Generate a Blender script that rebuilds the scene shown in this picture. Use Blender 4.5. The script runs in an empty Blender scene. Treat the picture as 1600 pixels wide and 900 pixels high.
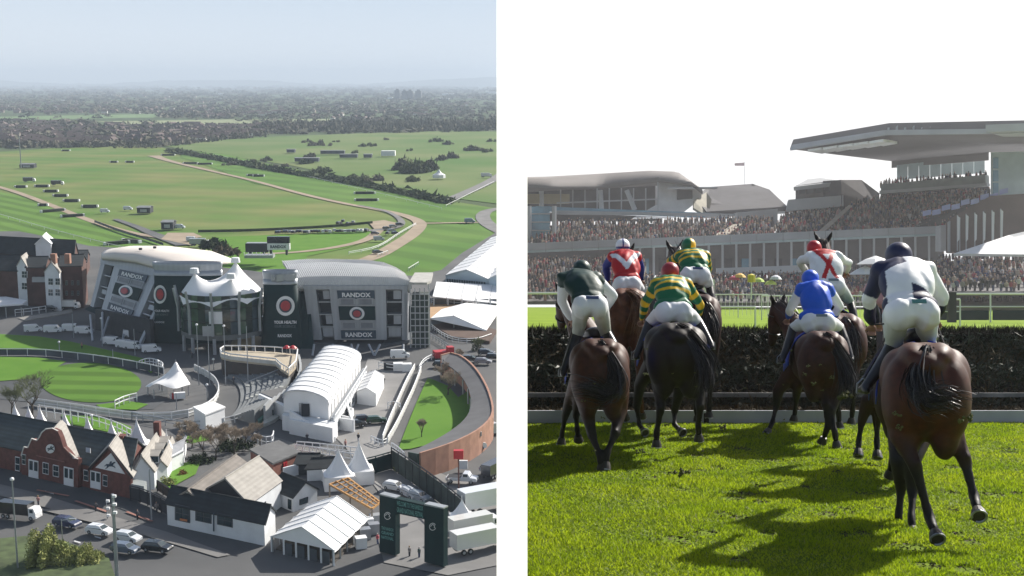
import bpy, bmesh, math, random
import numpy as np
from mathutils import Matrix, Vector, Euler, noise
from mathutils.geometry import tessellate_polygon
random.seed(7); np.random.seed(7)
R = math.radians
S = bpy.context.scene
COL = S.collection
# ------------------------------------------------------------------ camera, sky, sun, exposure
F = 2000.0            # focal length in pixels of the 1600 wide picture
CAMZ = 2.0
HZ = 460.0            # row of the level horizon
cam = bpy.data.objects.new('camera', bpy.data.cameras.new('camera')); COL.objects.link(cam)
cam.location = (0, 0, CAMZ); cam.rotation_euler = (R(90), 0, 0)
cam.data.sensor_width = 36; cam.data.lens = F / 1600 * 36
cam.data.shift_y = (HZ - 450) / 1600
cam.data.clip_start = 0.05; cam.data.clip_end = 3000
S.camera = cam
S.render.resolution_x = 1024; S.render.resolution_y = 576
SUN_AZ, SUN_EL = 48.0, 40.0        # to the right of straight ahead, above the level
w = bpy.data.worlds.new("World"); S.world = w; w.use_nodes = True
nt = w.node_tree; nt.nodes.clear()
def N(t, **kw):
    n = nt.nodes.new(t)
    for k, v in kw.items(): setattr(n, k, v)
    return n
sky = N('ShaderNodeTexSky'); sky.sky_type = 'NISHITA'; sky.sun_disc = False
sky.sun_elevation = R(SUN_EL); sky.sun_rotation = R(SUN_AZ); sky.dust_density = 2.5; sky.air_density = 1.0
tc = N('ShaderNodeTexCoord'); sep = N('ShaderNodeSeparateXYZ'); nt.links.new(tc.outputs['Generated'], sep.inputs[0])
skm = N('ShaderNodeVectorMath', operation='SCALE'); nt.links.new(sky.outputs[0], skm.inputs[0]); skm.inputs['Scale'].default_value = 0.07
# thin cloud: a veil over the left half of the sky, a bright bank low on the right
nz = N('ShaderNodeTexNoise'); nz.inputs['Scale'].default_value = 5; nz.inputs['Detail'].default_value = 5
mp = N('ShaderNodeMapping'); mp.inputs['Scale'].default_value = (1, 1, 5); nt.links.new(tc.outputs['Generated'], mp.inputs[0]); nt.links.new(mp.outputs[0], nz.inputs[0])
side = N('ShaderNodeMapRange', interpolation_type='SMOOTHSTEP'); side.inputs['From Min'].default_value = -0.012; side.inputs['From Max'].default_value = 0.012
nt.links.new(sep.outputs[0], side.inputs['Value'])
front = N('ShaderNodeMapRange', interpolation_type='SMOOTHSTEP'); front.inputs['From Min'].default_value = -0.1; front.inputs['From Max'].default_value = 0.7
nt.links.new(sep.outputs[1], front.inputs['Value'])
sf = N('ShaderNodeMath', operation='MULTIPLY'); nt.links.new(side.outputs[0], sf.inputs[0]); nt.links.new(front.outputs[0], sf.inputs[1])
low = N('ShaderNodeMapRange', interpolation_type='SMOOTHSTEP'); low.inputs['From Min'].default_value = 0.5; low.inputs['From Max'].default_value = 0.26
nt.links.new(sep.outputs[2], low.inputs['Value'])
sfl = N('ShaderNodeMath', operation='MULTIPLY'); nt.links.new(sf.outputs[0], sfl.inputs[0]); nt.links.new(low.outputs[0], sfl.inputs[1])
veil = N('ShaderNodeValToRGB'); e = veil.color_ramp.elements
e[0].position = 0.10; e[0].color = (0.62, 0.65, 0.68, 1); e[1].position = 0.26; e[1].color = (0.37, 0.47, 0.58, 1)
m_ = e.new(0.165); m_.color = (0.63, 0.66, 0.69, 1)
nt.links.new(sep.outputs[2], veil.inputs[0])
mixL = N('ShaderNodeMix', data_type='RGBA')
vf = N('ShaderNodeMapRange', interpolation_type='SMOOTHSTEP'); vf.inputs['From Min'].default_value = 0.25; vf.inputs['From Max'].default_value = 0.6
vf.inputs['To Min'].default_value = 0.85; vf.inputs['To Max'].default_value = 0.05; nt.links.new(sep.outputs[2], vf.inputs['Value']); bk_ = N('ShaderNodeMapRange', interpolation_type='SMOOTHSTEP'); bk_.inputs['From Min'].default_value = -0.7; bk_.inputs['From Max'].default_value = 0.8; bk_.inputs['To Min'].default_value = 0.5; nt.links.new(sep.outputs[1], bk_.inputs['Value'])
vb = N('ShaderNodeMath', operation='MULTIPLY'); nt.links.new(vf.outputs[0], vb.inputs[0]); nt.links.new(bk_.outputs[0], vb.inputs[1]); nt.links.new(vb.outputs[0], mixL.inputs['Factor'])
nt.links.new(skm.outputs[0], mixL.inputs['A']); nt.links.new(veil.outputs[0], mixL.inputs['B'])
bank = N('ShaderNodeValToRGB'); e = bank.color_ramp.elements
e[0].position = 0.3; e[0].color = (0.63, 0.635, 0.65, 1); e[1].position = 0.62; e[1].color = (0.73, 0.73, 0.72, 1)
nt.links.new(nz.outputs[0], bank.inputs[0])
mixR = N('ShaderNodeMix', data_type='RGBA'); nt.links.new(sfl.outputs[0], mixR.inputs['Factor'])
nt.links.new(mixL.outputs['Result'], mixR.inputs['A']); nt.links.new(bank.outputs[0], mixR.inputs['B'])
bg = N('ShaderNodeBackground'); out = N('ShaderNodeOutputWorld'); bg.inputs['Strength'].default_value = 1.0
nt.links.new(mixR.outputs['Result'], bg.inputs[0]); nt.links.new(bg.outputs[0], out.inputs[0])
sd = bpy.data.lights.new('sun', 'SUN'); sd.energy = 5.0; sd.angle = R(0.6); sd.color = (1, 0.95, 0.87)
sun = bpy.data.objects.new('sun', sd); COL.objects.link(sun)
sdir = Vector((math.sin(R(SUN_AZ)) * math.cos(R(SUN_EL)), math.cos(R(SUN_AZ)) * math.cos(R(SUN_EL)), math.sin(R(SUN_EL))))
sun.rotation_euler = sdir.to_track_quat('Z', 'Y').to_euler(); sun.location = (20, 20, 60)
S.view_settings.view_transform = 'Standard'; S.view_settings.look = 'None'; S.view_settings.exposure = 0.62; S.view_settings.gamma = 1
S.view_settings.use_curve_mapping = False

# ------------------------------------------------------------------ frames of the two places
LH = 74.0                                   # left place: the air camera is 74 m above it, built as a 1:37 landscape
LS = CAMZ / LH
LA = math.atan((HZ - 130) / F)
RX = Matrix.Rotation(LA, 4, 'X')
ML = Matrix.Translation((0, 0, CAMZ)) @ RX @ Matrix.Scale(LS, 4) @ Matrix.Translation((0, 0, -LH))
RXI = RX.to_3x3().inverted()
def G(px, py, h=0.0):
    "point of the left place at height h seen at pixel px, py"
    d = RXI @ Vector(((px - 800) / F, 1, (HZ - py) / F))
    t = (h - LH) / d.z
    return Vector((d.x * t, d.y * t, h))
RX3 = RX.to_3x3()
def PR(p):
    "left point -> pixel"
    q = RX3 @ (Vector(p) - Vector((0, 0, LH)))
    return 800 + F * q.x / q.y, HZ - F * q.z / q.y
def HT(g, py):
    "height above ground point g that shows at row py"
    lo, hi = 0.0, 73.0
    for _ in range(40):
        m = (lo + hi) / 2
        if PR((g[0], g[1], m))[1] > py: lo = m
        else: hi = m
    return lo
def P(px, py, D):
    "point of the right place at depth D seen at pixel px, py"
    return Vector(((px - 800) / F * D, D, CAMZ + (HZ - py) / F * D))

# ------------------------------------------------------------------ objects
def tag(o, label=None, cat=None, group=None, kind=None):
    if label: o['label'] = label
    if cat: o['category'] = cat
    if group: o['group'] = group
    if kind: o['kind'] = kind
    return o
ID4 = Matrix.Identity(4)
def empty(name, base=(0, 0, 0), left=True, rz=0, label=None, cat=None, group=None):
    o = bpy.data.objects.new(name, None); COL.objects.link(o); o.empty_display_size = 0.1
    L = Matrix.Translation(base) @ Matrix.Rotation(rz, 4, 'Z')
    o.matrix_world = (ML if left else ID4) @ L
    o['_b'] = [float(v) for r in L.inverted() for v in r]
    return tag(o, label, cat, group)
def linv(o):
    while o.parent: o = o.parent
    v = list(o.get('_b', [1,0,0,0,0,1,0,0,0,0,1,0,0,0,0,1]))
    return Matrix([v[i * 4:i * 4 + 4] for i in range(4)])
class MB:
    def __init__(s): s.v = []; s.f = []; s.m = []; s.mi = 0; s.c = None
    def add(s, vs, fs):
        k = len(s.v); s.v += [tuple(v) for v in vs]; s.f += [tuple(i + k for i in f) for f in fs]; s.m += [s.mi] * len(fs); return s
    def box(s, c, d, rz=0, ax=None):
        x, y, z = [q / 2 for q in d]; c = Vector(c)
        M = ax if ax is not None else Matrix.Rotation(rz, 3, 'Z')
        vs = [c + M @ Vector((a * x, b * y, e * z)) for e in (-1, 1) for b in (-1, 1) for a in (-1, 1)]
        return s.add(vs, [(0, 2, 3, 1), (4, 5, 7, 6), (0, 1, 5, 4), (2, 6, 7, 3), (0, 4, 6, 2), (1, 3, 7, 5)])
    def prism(s, poly, z0, z1):
        n = len(poly); a = sum(poly[i][0] * poly[(i + 1) % n][1] - poly[(i + 1) % n][0] * poly[i][1] for i in range(n))
        if a < 0: poly = poly[::-1]
        zf = (lambda p, z: z(p) if callable(z) else z)
        vs = [(p[0], p[1], zf(p, z0)) for p in poly] + [(p[0], p[1], zf(p, z1)) for p in poly]
        tr = tessellate_polygon([[Vector((p[0], p[1], 0)) for p in poly]])
        fs = []
        for t in tr:
            A, B, C2 = [Vector(poly[i][:2]) for i in t]
            if (B - A).cross(C2 - A) < 0: t = (t[0], t[2], t[1])
            fs.append(tuple(i + n for i in t)); fs.append((t[0], t[2], t[1]))
        fs += [(i, (i + 1) % n, n + (i + 1) % n, n + i) for i in range(n)]
        return s.add(vs, fs)
    def sheet(s, poly, z):
        tr = tessellate_polygon([[Vector((p[0], p[1], 0)) for p in poly]]); fs = []
        for t in tr:
            A, B, C2 = [Vector(poly[i][:2]) for i in t]
            fs.append(t if (B - A).cross(C2 - A) > 0 else (t[0], t[2], t[1]))
        return s.add([(p[0], p[1], z) for p in poly], fs)
    def quad(s, a, b, c, d): return s.add([a, b, c, d], [(0, 1, 2, 3)])
    def slab(s, pts, th, nrm=None):
        "polygon (planar) given thickness th along -normal"
        pts = [Vector(p) for p in pts]
        n = nrm or (pts[1] - pts[0]).cross(pts[2] - pts[0]).normalized()
        k = len(pts); vs = pts + [p - n * th for p in pts]
        fs = [tuple(range(k)), tuple(reversed(range(k, 2 * k)))] + [(i, i + k, (i + 1) % k + k, (i + 1) % k) for i in range(k)]
        return s.add(vs, fs)
    def tube(s, pts, r, n=6, cap=True):
        pts = [Vector(p) for p in pts]; k = len(pts)
        rs = r if isinstance(r, (list, tuple)) else [r] * k
        vs = []; prev = None
        for i, p in enumerate(pts):
            d = (pts[min(i + 1, k - 1)] - pts[max(i - 1, 0)]).normalized()
            if prev is None: u = d.orthogonal().normalized()
            else:
                u = (prev - d * prev.dot(d))
                u = u.normalized() if u.length > 1e-6 else d.orthogonal().normalized()
            prev = u; v = d.cross(u)
            for j in range(n):
                a = 2 * math.pi * j / n
                vs.append(p + (u * math.cos(a) + v * math.sin(a)) * rs[i])
        fs = [(i * n + j, i * n + (j + 1) % n, (i + 1) * n + (j + 1) % n, (i + 1) * n + j) for i in range(k - 1) for j in range(n)]
        if cap: fs += [tuple(reversed(range(n))), tuple(range((k - 1) * n, k * n))]
        return s.add(vs, fs)
    def post(s, b, h, r=0.1, n=6): b = Vector(b); return s.tube([b, b + Vector((0, 0, h))], r, n)
    def lathe(s, c, prof, n=16, sq=None, rz=0):
        c = Vector(c); vs = []; k = len(prof)
        for (r, z) in prof:
            for j in range(n):
                a = 2 * math.pi * j / n + rz; q = 1
                if sq:
                    aa = a - rz; q = 1 / (abs(math.cos(aa)) ** sq + abs(math.sin(aa)) ** sq) ** (1 / sq)
                vs.append(c + Vector((math.cos(a) * r * q, math.sin(a) * r * q, z)))
        fs = [(i * n + j, i * n + (j + 1) % n, (i + 1) * n + (j + 1) % n, (i + 1) * n + j) for i in range(k - 1) for j in range(n)]
        fs += [tuple(reversed(range(n))), tuple(range((k - 1) * n, k * n))]
        return s.add(vs, fs)
    def grid(s, fn, nu, nv):
        vs = [fn(i / nu, j / nv) for j in range(nv + 1) for i in range(nu + 1)]
        fs = [(j * (nu + 1) + i, j * (nu + 1) + i + 1, (j + 1) * (nu + 1) + i + 1, (j + 1) * (nu + 1) + i) for j in range(nv) for i in range(nu)]
        return s.add(vs, fs)
    def build(s, name, mats, parent=None, left=True, base=(0, 0, 0), smooth=False, label=None, cat=None, group=None, kind=None, color=None):
        if not isinstance(mats, (list, tuple)): mats = [mats]
        me = bpy.data.meshes.new(name)
        if parent is not None: T = linv(parent)
        else: T = Matrix.Translation(base).inverted()
        ident = T == ID4
        me.from_pydata(s.v if ident else [T @ Vector(v) for v in s.v], [], s.f)
        for m in mats: me.materials.append(m)
        if len(mats) > 1: me.polygons.foreach_set('material_index', s.m)
        if smooth: me.polygons.foreach_set('use_smooth', [True] * len(me.polygons))
        me.update()
        o = bpy.data.objects.new(name, me); COL.objects.link(o)
        if parent is not None: o.parent = parent
        else: o.matrix_world = (ML if left else ID4) @ Matrix.Translation(base)
        if color: o.color = (*color, 1)
        return tag(o, label, cat, group, kind)
KIDS = {}
def kids(o): return [c for c in o.children]
def copy_tree(o, parent=None):
    c = o.copy(); COL.objects.link(c)
    if parent is not None: c.parent = parent
    for ch in list(o.children): copy_tree(ch, c)
    return c
def place(o, loc, rz=0, left=True, sc=1.0):
    o.matrix_world = (ML if left else ID4) @ Matrix.Translation(loc) @ Matrix.Rotation(rz, 4, 'Z') @ Matrix.Scale(sc, 4)
def paint(o, rgb, names=None):
    if names is None or o.name.split('.')[0] in names: o.color = (*rgb, 1)
    for c in o.children: paint(c, rgb, names)
# ------------------------------------------------------------------ materials
MATS = {}
def mat(name, col=(0.5, 0.5, 0.5), rough=0.8, var=0.15, sc=0.5, bump=0.0, bsc=None, metal=0, objcol=False, emit=None, spec=0.5, col2=None, trans=0, coat=0, detail=4, vcol=False, stripes=None, sheen=0, sss=0):
    if name in MATS: return MATS[name]
    m = bpy.data.materials.new(name); m.use_nodes = True; t = m.node_tree; b = t.nodes['Principled BSDF']
    b.inputs['Roughness'].default_value = rough; b.inputs['Metallic'].default_value = metal
    b.inputs['Specular IOR Level'].default_value = spec
    if coat: b.inputs['Coat Weight'].default_value = coat
    if sheen: b.inputs['Sheen Weight'].default_value = sheen
    co = t.nodes.new('ShaderNodeTexCoord')
    no = t.nodes.new('ShaderNodeTexNoise'); no.inputs['Scale'].default_value = sc; no.inputs['Detail'].default_value = detail
    t.links.new(co.outputs['Object'], no.inputs['Vector'])
    mr = t.nodes.new('ShaderNodeMapRange'); mr.inputs['From Min'].default_value = 0.3; mr.inputs['From Max'].default_value = 0.7
    t.links.new(no.outputs['Fac'], mr.inputs['Value'])
    mx = t.nodes.new('ShaderNodeMix'); mx.data_type = 'RGBA'; t.links.new(mr.outputs[0], mx.inputs['Factor'])
    if objcol or vcol:
        if objcol: oi = t.nodes.new('ShaderNodeObjectInfo'); src = oi.outputs['Color']
        else: oi = t.nodes.new('ShaderNodeAttribute'); oi.attribute_name = 'col'; src = oi.outputs['Color']
        v1 = t.nodes.new('ShaderNodeVectorMath'); v1.operation = 'SCALE'; v1.inputs['Scale'].default_value = 1 - var; t.links.new(src, v1.inputs[0])
        t.links.new(v1.outputs[0], mx.inputs['A']); t.links.new(src, mx.inputs['B'])
    else:
        c2 = col2 or tuple(min(1, c * (1 + var)) for c in col); c1 = col if col2 else tuple(c * (1 - var) for c in col)
        mx.inputs['A'].default_value = (*c1, 1); mx.inputs['B'].default_value = (*c2, 1)
    res = mx.outputs['Result']
    if stripes:      # (dir, period, amount, sharp)
        dr, per, am = stripes
        d = t.nodes.new('ShaderNodeVectorMath'); d.operation = 'DOT_PRODUCT'; d.inputs[1].default_value = dr; t.links.new(co.outputs['Object'], d.inputs[0])
        q = t.nodes.new('ShaderNodeMath'); q.operation = 'MULTIPLY'; q.inputs[1].default_value = 2 * math.pi / per; t.links.new(d.outputs['Value'], q.inputs[0])
        n2 = t.nodes.new('ShaderNodeMath'); n2.operation = 'MULTIPLY_ADD'; n2.inputs[1].default_value = 1.2; t.links.new(no.outputs['Fac'], n2.inputs[0]); t.links.new(q.outputs[0], n2.inputs[2])
        sn = t.nodes.new('ShaderNodeMath'); sn.operation = 'SINE'; t.links.new(n2.outputs[0], sn.inputs[0])
        m2 = t.nodes.new('ShaderNodeMapRange'); m2.inputs['From Min'].default_value = -0.5; m2.inputs['From Max'].default_value = 0.5
        m2.inputs['To Min'].default_value = 1 - am; m2.inputs['To Max'].default_value = 1; t.links.new(sn.outputs[0], m2.inputs['Value'])
        v2 = t.nodes.new('ShaderNodeVectorMath'); v2.operation = 'SCALE'; t.links.new(res, v2.inputs[0]); t.links.new(m2.outputs[0], v2.inputs['Scale']); res = v2.outputs[0]
    t.links.new(res, b.inputs['Base Color'])
    if trans: b.inputs['Transmission Weight'].default_value = trans
    if sss: b.inputs['Subsurface Weight'].default_value = sss; b.inputs['Subsurface Radius'].default_value = (.1, .1, .1)
    if emit: b.inputs['Emission Color'].default_value = (*emit, 1); b.inputs['Emission Strength'].default_value = 1
    if bump:
        nb = t.nodes.new('ShaderNodeTexNoise'); nb.inputs['Scale'].default_value = bsc or sc * 8; nb.inputs['Detail'].default_value = 4
        t.links.new(co.outputs['Object'], nb.inputs['Vector'])
        bp = t.nodes.new('ShaderNodeBump'); bp.inputs['Strength'].default_value = bump; t.links.new(nb.outputs['Fac'], bp.inputs['Height']); t.links.new(bp.outputs[0], b.inputs['Normal'])
    MATS[name] = m; return m
white = mat('white_paint', (0.72, 0.73, 0.74), 0.6, 0.06, 0.3)
tentm = mat('tent_fabric', (0.80, 0.80, 0.80), 0.55, 0.05, 0.25, bump=0.15, bsc=0.8)
navy = mat('navy_panel', (0.02, 0.045, 0.075), 0.5, 0.1)
dgreen = mat('dark_green_panel', (0.006, 0.026, 0.028), 0.7, 0.15, spec=.2)
steel = mat('grey_steel', (0.35, 0.37, 0.39), 0.45, 0.1, metal=0.3)
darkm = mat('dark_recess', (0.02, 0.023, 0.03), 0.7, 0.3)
glass = mat('dark_glass', (0.03, 0.05, 0.06), 0.08, 0.3, 0.6)
carpaint = mat('car_paint', objcol=True, rough=0.25, var=0.05, coat=0.6)
tyre = mat('tyre_rubber', (0.02, 0.02, 0.02), 0.85)
lampm = mat('headlight_glass', (0.8, 0.8, 0.8), 0.1)
redm = mat('red_paint', (0.45, 0.02, 0.03), 0.5)
brick = mat('red_brick', (0.13, 0.045, 0.035), 0.85, 0.3, 1.2, bump=0.3, bsc=9)
brick2 = mat('orange_brick', (0.34, 0.18, 0.125), 0.85, 0.15, 0.6, bump=0.2, bsc=6)
slate = mat('dark_slate', (0.016, 0.022, 0.026), 0.8, 0.35, 0.6, bump=0.3, bsc=4, stripes=((0, 0, 1), 0.5, 0.25))
slate2 = mat('grey_slate', (0.34, 0.32, 0.29), 0.9, 0.12, 0.7, bump=0.3, bsc=4, stripes=((0, 0, 1), 0.4, 0.1))
asph = mat('asphalt', (0.055, 0.057, 0.06), 0.9, 0.3, 0.045, bump=0.1, bsc=3, detail=10, col2=(.115,.115,.115))
pave = mat('paving', (0.16, 0.155, 0.15), 0.9, 0.2, 0.15)
tan = mat('dirt_track', (0.30, 0.235, 0.165), 0.95, 0.15, 0.1)
foil = mat('dark_foliage', (0.03, 0.045, 0.018), 0.8, 0.5, 0.2, spec=0.2)
foil2 = mat('spring_foliage', (0.16, 0.19, 0.05), 0.8, 0.3, 0.5, spec=0.2, col2=(.33,.34,.12))
bark = mat('bark', (0.07, 0.055, 0.04), 0.95, 0.3, 2)
twig = mat('bare_twigs', (0.25, 0.20, 0.15), 0.95, 0.3, 1)
TXT = {}
def text_geo(s, bold=0.0):
    k = (s, bold)
    if k not in TXT:
        cu = bpy.data.curves.new('text', 'FONT'); cu.body = s; cu.align_x = 'CENTER'; cu.align_y = 'CENTER'; cu.offset = bold; cu.resolution_u = 2; cu.fill_mode = 'FRONT'
        ob = bpy.data.objects.new('text', cu); COL.objects.link(ob)
        dg = bpy.context.evaluated_depsgraph_get(); me = bpy.data.meshes.new_from_object(ob.evaluated_get(dg))
        vs = [v.co.copy() for v in me.vertices]; fs = [tuple(p.vertices) for p in me.polygons]
        bpy.data.objects.remove(ob); bpy.data.curves.remove(cu); bpy.data.meshes.remove(me)
        xs = [v.x for v in vs]; ys = [v.y for v in vs]
        TXT[k] = (vs, fs, min(xs), max(xs), min(ys), max(ys))
    return TXT[k]
def text_on(mb, s, fn, u0, u1, v0, v1, bold=0.02):
    "fn(u,v)->point ; text stretched into the u/v box"
    vs, fs, a, b, c, d = text_geo(s, bold)
    mb.add([fn(u0 + (v.x - a) / (b - a) * (u1 - u0), v0 + (v.y - c) / (d - c) * (v1 - v0)) for v in vs], fs)
# ================================================================== LEFT PLACE: the racecourse from the air
def DY(row): return G(400, row).y
def QR(px, py, row):
    "left point at the depth of ground row 'row' seen at pixel px, py"
    d = RXI @ Vector(((px - 800) / F, 1, (HZ - py) / F)); t = DY(row) / d.y
    return Vector((d.x * t, d.y * t, LH + d.z * t))
def gp(pts): return [G(x, y) for x, y in pts]
def resamp(pts, n):
    pts = [Vector(p) for p in pts]; L = [0]
    for a, b in zip(pts, pts[1:]): L.append(L[-1] + (b - a).length)
    out = []
    for i in range(n + 1):
        t = L[-1] * i / n; k = 0
        while k < len(pts) - 2 and L[k + 1] < t: k += 1
        out.append(pts[k].lerp(pts[k + 1], (t - L[k]) / max(1e-9, L[k + 1] - L[k])))
    return out
def smoothp(pts, it=2):
    pts = [Vector(p) for p in pts]
    for _ in range(it):
        q = [pts[0]]
        for a, b in zip(pts, pts[1:]): q += [a.lerp(b, .25), a.lerp(b, .75)]
        pts = q + [pts[-1]]
    return pts
def loft(mb, curves, n=12, th=None):
    cs = [resamp(c, n) for c in curves]; k = len(cs)
    vs = [p for c in cs for p in c]; W = n + 1
    fs = [(j * W + i, j * W + i + 1, (j + 1) * W + i + 1, (j + 1) * W + i) for j in range(k - 1) for i in range(n)]
    if th is not None:
        th = Vector(th); m = len(vs); vs += [v + th for v in vs]
        fs += [tuple(m + i for i in reversed(f)) for f in fs[:]]
        ring = list(range(W)) + [j * W + n for j in range(1, k)] + [(k - 1) * W + i for i in reversed(range(n))] + [j * W for j in reversed(range(1, k - 1))]
        for a, b in zip(ring, ring[1:] + ring[:1]): fs.append((a, a + m, b + m, b))
    mb.add(vs, fs); return mb
ZF = lambda z: z*.2 if z < 4.4 else z
def ribbon(name, pts, w, m, z, kind='structure', sm=2, **kw):
    "flat band through picture points; w = width in metres (one value or per point)"
    z = ZF(z)
    pts = smoothp([Vector((*G(x, y)[:2], 0)) for x, y in pts], sm); n = len(pts)
    ws = w if isinstance(w, (list, tuple)) else [w] * 2
    vs = []
    for i, p in enumerate(pts):
        d = (pts[min(i + 1, n - 1)] - pts[max(i - 1, 0)]).normalized(); s = Vector((-d.y, d.x, 0))
        t = i / (n - 1) * (len(ws) - 1); k = min(int(t), len(ws) - 2); ww = ws[k] + (ws[k + 1] - ws[k]) * (t - k)
        vs += [(p + s * ww / 2)[:2] + (z,), (p - s * ww / 2)[:2] + (z,)]
    b = MB(); b.add(vs, [(2 * i + 1, 2 * i + 3, 2 * i + 2, 2 * i) for i in range(n - 1)])
    return b.build(name, m, kind=kind, base=(0, 0, 0), **kw)
def patch(name, px, m, z, **kw):
    return MB().sheet(gp(px), ZF(z)).build(name, m, kind='structure', **kw)
grassF = mat('far_fields', (0.060, 0.085, 0.040), 0.95, 0.3, 0.003, col2=(0.085, 0.12, 0.05), spec=0.1)
infm = mat('infield_grass', (0.08, 0.18, 0.03), 0.95, 0.3, 0.013, col2=(0.20, 0.21, 0.075), spec=0.1, detail=9, stripes=((.35,.94,0), 38, .10))
infm2 = mat('rough_grass', (0.08, 0.16, 0.035), 0.95, 0.3, 0.007, col2=(0.17, 0.20, 0.08), spec=0.1, detail=9)
dL = (G(24, 345) - G(200, 385)).normalized(); nL = (-dL.y, dL.x, 0)
trk = mat('track_grass', (0.095, 0.19, 0.03), 0.9, 0.2, 0.02, col2=(0.13, 0.23, 0.045), spec=0.1, stripes=(nL, 13, 0.28))
trk2 = mat('bend_grass', (0.085, 0.18, 0.03), 0.9, 0.2, 0.015, col2=(0.13, 0.225, 0.045), spec=0.1, stripes=((.75,.66,0), 26, .18))
ringm = mat('ring_lawn', (0.085, 0.18, 0.025), 0.9, 0.2, 0.1, col2=(0.105, 0.205, 0.03), spec=0.1, stripes=((0.08, 1, 0), 9.0, 0.3))
lawnm = mat('lawn', (0.085, 0.19, 0.022), 0.9, 0.2, 0.15, col2=(0.11, 0.22, 0.03), spec=0.1, bump=0.2, bsc=2)
b = MB(); b.add([(-14000, 40, 0), (0, 40, 0), (0, 26000, 0), (-14000, 26000, 0)], [(0, 1, 2, 3)]); b.build('ground', grassF, kind='structure')
# far fields and hills
fm = [mat('pale_field', (0.22, 0.25, 0.12), 0.95, 0.1, 0.01), mat('green_field', (0.11, 0.19, 0.06), 0.95, 0.15, 0.01), mat('ploughed_field', (0.2, 0.17, 0.11), 0.95, 0.1, 0.01)]
for q, k in [([(150,190),(420,186),(520,190),(520,196),(300,196),(200,194)],0), ([(-20,183),(250,178),(240,184),(120,186),(-20,190)],1), ([(380,187),(520,186),(500,193),(400,194)],0), ([(-20,155),(60,158),(0,163)],1), ([(600,176),(700,174),(720,178),(620,180)],1)]:
    patch('field', q, fm[k], 1.5)
hm = mat('hill', (0.05, 0.07, 0.05), 1, 0.2, 0.001)
b = MB(); P1 = []; P2 = []
for i in range(61):
    x = -14000 + 14000 * i / 60
    h = 60 + 190 * max(0, noise.noise(Vector((x * 0.0004, 1.3, 0))) + 0.25) + 25 * noise.noise(Vector((x * .003, 5, 0)))
    P1.append((x, 23000, -1)); P2.append((x, 24200, h))
loft(b, [P1, P2, [(p[0], 26000, -1) for p in P2]], 60); b.build('hills', hm, kind='structure')
# racecourse turf
patch('infield', [(-60,240),(24,236),(120,229),(235,226),(262,233),(330,243),(450,262),(560,285),(690,312),(800,330),(800,452),(690,452),(560,452),(400,452),(230,440),(-60,400)], infm, 1.0)
patch('rough_infield', [(240,226),(420,214),(560,209),(690,205),(800,206),(800,322),(690,308),(560,281),(450,258),(330,240)], infm2, 1.6)
patch('home_straight', [(-60,288),(24,306),(120,338),(228,372),(262,386),(300,396),(330,420),(200,420),(140,402),(60,380),(-60,352)], trk, 2.2)
patch('far_track', [(285,236),(350,241),(420,257),(500,276),(590,295),(690,320),(770,326),(800,330),(800,352),(720,350),(660,347),(618,338),(560,322),(470,302),(400,288),(330,262),(282,246)], trk2, 2.2)
patch('bend_turf', [(540,455),(575,412),(640,372),(662,352),(735,351),(772,350),(800,352),(800,372),(770,368),(740,396),(705,425),(690,455)], trk2, 2.3)
patch('inner_turf', [(330,372),(440,368),(560,362),(585,363),(580,376),(545,388),(480,402),(470,455),(330,455),(335,400)], lawnm, 2.3)
ribbon('dirt_track', [(-30,286),(24,300),(90,326),(150,350),(205,366),(260,374)], 5, tan, 3.0)
ribbon('dirt_track', [(240,244),(262,252),(330,268),(400,284),(470,304),(540,320),(600,330),(640,340),(660,350),(648,366),(620,384),(590,402),(560,412)], [14,7,5,5,5,6,7,8,8,7], tan, 3.2)
ribbon('dirt_track', [(410,399),(470,396),(530,388),(575,377),(592,362),(596,352)], [4,5,6], tan, 3.4)
ribbon('gravel_path', [(560,322),(600,330),(622,340),(630,351),(618,358),(585,362),(560,362)], [2,3,5,8], pave, 3.6)
ribbon('gravel_path', [(650,351),(700,350),(760,349)], 4, tan, 3.4)
ribbon('service_road', [(180,344),(215,356),(240,368),(290,385)], [3,5,9], asph, 3.7)
ribbon('service_road', [(800,262),(770,283),(740,297),(712,309),(688,318)], [10,9,8], pave, 3.3)
ribbon('service_road', [(800,325),(765,329),(752,338),(760,352),(800,372)], [6,8,9], pave, 3.7)
patch('dirt_patch', [(262,366),(302,366),(316,372),(292,378),(300,386),(252,376)], tan, 4.0)
patch('dirt_patch', [(575,349),(600,346),(622,351),(616,358),(585,360)], tan, 4.0)
# yards, roads
patch('yard', [(-60,376),(30,376),(70,384),(140,400),(300,412),(350,436),(430,446),(560,446),(650,450),(690,440),(722,412),(800,362),(799.5,960),(-60,960)], asph, 4.5)
ZY = 4.5
def GY(px, py): return G(px, py, ZY)
def patchy(name, px, m, dz, **kw): return MB().sheet([GY(x, y) for x, y in px], ZY + dz).build(name, m, kind='structure', **kw)
patchy('lawn', [(-40,520),(60,526),(110,534),(180,550),(230,562),(222,568),(150,556),(90,549),(-40,545)], lawnm, 0.1)
pathm = mat('horse_walk', (0.06, 0.065, 0.07), 0.9, 0.2, 0.1)
patchy('horse_walk', [(-40,556),(100,558),(190,568),(245,580),(262,595),(262,625),(240,640),(190,642),(80,632),(-40,620)], pathm, 0.1)
def ell(cx, cy, rx, ry, n=40, rot=0): return [(cx + rx * math.cos(2*math.pi*i/n) , cy + ry * math.sin(2*math.pi*i/n) + rot * rx * math.cos(2*math.pi*i/n)) for i in range(n)]
patchy('ring_lawn', ell(142, 599, 79, 31, rot=.03), ringm, 0.2)
patchy('lawn', [(-40,558),(60,560),(104,566),(84,578),(60,592),(-40,600)], lawnm, 0.25)
patchy('lawn', [(150,634),(200,628),(232,633),(214,642),(160,640)], lawnm, 0.25)
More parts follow.
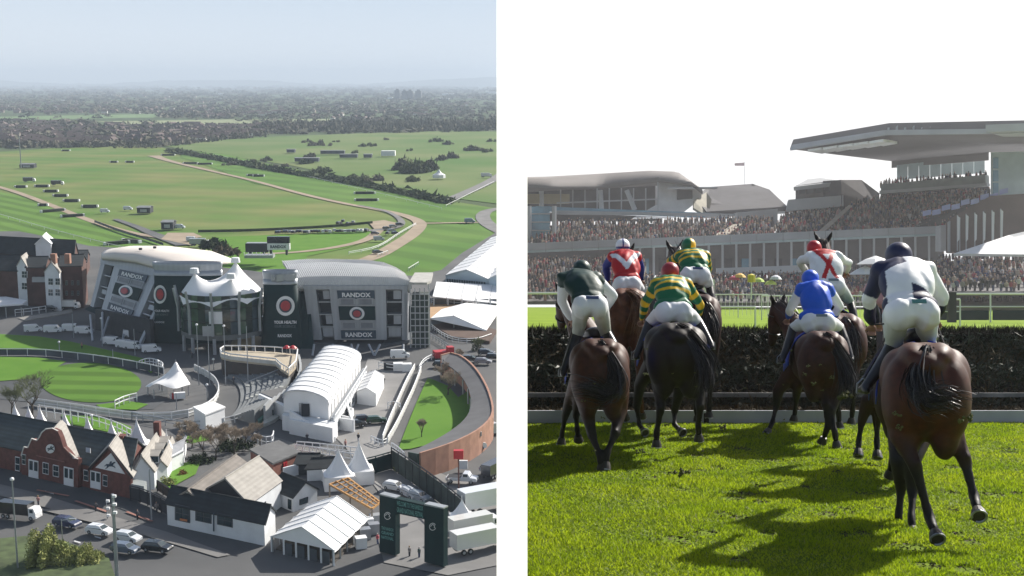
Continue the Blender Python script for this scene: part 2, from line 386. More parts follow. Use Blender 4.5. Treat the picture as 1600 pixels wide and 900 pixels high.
patchy('lawn', [(228,578),(246,576),(236,585)], lawnm, 0.25)
patchy('lawn', [(96,650),(158,652),(205,668),(204,680),(168,676),(100,662)], lawnm, 0.2)
patchy('lawn', [(668,592),(676,594),(700,604),(716,622),(734,610),(742,640),(730,668),(696,690),(640,703),(622,704),(634,672),(650,632)], lawnm, 0.2)
patchy('lawn', [(250,735),(300,722),(312,726),(306,742),(280,756),(262,768),(244,762)], lawnm, 0.2)
patchy('lawn', [(284,683),(320,680),(330,688),(300,694),(280,691)], lawnm, 0.2)
sand = mat('sand_floor', (0.42, 0.27, 0.15), 0.9, 0.1, 0.2)
patchy('sand_floor', [(672,474),(745,478),(730,492),(690,498),(672,502)], sand, 0.2)
patchy('pavement', [(-40,748),(60,772),(150,800),(260,832),(360,868),(340,872),(240,842),(140,812),(-40,765)], pave, 0.15)
patchy('pavement', [(60,798),(110,796),(190,820),(215,824),(208,834),(130,815)], pave, 0.25)
patchy('paving', [(575,560),(640,575),(640,590),(600,690),(640,720),(700,745),(770,760),(799,700),(799,880),(700,900),(600,880),(590,840),(600,780),(540,700),(500,660),(560,600)], mat('pale_yard', (0.21,0.205,0.20), 0.9, 0.25, 0.08), 0.12)
patchy('paving', [(255,690),(420,680),(480,700),(540,715),(480,725),(400,706),(300,705)], pave, 0.12)
verge = mat('verge_grass', (0.06, 0.085, 0.03), 0.95, 0.4, 0.5)
patchy('verge', [(-40,848),(40,840),(90,845),(130,858),(170,874),(200,960),(-40,960)], verge, 0.3)
linem = mat('road_marking', (0.55, 0.55, 0.55), 0.8)
for q in [[(96,820),(105,822),(105,824),(96,822)],[(148,839),(158,842),(158,844),(148,841)],[(70,768),(84,772),(84,774),(70,770)],[(116,846),(126,849),(126,851),(116,848)]]:
    patchy('road_marking', q, linem, 0.2)
for q in [(60,806,110,816),(120,824,170,842),(200,842,240,858)]:
    ribbon('kerb_line', [(q[0],q[1]),(q[2],q[3])], 0.5, mat('red_tarmac',(0.3,0.14,0.11),.9), ZY+0.2)

# ---------------- woods and houses in the distance
def clumps(name, spots, m, ntri=26, **kw):
    fac = .34 if ntri < 60 else .2
    vs = []; fs = []
    rng = np.random.default_rng(len(spots))
    for (x, y, z, rx, ry, rz) in spots:
        n = ntri
        d = rng.normal(size=(n, 3)); d /= np.linalg.norm(d, axis=1)[:, None]; d[:, 2] = np.abs(d[:, 2]) ** 0.8
        r = rng.uniform(0.55, 1.0, n)[:, None]; c = d * r * np.array([rx, ry, rz]) + np.array([x, y, z])
        s = rng.normal(size=(n, 3, 3)) * np.array([rx, ry, rz]) * fac
        t = c[:, None, :] + s; k = len(vs) * 3
        vs.append(t.reshape(-1, 3))
    V = np.concatenate(vs); nf = len(V) // 3
    me = bpy.data.meshes.new(name); me.vertices.add(len(V)); me.vertices.foreach_set('co', V.astype(np.float32).ravel())
    me.loops.add(nf * 3); me.loops.foreach_set('vertex_index', np.arange(nf * 3, dtype=np.int32)); me.polygons.add(nf)
    me.polygons.foreach_set('loop_start', np.arange(0, nf * 3, 3, dtype=np.int32)); me.polygons.foreach_set('loop_total', np.full(nf, 3, dtype=np.int32))
    me.update(); me.validate(); me.materials.append(m)
    o = bpy.data.objects.new(name, me); COL.objects.link(o); o.matrix_world = ML
    return tag(o, **kw)
wood = mat('winter_wood', (0.07, 0.08, 0.055), 0.95, 0.5, 0.01, col2=(0.17, 0.155, 0.115), spec=0.1)
wood2 = mat('green_wood', (0.05, 0.07, 0.035), 0.95, 0.5, 0.02, col2=(0.12, 0.14, 0.07), spec=0.1)
def kpx(row): return 2000 / DY(row) / 1.0
rnd = random.Random(3)
def wspot(px, py, hpx=None, wpx=None, hm=7):
    g = G(px, py); k = kpx(py); h = hm * rnd.uniform(.6, 1.3) if hpx is None else hpx / k
    wv = (wpx / k if wpx else h * rnd.uniform(.7, 1.3)) / 2
    return (g.x, g.y, 0, wv, wv * rnd.uniform(.8, 1.5), h)
sp = []
for i in range(5200):
    py = 134 + 100 * rnd.random() ** 1.35; px = rnd.uniform(-90, 790)
    lim = 233 - 0.02 * px if px < 240 else (231 - (px - 240) * 0.11 if px < 420 else 211 - (px - 420) * .014)
    if py > lim: continue
    k = kpx(py)
    if (178 < py < 190 and px < 250) and rnd.random() < .93: continue
    if 186 < py < 197 and 150 < px < 520 and rnd.random() < .9: continue
    h = max(6, 3.0 / k) * rnd.uniform(.7, 1.3)
    sp.append((*G(px, py)[:2], 0, max(h, 5 / k) * rnd.uniform(.6, 1.8), max(h, 5 / k) * rnd.uniform(.6, 2.5), h))
for px in range(410, 786, 3):
    for j in range(3): sp.append(wspot(px + rnd.uniform(-2, 2), 198 + 3.5 * j + rnd.uniform(-2, 3) + (px - 420) * -.006, 9, 10))
for px in range(-60, 420, 4):
    sp.append(wspot(px + rnd.uniform(-2, 2), 232 - max(0, px - 240) * .1 + rnd.uniform(-5, 0) - (6 if px<20 else 0), 8, 10))
    sp.append(wspot(px + rnd.uniform(-2, 2), 207 + rnd.uniform(-5, 8), 7, 9))
clumps('woodland', sp, wood, 22, kind='stuff')
# tree clumps standing on the infield: (px, py base, width px, height px)
bl = []
for i, (px, py, wp, hp) in enumerate([(650,270,50,24),(627,266,26,22),(672,266,26,20),(500,270,36,12),(440,262,26,9),(415,252,20,8),(560,282,34,15),(590,283,20,12),(574,285,16,10),(646,283,24,12),(500,228,40,10),(482,223,22,7),(575,229,30,9),(530,222,20,5),(600,219,14,6),(682,222,26,9),(700,226,20,8),(740,236,36,11),(762,238,16,10),(708,247,18,13),(690,250,18,12),(476,256,30,10),(486,246,22,9),(770,222,20,7),(640,236,10,6),(230,196,8,9),(400,194,8,10),(120,200,10,12),(146,200,10,11),(365,258,30,8),(345,250,40,7),(390,256,20,9),(520,240,20,6),(556,240,14,7)]):
    g = G(px, py); k = kpx(py)
    s2 = []
    n = max(4, int(wp / 3))
    for j in range(n):
        q = rnd.uniform(-.45, .45) * wp; hh = hp * rnd.uniform(.6, 1) * (1 - abs(q / wp))
        s2.append((g.x + q / k, g.y + rnd.uniform(-6, 6) * 2, 0, hh * .6 / k, hh * .9 / k, hh * .9 / k))
    o = clumps('tree_clump', s2, wood if i % 3 else wood2, 110, label='leafless tree and scrub clump standing on the rough infield grass', cat='trees', group='tree clumps on the infield')
    lab = {0:'largest dark tree clump standing on the infield beside the small white hut', 9:'tan leafless copse right below the largest dark clump',10:'wide scrub clump at the left of the far infield, tallest of its row',17:'wide dark clump on grass at the far right of the infield',3:'long low scrub just behind the infield hedge on the left',6:'brown scrub clump against the middle of the infield hedge'}
    if i in lab: o['label'] = lab[i]
# hedge line across the infield
hs = smoothp([Vector((*G(x, y)[:2], 0)) for x, y in [(265,238),(330,248),(385,259),(430,268),(500,279),(560,290),(620,301),(662,311),(700,318)]], 2)
hs = resamp(hs, 200)
clumps('hedge', [(p.x, p.y, 0, 5, 5, rnd.uniform(2, 4.6)) for p in hs], wood2, 30, label='long dark hedge running diagonally across the racecourse infield', cat='hedge')
# houses
hw = mat('house_wall', (0.3, 0.25, 0.21), 0.9, 0.3, 0.01); hr = mat('house_roof', (0.12, 0.085, 0.075), 0.9, 0.4, 0.01); hw2 = mat('pale_house_wall', (0.6, 0.58, 0.55), 0.9, 0.1)
def hmesh(W, Dp, e, r):
    a = MB().box((0, 0, e / 2), (W, Dp, e)); c = MB()
    c.slab([(-W/2-.3, -Dp/2-.4, e-.2), (W/2+.3, -Dp/2-.4, e-.2), (W/2+.3, 0, r), (-W/2-.3, 0, r)], .3)
    c.slab([(W/2+.3, Dp/2+.4, e-.2), (-W/2-.3, Dp/2+.4, e-.2), (-W/2-.3, 0, r), (W/2+.3, 0, r)], .3)
    c.add([(-W/2, -Dp/2, e-.2), (-W/2, Dp/2, e-.2), (-W/2, 0, r-.3), (W/2, -Dp/2, e-.2), (W/2, Dp/2, e-.2), (W/2, 0, r-.3)], [(0, 2, 1), (3, 4, 5)])
    return a, c
spots = []
for i in range(1500):
    py = 150 + 82 * rnd.random() ** .7; px = rnd.uniform(-60, 790)
    if px > 420 and (py > 206 or rnd.random() < .6): continue
    lim = 230 - 0.02 * px if px < 240 else 229 - (px - 240) * 0.10
    if py > lim or (178 < py < 191 and px < 250) or (185 < py < 197 and 150 < px < 520): continue
    spots.append((py, px))
spots.sort(reverse=True)
proto = []
for W, Dp, e, r, wm in [(9, 8, 5, 8, hw), (14, 8, 5, 8, hw), (22, 9, 5, 8.5, hw2)]:
    t = empty('house', label='small distant house with brown roof among the trees beyond the racecourse', cat='house', group='houses in the suburb beyond the course')
    a, c = hmesh(W, Dp, e, r); a.build('wall', wm, t); c.build('roof', hr, t); proto.append(t)
usedp = set(); far = MB()
for i, (py, px) in enumerate(spots):
    g = G(px, py); rz = 0.25 * math.sin(px * .02) + rnd.choice([0, 0, 1.57]) + rnd.uniform(-.1, .1); k = rnd.choice([0, 0, 1, 1, 2])
    if i < 300:
        if k not in usedp: usedp.add(k); t = proto[k]
        else: t = copy_tree(proto[k])
        place(t, g, rz)
    else:
        sc = max(1, .8 / kpx(py) / 2); Mx = Matrix.Rotation(rz, 3, 'Z')
        a, c = hmesh(14, 8, 5, 8)
        for q, mi in ((a, 0), (c, 1)): far.mi = mi if rnd.random() > .25 or mi else 2; far.add([Mx @ Vector(v) * sc + g for v in q.v], q.f)
far.build('distant_houses', [hw, hr, hw2], kind='stuff')
# tower blocks and pale sheds on the skyline
tw = mat('tower_block_wall', (0.16, 0.17, 0.19), 0.9, 0.1, .02)
for i, (px, y0, y1, wp) in enumerate([(621,156,141,8),(632,156,142,7),(641,156,142,9),(654,156,142,9)]):
    t = empty('tower_block', G(px, y0), label=['leftmost of the four grey tower blocks on the hazy skyline','second from the left of the four grey tower blocks on the hazy skyline','third from the left of the four grey tower blocks on the hazy skyline','rightmost grey tower block of the four on the hazy skyline'][i], cat='tower block', group='tower blocks on the skyline')
    g = G(px, y0); h = HT(g, y1); W = wp / kpx(y0)
    MB().box((g.x, g.y, h/2), (W, W*1.5, h)).build('wall', tw, t); MB().box((g.x, g.y, h+3), (W*.5, W*.6, 6)).build('roof', tw, t)
for i, (px, y0, y1, wp) in enumerate([(610,155,152,8),(700,149,146,18),(695,156,153,14),(345,148,146,10),(770,146,143,20),(180,150,148,18),(96,158,156,8)]):
    g = G(px, y0); h = HT(g, y1); W = wp / kpx(y0)
    MB().box((g.x, g.y, h/2), (W, W, h)).build('warehouse', white, label=['small pale warehouse just left of the tower blocks','long pale warehouse right of the tower blocks, nearest the skyline','pale warehouse right of the tower blocks, below the longer one','tiny pale warehouse on the hazy plain above the middle of the course','pale warehouse at the far right of the hazy plain','pale warehouse at the left of the hazy plain','small pale warehouse at the far left of the hazy plain'][i], cat='warehouse')

# ---------------- vehicles (real size, front to +x)
def wheels(t, xs, hw_, r=.33):
    for x in xs:
        for s in (-1, 1):
            b = MB(); b.tube([(x, s*(hw_-.22), r), (x, s*hw_, r)], r, 12); w_ = b.build('wheel', tyre, t)
            MB().tube([(x, s*(hw_-.02), r), (x, s*(hw_+.02), r)], r*.55, 8).build('hubcap', steel, w_)
def extr(mb, prof, w0, w1=None):
    "side profile (x,z) list extruded in y, half width may vary per point"
    n = len(prof); hwv = w1 or [w0] * n
    vs = [(x, -hwv[i], z) for i, (x, z) in enumerate(prof)] + [(x, hwv[i], z) for i, (x, z) in enumerate(prof)]
    mb.add(vs, [tuple(range(n)), tuple(reversed(range(n, 2*n)))] + [(i, i+n, (i+1) % n + n, (i+1) % n) for i in range(n)])
def mk_car(L=4.3, H=1.48, hatch=True):
    t = empty('parked_car'); a = L/2
    b = MB(); rear = -a+.15 if hatch else -a+.9
    pr = [(-a,.35),(-a+.02,.85),(rear,.98),(-a+.5 if hatch else -a+1.2,H-.04),(-.1,H),(.45,H-.06),(1.15,.98),(a-.15,.8),(a,.6),(a,.3),(a-.5,.22),(-a+.5,.22)]
    extr(b, pr, .88, [.8,.86,.86,.64,.64,.64,.84,.8,.78,.8,.84,.84]); b.build('body', carpaint, t)
    g = MB(); g.slab([(.5,-.58,H-.08),(1.13,-.74,1.0),(1.13,.74,1.0),(.5,.58,H-.08)][::-1], -.03); g.build('windscreen', glass, t)
    g = MB(); x0 = -a+.45 if hatch else -a+1.15
    g.slab([(x0,-.62,H-.1),(x0-.3,-.78,1.0),(x0-.3,.78,1.0),(x0,.62,H-.1)], -.03); g.build('rear_window', glass, t)
    for s in (-1, 1):
        g = MB(); g.slab([(x0+.1,s*.66,H-.14),(x0-.1,s*.855,1.0),(.95,s*.85,1.0),(.42,s*.66,H-.14)], -.04 if s > 0 else .04); g.build('side_window', glass, t)
        MB().box((a-.06, s*.62, .68), (.12, .32, .14)).build('headlight', lampm, t)
        MB().box((-a+.02, s*.68, .78), (.08, .24, .16)).build('tail_light', redm, t)
    wheels(t, (-a+.8, a-.85), .87, .32)
    return t
def mk_van(L=5.2, H=2.2, W=1.9):
    t = empty('parked_van'); a = L/2; b = MB()
    extr(b, [(-a,.4),(-a,H-.15),(-a+.15,H),(.9,H),(1.25,H-.12),(1.75,1.35),(a-.1,1.1),(a,.8),(a,.35),(a-.6,.25),(-a+.5,.25)], W/2, [W/2-.02,W/2-.1,W/2-.14,W/2-.14,W/2-.14,W/2-.04,W/2-.08,W/2-.06,W/2-.02,W/2,W/2]); b.build('body', carpaint, t)
    g = MB(); g.slab([(1.28,-W/2+.2,H-.17),(1.74,-W/2+.12,1.4),(1.74,W/2-.12,1.4),(1.28,W/2-.2,H-.17)][::-1], -.03); g.build('windscreen', glass, t)
    for s in (-1, 1):
        g = MB(); g.slab([(.55,s*(W/2-.09),H-.4),(.55,s*(W/2-.03),1.3),(1.6,s*(W/2-.03),1.3),(1.15,s*(W/2-.09),H-.4)], -.03 if s > 0 else .03); g.build('side_window', glass, t)
        MB().box((a-.05, s*(W/2-.25), .85), (.12, .3, .2)).build('headlight', lampm, t)
    for z_ in (0,): MB().box((-.4, 0, H+.02), (2.6, W*.7, .03)).build('roof_rib', carpaint, t)
    wheels(t, (-a+.95, a-.95), W/2, .36); return t
def mk_truck(L=9, H=3.4):
    t = empty('parked_truck'); a = L/2
    MB().box((-.9, 0, (H+1)/2), (L-1.8, 2.45, H-1)).build('cargo_box', carpaint, t)
    b = MB(); extr(b, [(a-1.75,.5),(a-1.75,2.6),(a-.5,2.6),(a-.05,1.6),(a,.5)], 1.15); b.build('cab', mat('cab_paint', (.75,.75,.75), .3, .05), t)
    MB().slab([(a-.5,-1,2.5),(a-.08,-1.05,1.65),(a-.08,1.05,1.65),(a-.5,1,2.5)][::-1], -.05).build('windscreen', glass, t)
    for s in (-1, 1):
        MB().box((a-1.0, s*1.16, 2.0), (.8, .05, .7)).build('side_window', glass, t)
        MB().box((a, s*.8, .8), (.1, .35, .2)).build('headlight', lampm, t)
    MB().box((-.3, 0, .85), (L-1, 1, .25)).build('chassis', darkm, t)
    wheels(t, (-a+1.2, -a+2.3, a-1.2), 1.2, .45); return t
def mk_pickup():
    t = empty('pickup_truck'); b = MB()
    extr(b, [(-2.5,.5),(-2.5,1.0),(.2,1.0),(.3,1.75),(1.1,1.75),(1.5,1.1),(2.4,1.0),(2.5,.5)], .9); b.build('body', carpaint, t)
    MB().box((-1.2, 0, 1.03), (2.2, 1.5, .06)).build('load_bed', darkm, t)
    MB().slab([(1.1,-.75,1.72),(1.48,-.8,1.14),(1.48,.8,1.14),(1.1,.75,1.72)][::-1], -.04).build('windscreen', glass, t)
    for s in (-1, 1):
        MB().box((.7, s*.9, 1.42), (.7, .03, .4)).build('side_window', glass, t)
        MB().box((2.47, s*.65, .85), (.1, .3, .15)).build('headlight', lampm, t)
    wheels(t, (-1.7, 1.6), .9, .36); return t
PROTO = {'car': mk_car(), 'van': mk_van(), 'truck': mk_truck(), 'pickup': mk_pickup()}
usedv = set()
WH = (.75, .76, .78)
def vehicle(kind, px, py, rz, col, label, group=None, sc=1, cat=None, grp=None):
    t = PROTO[kind]
    if kind in usedv: t = copy_tree(t)
    usedv.add(kind); place(t, GY(px, py) + Vector((0, 0, .35)) if py > 410 else G(px, py, .9), R(rz), sc=sc)
    paint(t, col, ('body', 'cargo_box', 'roof_rib')); tag(t, label, cat or {'car': 'car', 'van': 'van', 'truck': 'truck', 'pickup': 'pickup'}[kind], group); return t
V_ = vehicle
V_('car', 105, 825, -22, (.04,.05,.10), 'dark blue car on the road between the black box truck and the white car', sc=1.05)
V_('car', 156, 837, -20, WH, 'white hatchback on the road in front of the dark blue car')
V_('car', 200, 848, -22, (.62,.65,.68), 'silver white car with a dark sunroof on the road beside the tall mast')
V_('car', 196, 866, -18, (.12,.15,.2), 'dark blue grey car beside the mast foot at the bottom of the road')
V_('car', 246, 864, -15, (.015,.02,.025), 'black car furthest right on the road in the shade', sc=1.05)
V_('truck', 32, 812, -15, (.015,.015,.017), 'black box truck at the left end of the road', sc=.78)
for (px, py, rz, lab) in [(52,520,25,'white van parked alone on the yard at the left end of the lawn'),(83,521,10,'white van in the shade beside the red brick clubhouse yard'),(112,519,5,'white van with an open trailer side in the shaded yard row'),(132,523,0,'small white van at the right end of the shaded yard row'),(176,540,-8,'white van nearest the leaning stand in the row above the parade ring'),(196,545,-10,'white van in the middle of the row above the parade ring'),(208,547,-12,'white van touching the right of the row above the parade ring'),(208,529,0,'white van parked under the left stand between its columns'),(237,552,15,'white van standing apart, front to the right, by the parade ring railings')]:
    V_('van', px, py, rz, WH, lab, sc=.95)
V_('truck', 107, 484, -5, (.8,.8,.78), 'white box lorry parked beside the red brick clubhouse', sc=.8)
V_('car', 78, 486, 0, (.03,.03,.03), 'dark car parked left of the white box lorry')
V_('van', 625, 561, 4, (.7,.72,.73), 'silver white van parked under the right stand', sc=.95)
V_('van', 697, 722, 25, WH, 'boxy white van nearest the green door of the curved brick building', sc=.9)
V_('van', 735, 706, 25, WH, 'large white van behind the red box beside the curved brick wall', sc=1.15)
V_('van', 768, 680, 35, (.55,.57,.6), 'grey van at the far end of the curved brick wall')
V_('pickup', 722, 757, -10, (.6,.62,.66), 'pale pickup truck in the sunlit yard beside the tall flagpole', sc=1.1)
V_('car', 672, 762, -60, (.02,.025,.025), 'black car parked against the dark fence in the yard', sc=1.1)
V_('car', 690, 772, -60, (.03,.03,.035), 'second black car parked against the dark fence, nearer the pickup', sc=1.05)
V_('car', 655, 784, -40, (.3,.33,.36), 'grey car in the shade behind the welcome arch')
V_('car', 617, 768, -30, (.7,.7,.7), 'white car in the shade left of the grey car behind the arch')
V_('car', 641, 779, -55, (.5,.52,.55), 'pale silver car in the shade behind the arch top')
V_('car', 556, 669, 20, (.02,.02,.02), 'black car in the yard beside the white skip')
V_('car', 568, 661, 20, (.04,.04,.045), 'dark grey car behind the black car by the white skip')
V_('car', 588, 663, 10, (.01,.05,.02), 'dark green car right of the grey car in the marquee yard')
V_('truck', 750, 862, 30, (.72,.72,.7), 'white lorry in the bottom right corner of the yard', sc=1.0)
V_('truck', 742, 838, 30, (.66,.66,.62), 'white lorry with two roof vents behind the corner lorry', sc=.95)
V_('truck', 766, 800, 30, (.7,.72,.74), 'large pale lorry trailer at the right edge beside the pagoda tent', sc=1.2)
V_('car', 768, 740, 30, (.4,.45,.5), 'blue grey car at the right edge of the sunlit yard')
V_('truck', 775, 745, 60, (.05,.05,.06), 'dark lorry at the right edge casting shade on the yard', sc=.8)
for i, (px, py, c) in enumerate([(690,575,(.02,.02,.02)),(735,566,(.03,.03,.03)),(755,570,(.25,.25,.28)),(772,563,(.02,.02,.02)),(760,556,(.03,.03,.04))]):
    V_('car', px, py, -10, c, ['black car by the top of the crescent roof','black car behind the crescent building, left of the row','grey car behind the crescent building in the front row','black car behind the crescent building at the right edge','charcoal car behind the crescent building, back row'][i])
# infield vehicles
rn = random.Random(5)
for i in range(26):
    px = 432 + i * 5.6 + rn.uniform(-1, 1); py = 364.5 - i * .12 + rn.uniform(-.8, .8)
    V_('car', px, py, rn.choice([80, 100, 95]), rn.choice([(.02,.02,.02),(.03,.03,.04),WH,(.3,.3,.32),(.02,.02,.025)]), 'small parked car in the long row by the fence of the inner turf', group='cars parked along the inner course fence', sc=1.0)
for px, py in [(530,350),(536,347),(545,351),(552,349),(606,366),(612,362),(618,366),(604,358),(614,355),(586,366),(624,352)]:
    V_('car', px, py, rn.uniform(0, 90), rn.choice([(.02,.02,.02),(.03,.03,.04),(.3,.3,.3)]), 'small dark car grouped beside the dirt crossing of the course', group='cars by the dirt crossing')
V_('van', 592, 376, 10, (.4,.42,.45), 'grey van on the bend of the dirt track below the crossing')
V_('van', 734, 348, 0, (.2,.25,.3), 'dark blue van on the path across the bend turf', sc=1.1)
V_('car', 590, 396, 30, (.1,.1,.1), 'dark car beside the white rail below the dirt bend', sc=1.1)
for px, py, c, l in [(46,284,(.05,.05,.05),'dark maintenance truck at the far left edge of the course'),(90,289,(.03,.03,.03),'dark truck right of the first on the left of the course'),(760,277,(.6,.6,.6),'pale lorry on the service road at the right of the infield'),(312,384,(.4,.4,.4),'grey lorry parked at the dirt patch behind the left stand')]:
    V_('truck', px, py, 5, c, l, sc=1.0)
for px, py, l in [(200,328,'pale van standing left of the black pavilion on the course'),(164,332,'pale van at the top of the service road'),(281,357,'pale van right of the black trailer on the course'),(300,377,'white van on the dirt patch behind the left stand')]:
    V_('van', px, py, 0, (.6,.62,.65), l)
# pavilions, trailers, screen on the course
for px, py, wp, h, l in [(227,332,20,4,'black tent pavilion standing on the open course'),(264,357,18,4.5,'black trailer box standing below the pavilion on the course'),(44,262,22,4,'low grey shed at the far left edge of the course')]:
    g = G(px, py, 1); k = kpx(py); W = wp/k; t = empty('pavilion', g, label=l, cat='pavilion')
    MB().box((g.x, g.y, 1+h*.4), (W, 7, h*.8)).build('wall', darkm, t)
    MB().slab([(g.x-W/2-.4,g.y-4,1+h*.8),(g.x+W/2+.4,g.y-4,1+h*.8),(g.x+W/2,g.y,1+h),(g.x-W/2,g.y,1+h)], .2).build('roof', mat('grey_roof', (.2,.21,.22), .7), t)
    MB().slab([(g.x+W/2+.4,g.y+4,1+h*.8),(g.x-W/2-.4,g.y+4,1+h*.8),(g.x-W/2,g.y,1+h),(g.x+W/2,g.y,1+h)], .2).build('roof', MATS['grey_roof'], t)
    MB().box((g.x, g.y-3.6, 1+h*.35), (W*.5, .3, h*.4)).build('door', steel, t)
g = GY(436, 398); W = 33 / kpx(398); yb = g.y
t = empty('big_screen', g, label='big outdoor screen on a trailer with lettered white lower board on the inner turf', cat='screen')
z0, z1, z2 = HT(g, 390), HT(g, 380), HT(g, 370)
MB().box((g.x, yb, (z0+z1)/2), (W, 2, z1-z0)).build('sponsor_board', white, t)
MB().box((g.x, yb, (z1+z2)/2+.1), (W, 2, z2-z1)).build('screen', mat('screen_black', (.01,.012,.018), .2), t)
b = MB(); text_on(b, 'RANDOX', lambda u, v: Vector((g.x-W*.36+W*.72*u, yb-1.1, z0+(z1-z0)*(.25+.5*v))), 0, 1, 0, 1, .04); b.build('lettering', navy, t)
for sx in (-.35, .35): MB().box((g.x+W*sx, yb, z0/2+ZY/2), (.8, 1.5, z0-ZY)).build('leg', darkm, t)
g = GY(403, 396); W = 34 / kpx(398); t = empty('broadcast_trailer', g, label='long black broadcast trailer parked left of the big screen', cat='trailer')
MB().box((g.x, g.y, ZY+2.5), (W, 4, 3.6), .0).build('body', darkm, t)
MB().box((g.x, g.y, ZY+4.4), (W*.95, 3.6, .25)).build('roof', steel, t)
for i in (-.3, .3): MB().tube([(g.x+W*i, g.y-2, ZY+.5), (g.x+W*i, g.y+2, ZY+.5)], .5, 8).build('wheel', tyre, t)
g = GY(406, 403); W = 42 / kpx(403); t = empty('grandstand_trailer', g, label='open grey platform with people crowd barriers below the black trailer', cat='platform')
MB().box((g.x, g.y, ZY+.8), (W, 5, 1.2)).build('deck', steel, t)
for i in range(8): MB().box((g.x-W/2+W*i/7, g.y-2.6, ZY+2), (.25, .2, 1.4)).build('post', white, t)
# jump fences on the course
jf = mat('birch_fence', (.02,.028,.015), .95, .4, 1)
for i, (px, py, wp, rot) in enumerate([(82,331,36,.15),(113,339,30,.1),(182,382,34,.12),(207,379,34,-.1),(68,322,10,0),(33,293,14,0),(66,292,18,0),(80,300,18,0),(95,307,18,0),(112,315,20,0),(141,324,20,0),(263,243,18,0),(298,256,20,0),(320,257,20,0),(395,275,14,0),(404,276,14,0),(570,303,28,0),(573,314,32,0),(178,254,9,0),(203,254,10,0),(103,236,10,0)]):
    g = G(px, py, .4); k = kpx(py); W = wp/k; rz = rot*6; ax = Matrix.Rotation(rz, 3, 'Z')
    t = empty('jump_fence', g, label='dark birch jump fence with white wings on the green track', cat='jump fence', group='jump fences on the course')
    MB().box((g.x, g.y, .4+.8), (W, 3, 1.6), rz).build('birch', jf, t)
    for s in (-1, 1):
        e = Vector((g.x, g.y, 1.3)) + ax @ Vector((s*(W/2+.8), -.5, 0)); MB().box(e, (.9, 1.6, 1.4), rz).build('wing', white, t)
def rail(name, pts, m, label, cat, h=1.3, r=.12, step=6, base=None, group=None, two=False, sm=2, infill=None):
    z0 = ZF(base) if base is not None else ZY
    P_ = smoothp([Vector((*G(x, y, z0)[:2], z0)) for x, y in pts], sm)
    L = sum((b-a).length for a, b in zip(P_, P_[1:])); n = max(2, int(L/step)); Q = resamp(P_, n)
    t = empty(name, Q[0], label=label, cat=cat, group=group)
    MB().tube([p + Vector((0,0,h)) for p in Q], r, 5).build('top_rail', m, t)
    if two: MB().tube([p + Vector((0,0,h*.55)) for p in Q], r*.8, 5).build('lower_rail', m, t)
    if infill:
        b = MB()
        for a, c in zip(Q, Q[1:]): d = (c-a); b.slab([a+Vector((0,0,.2)), c+Vector((0,0,.2)), c+Vector((0,0,h*.9)), a+Vector((0,0,h*.9))], .08)
        b.build('board', infill, t)
    me = None
    for i, p in enumerate(Q[:290]):
        if me is None: me = MB().post(p, h, r*.9, 5).build('post', m, t); o0 = me; p0 = p
        else: o = o0.copy(); COL.objects.link(o); o.parent = t; o.location = o0.location + (linv(t).to_3x3() @ (p - p0))
    return t
rail('running_rail', [(-20,332),(24,345),(80,362),(150,380),(200,392)], white, 'white running rail on the stand side of the home straight', 'rail', base=2.2, step=20)
rail('running_rail', [(148,348),(190,364),(225,374),(255,384)], jf, 'dark railing along the service road by the home straight', 'rail', base=3.7, step=9, infill=mat('advert_board', (.05,.06,.08), .6, .5, .1))
rail('running_rail', [(310,364),(380,363),(450,360),(520,356),(582,350)], jf, 'long dark fence along the top of the inner turf', 'fence', base=2.3, h=1.5, step=8, infill=foil)
rail('running_rail', [(545,398),(580,392),(600,384),(622,368),(650,352)], white, 'white running rail round the dirt bend', 'rail', base=3.3, step=8, two=True)
rail('running_rail', [(330,242),(420,262),(500,282),(600,306),(690,328)], white, 'thin white running rail along the far straight', 'rail', base=2.3, step=20)
rail('running_rail', [(697,324),(740,302),(772,286)], white, 'white rail beside the service road at the right of the infield', 'rail', base=3.3, step=14)
rail('running_rail', [(590,402),(606,396)], white, 'short white rail on the bend turf nearest the right stand', 'rail', base=3.3, step=3)
rail('running_rail', [(638,424),(654,414)], white, 'short white rail just behind the right stand roof', 'rail', base=3.3, step=3)
g = G(686, 278, 1.6); t = empty('white_hut', g, label='small white pointed hut beside the largest tree clump', cat='hut')
MB().lathe(g, [(5,0),(5,2.5),(2,4),(.3,6.5)], 8).build('roof', white, t)
g = G(607, 243, 1.6); MB().box((g.x, g.y, 4), (14, 10, 5)).build('club_hut', white, label='white flat building among the infield sheds', cat='building')
for px, py, wp in [(520,240,60),(545,246,44),(480,252,60),(455,238,20),(575,246,20)]:
    g = G(px, py, 1.6); k = kpx(py); t = empty('infield_shed', g, label='low grey shed roof among the infield trees', cat='shed', group='sheds in the middle of the infield')
    MB().box((g.x, g.y, 3), (wp*.6/k, 8, 3)).build('wall', MATS['advert_board'], t); MB().box((g.x, g.y, 4.8), (wp*.6/k+1, 9, .5)).build('roof', MATS['grey_roof'], t)
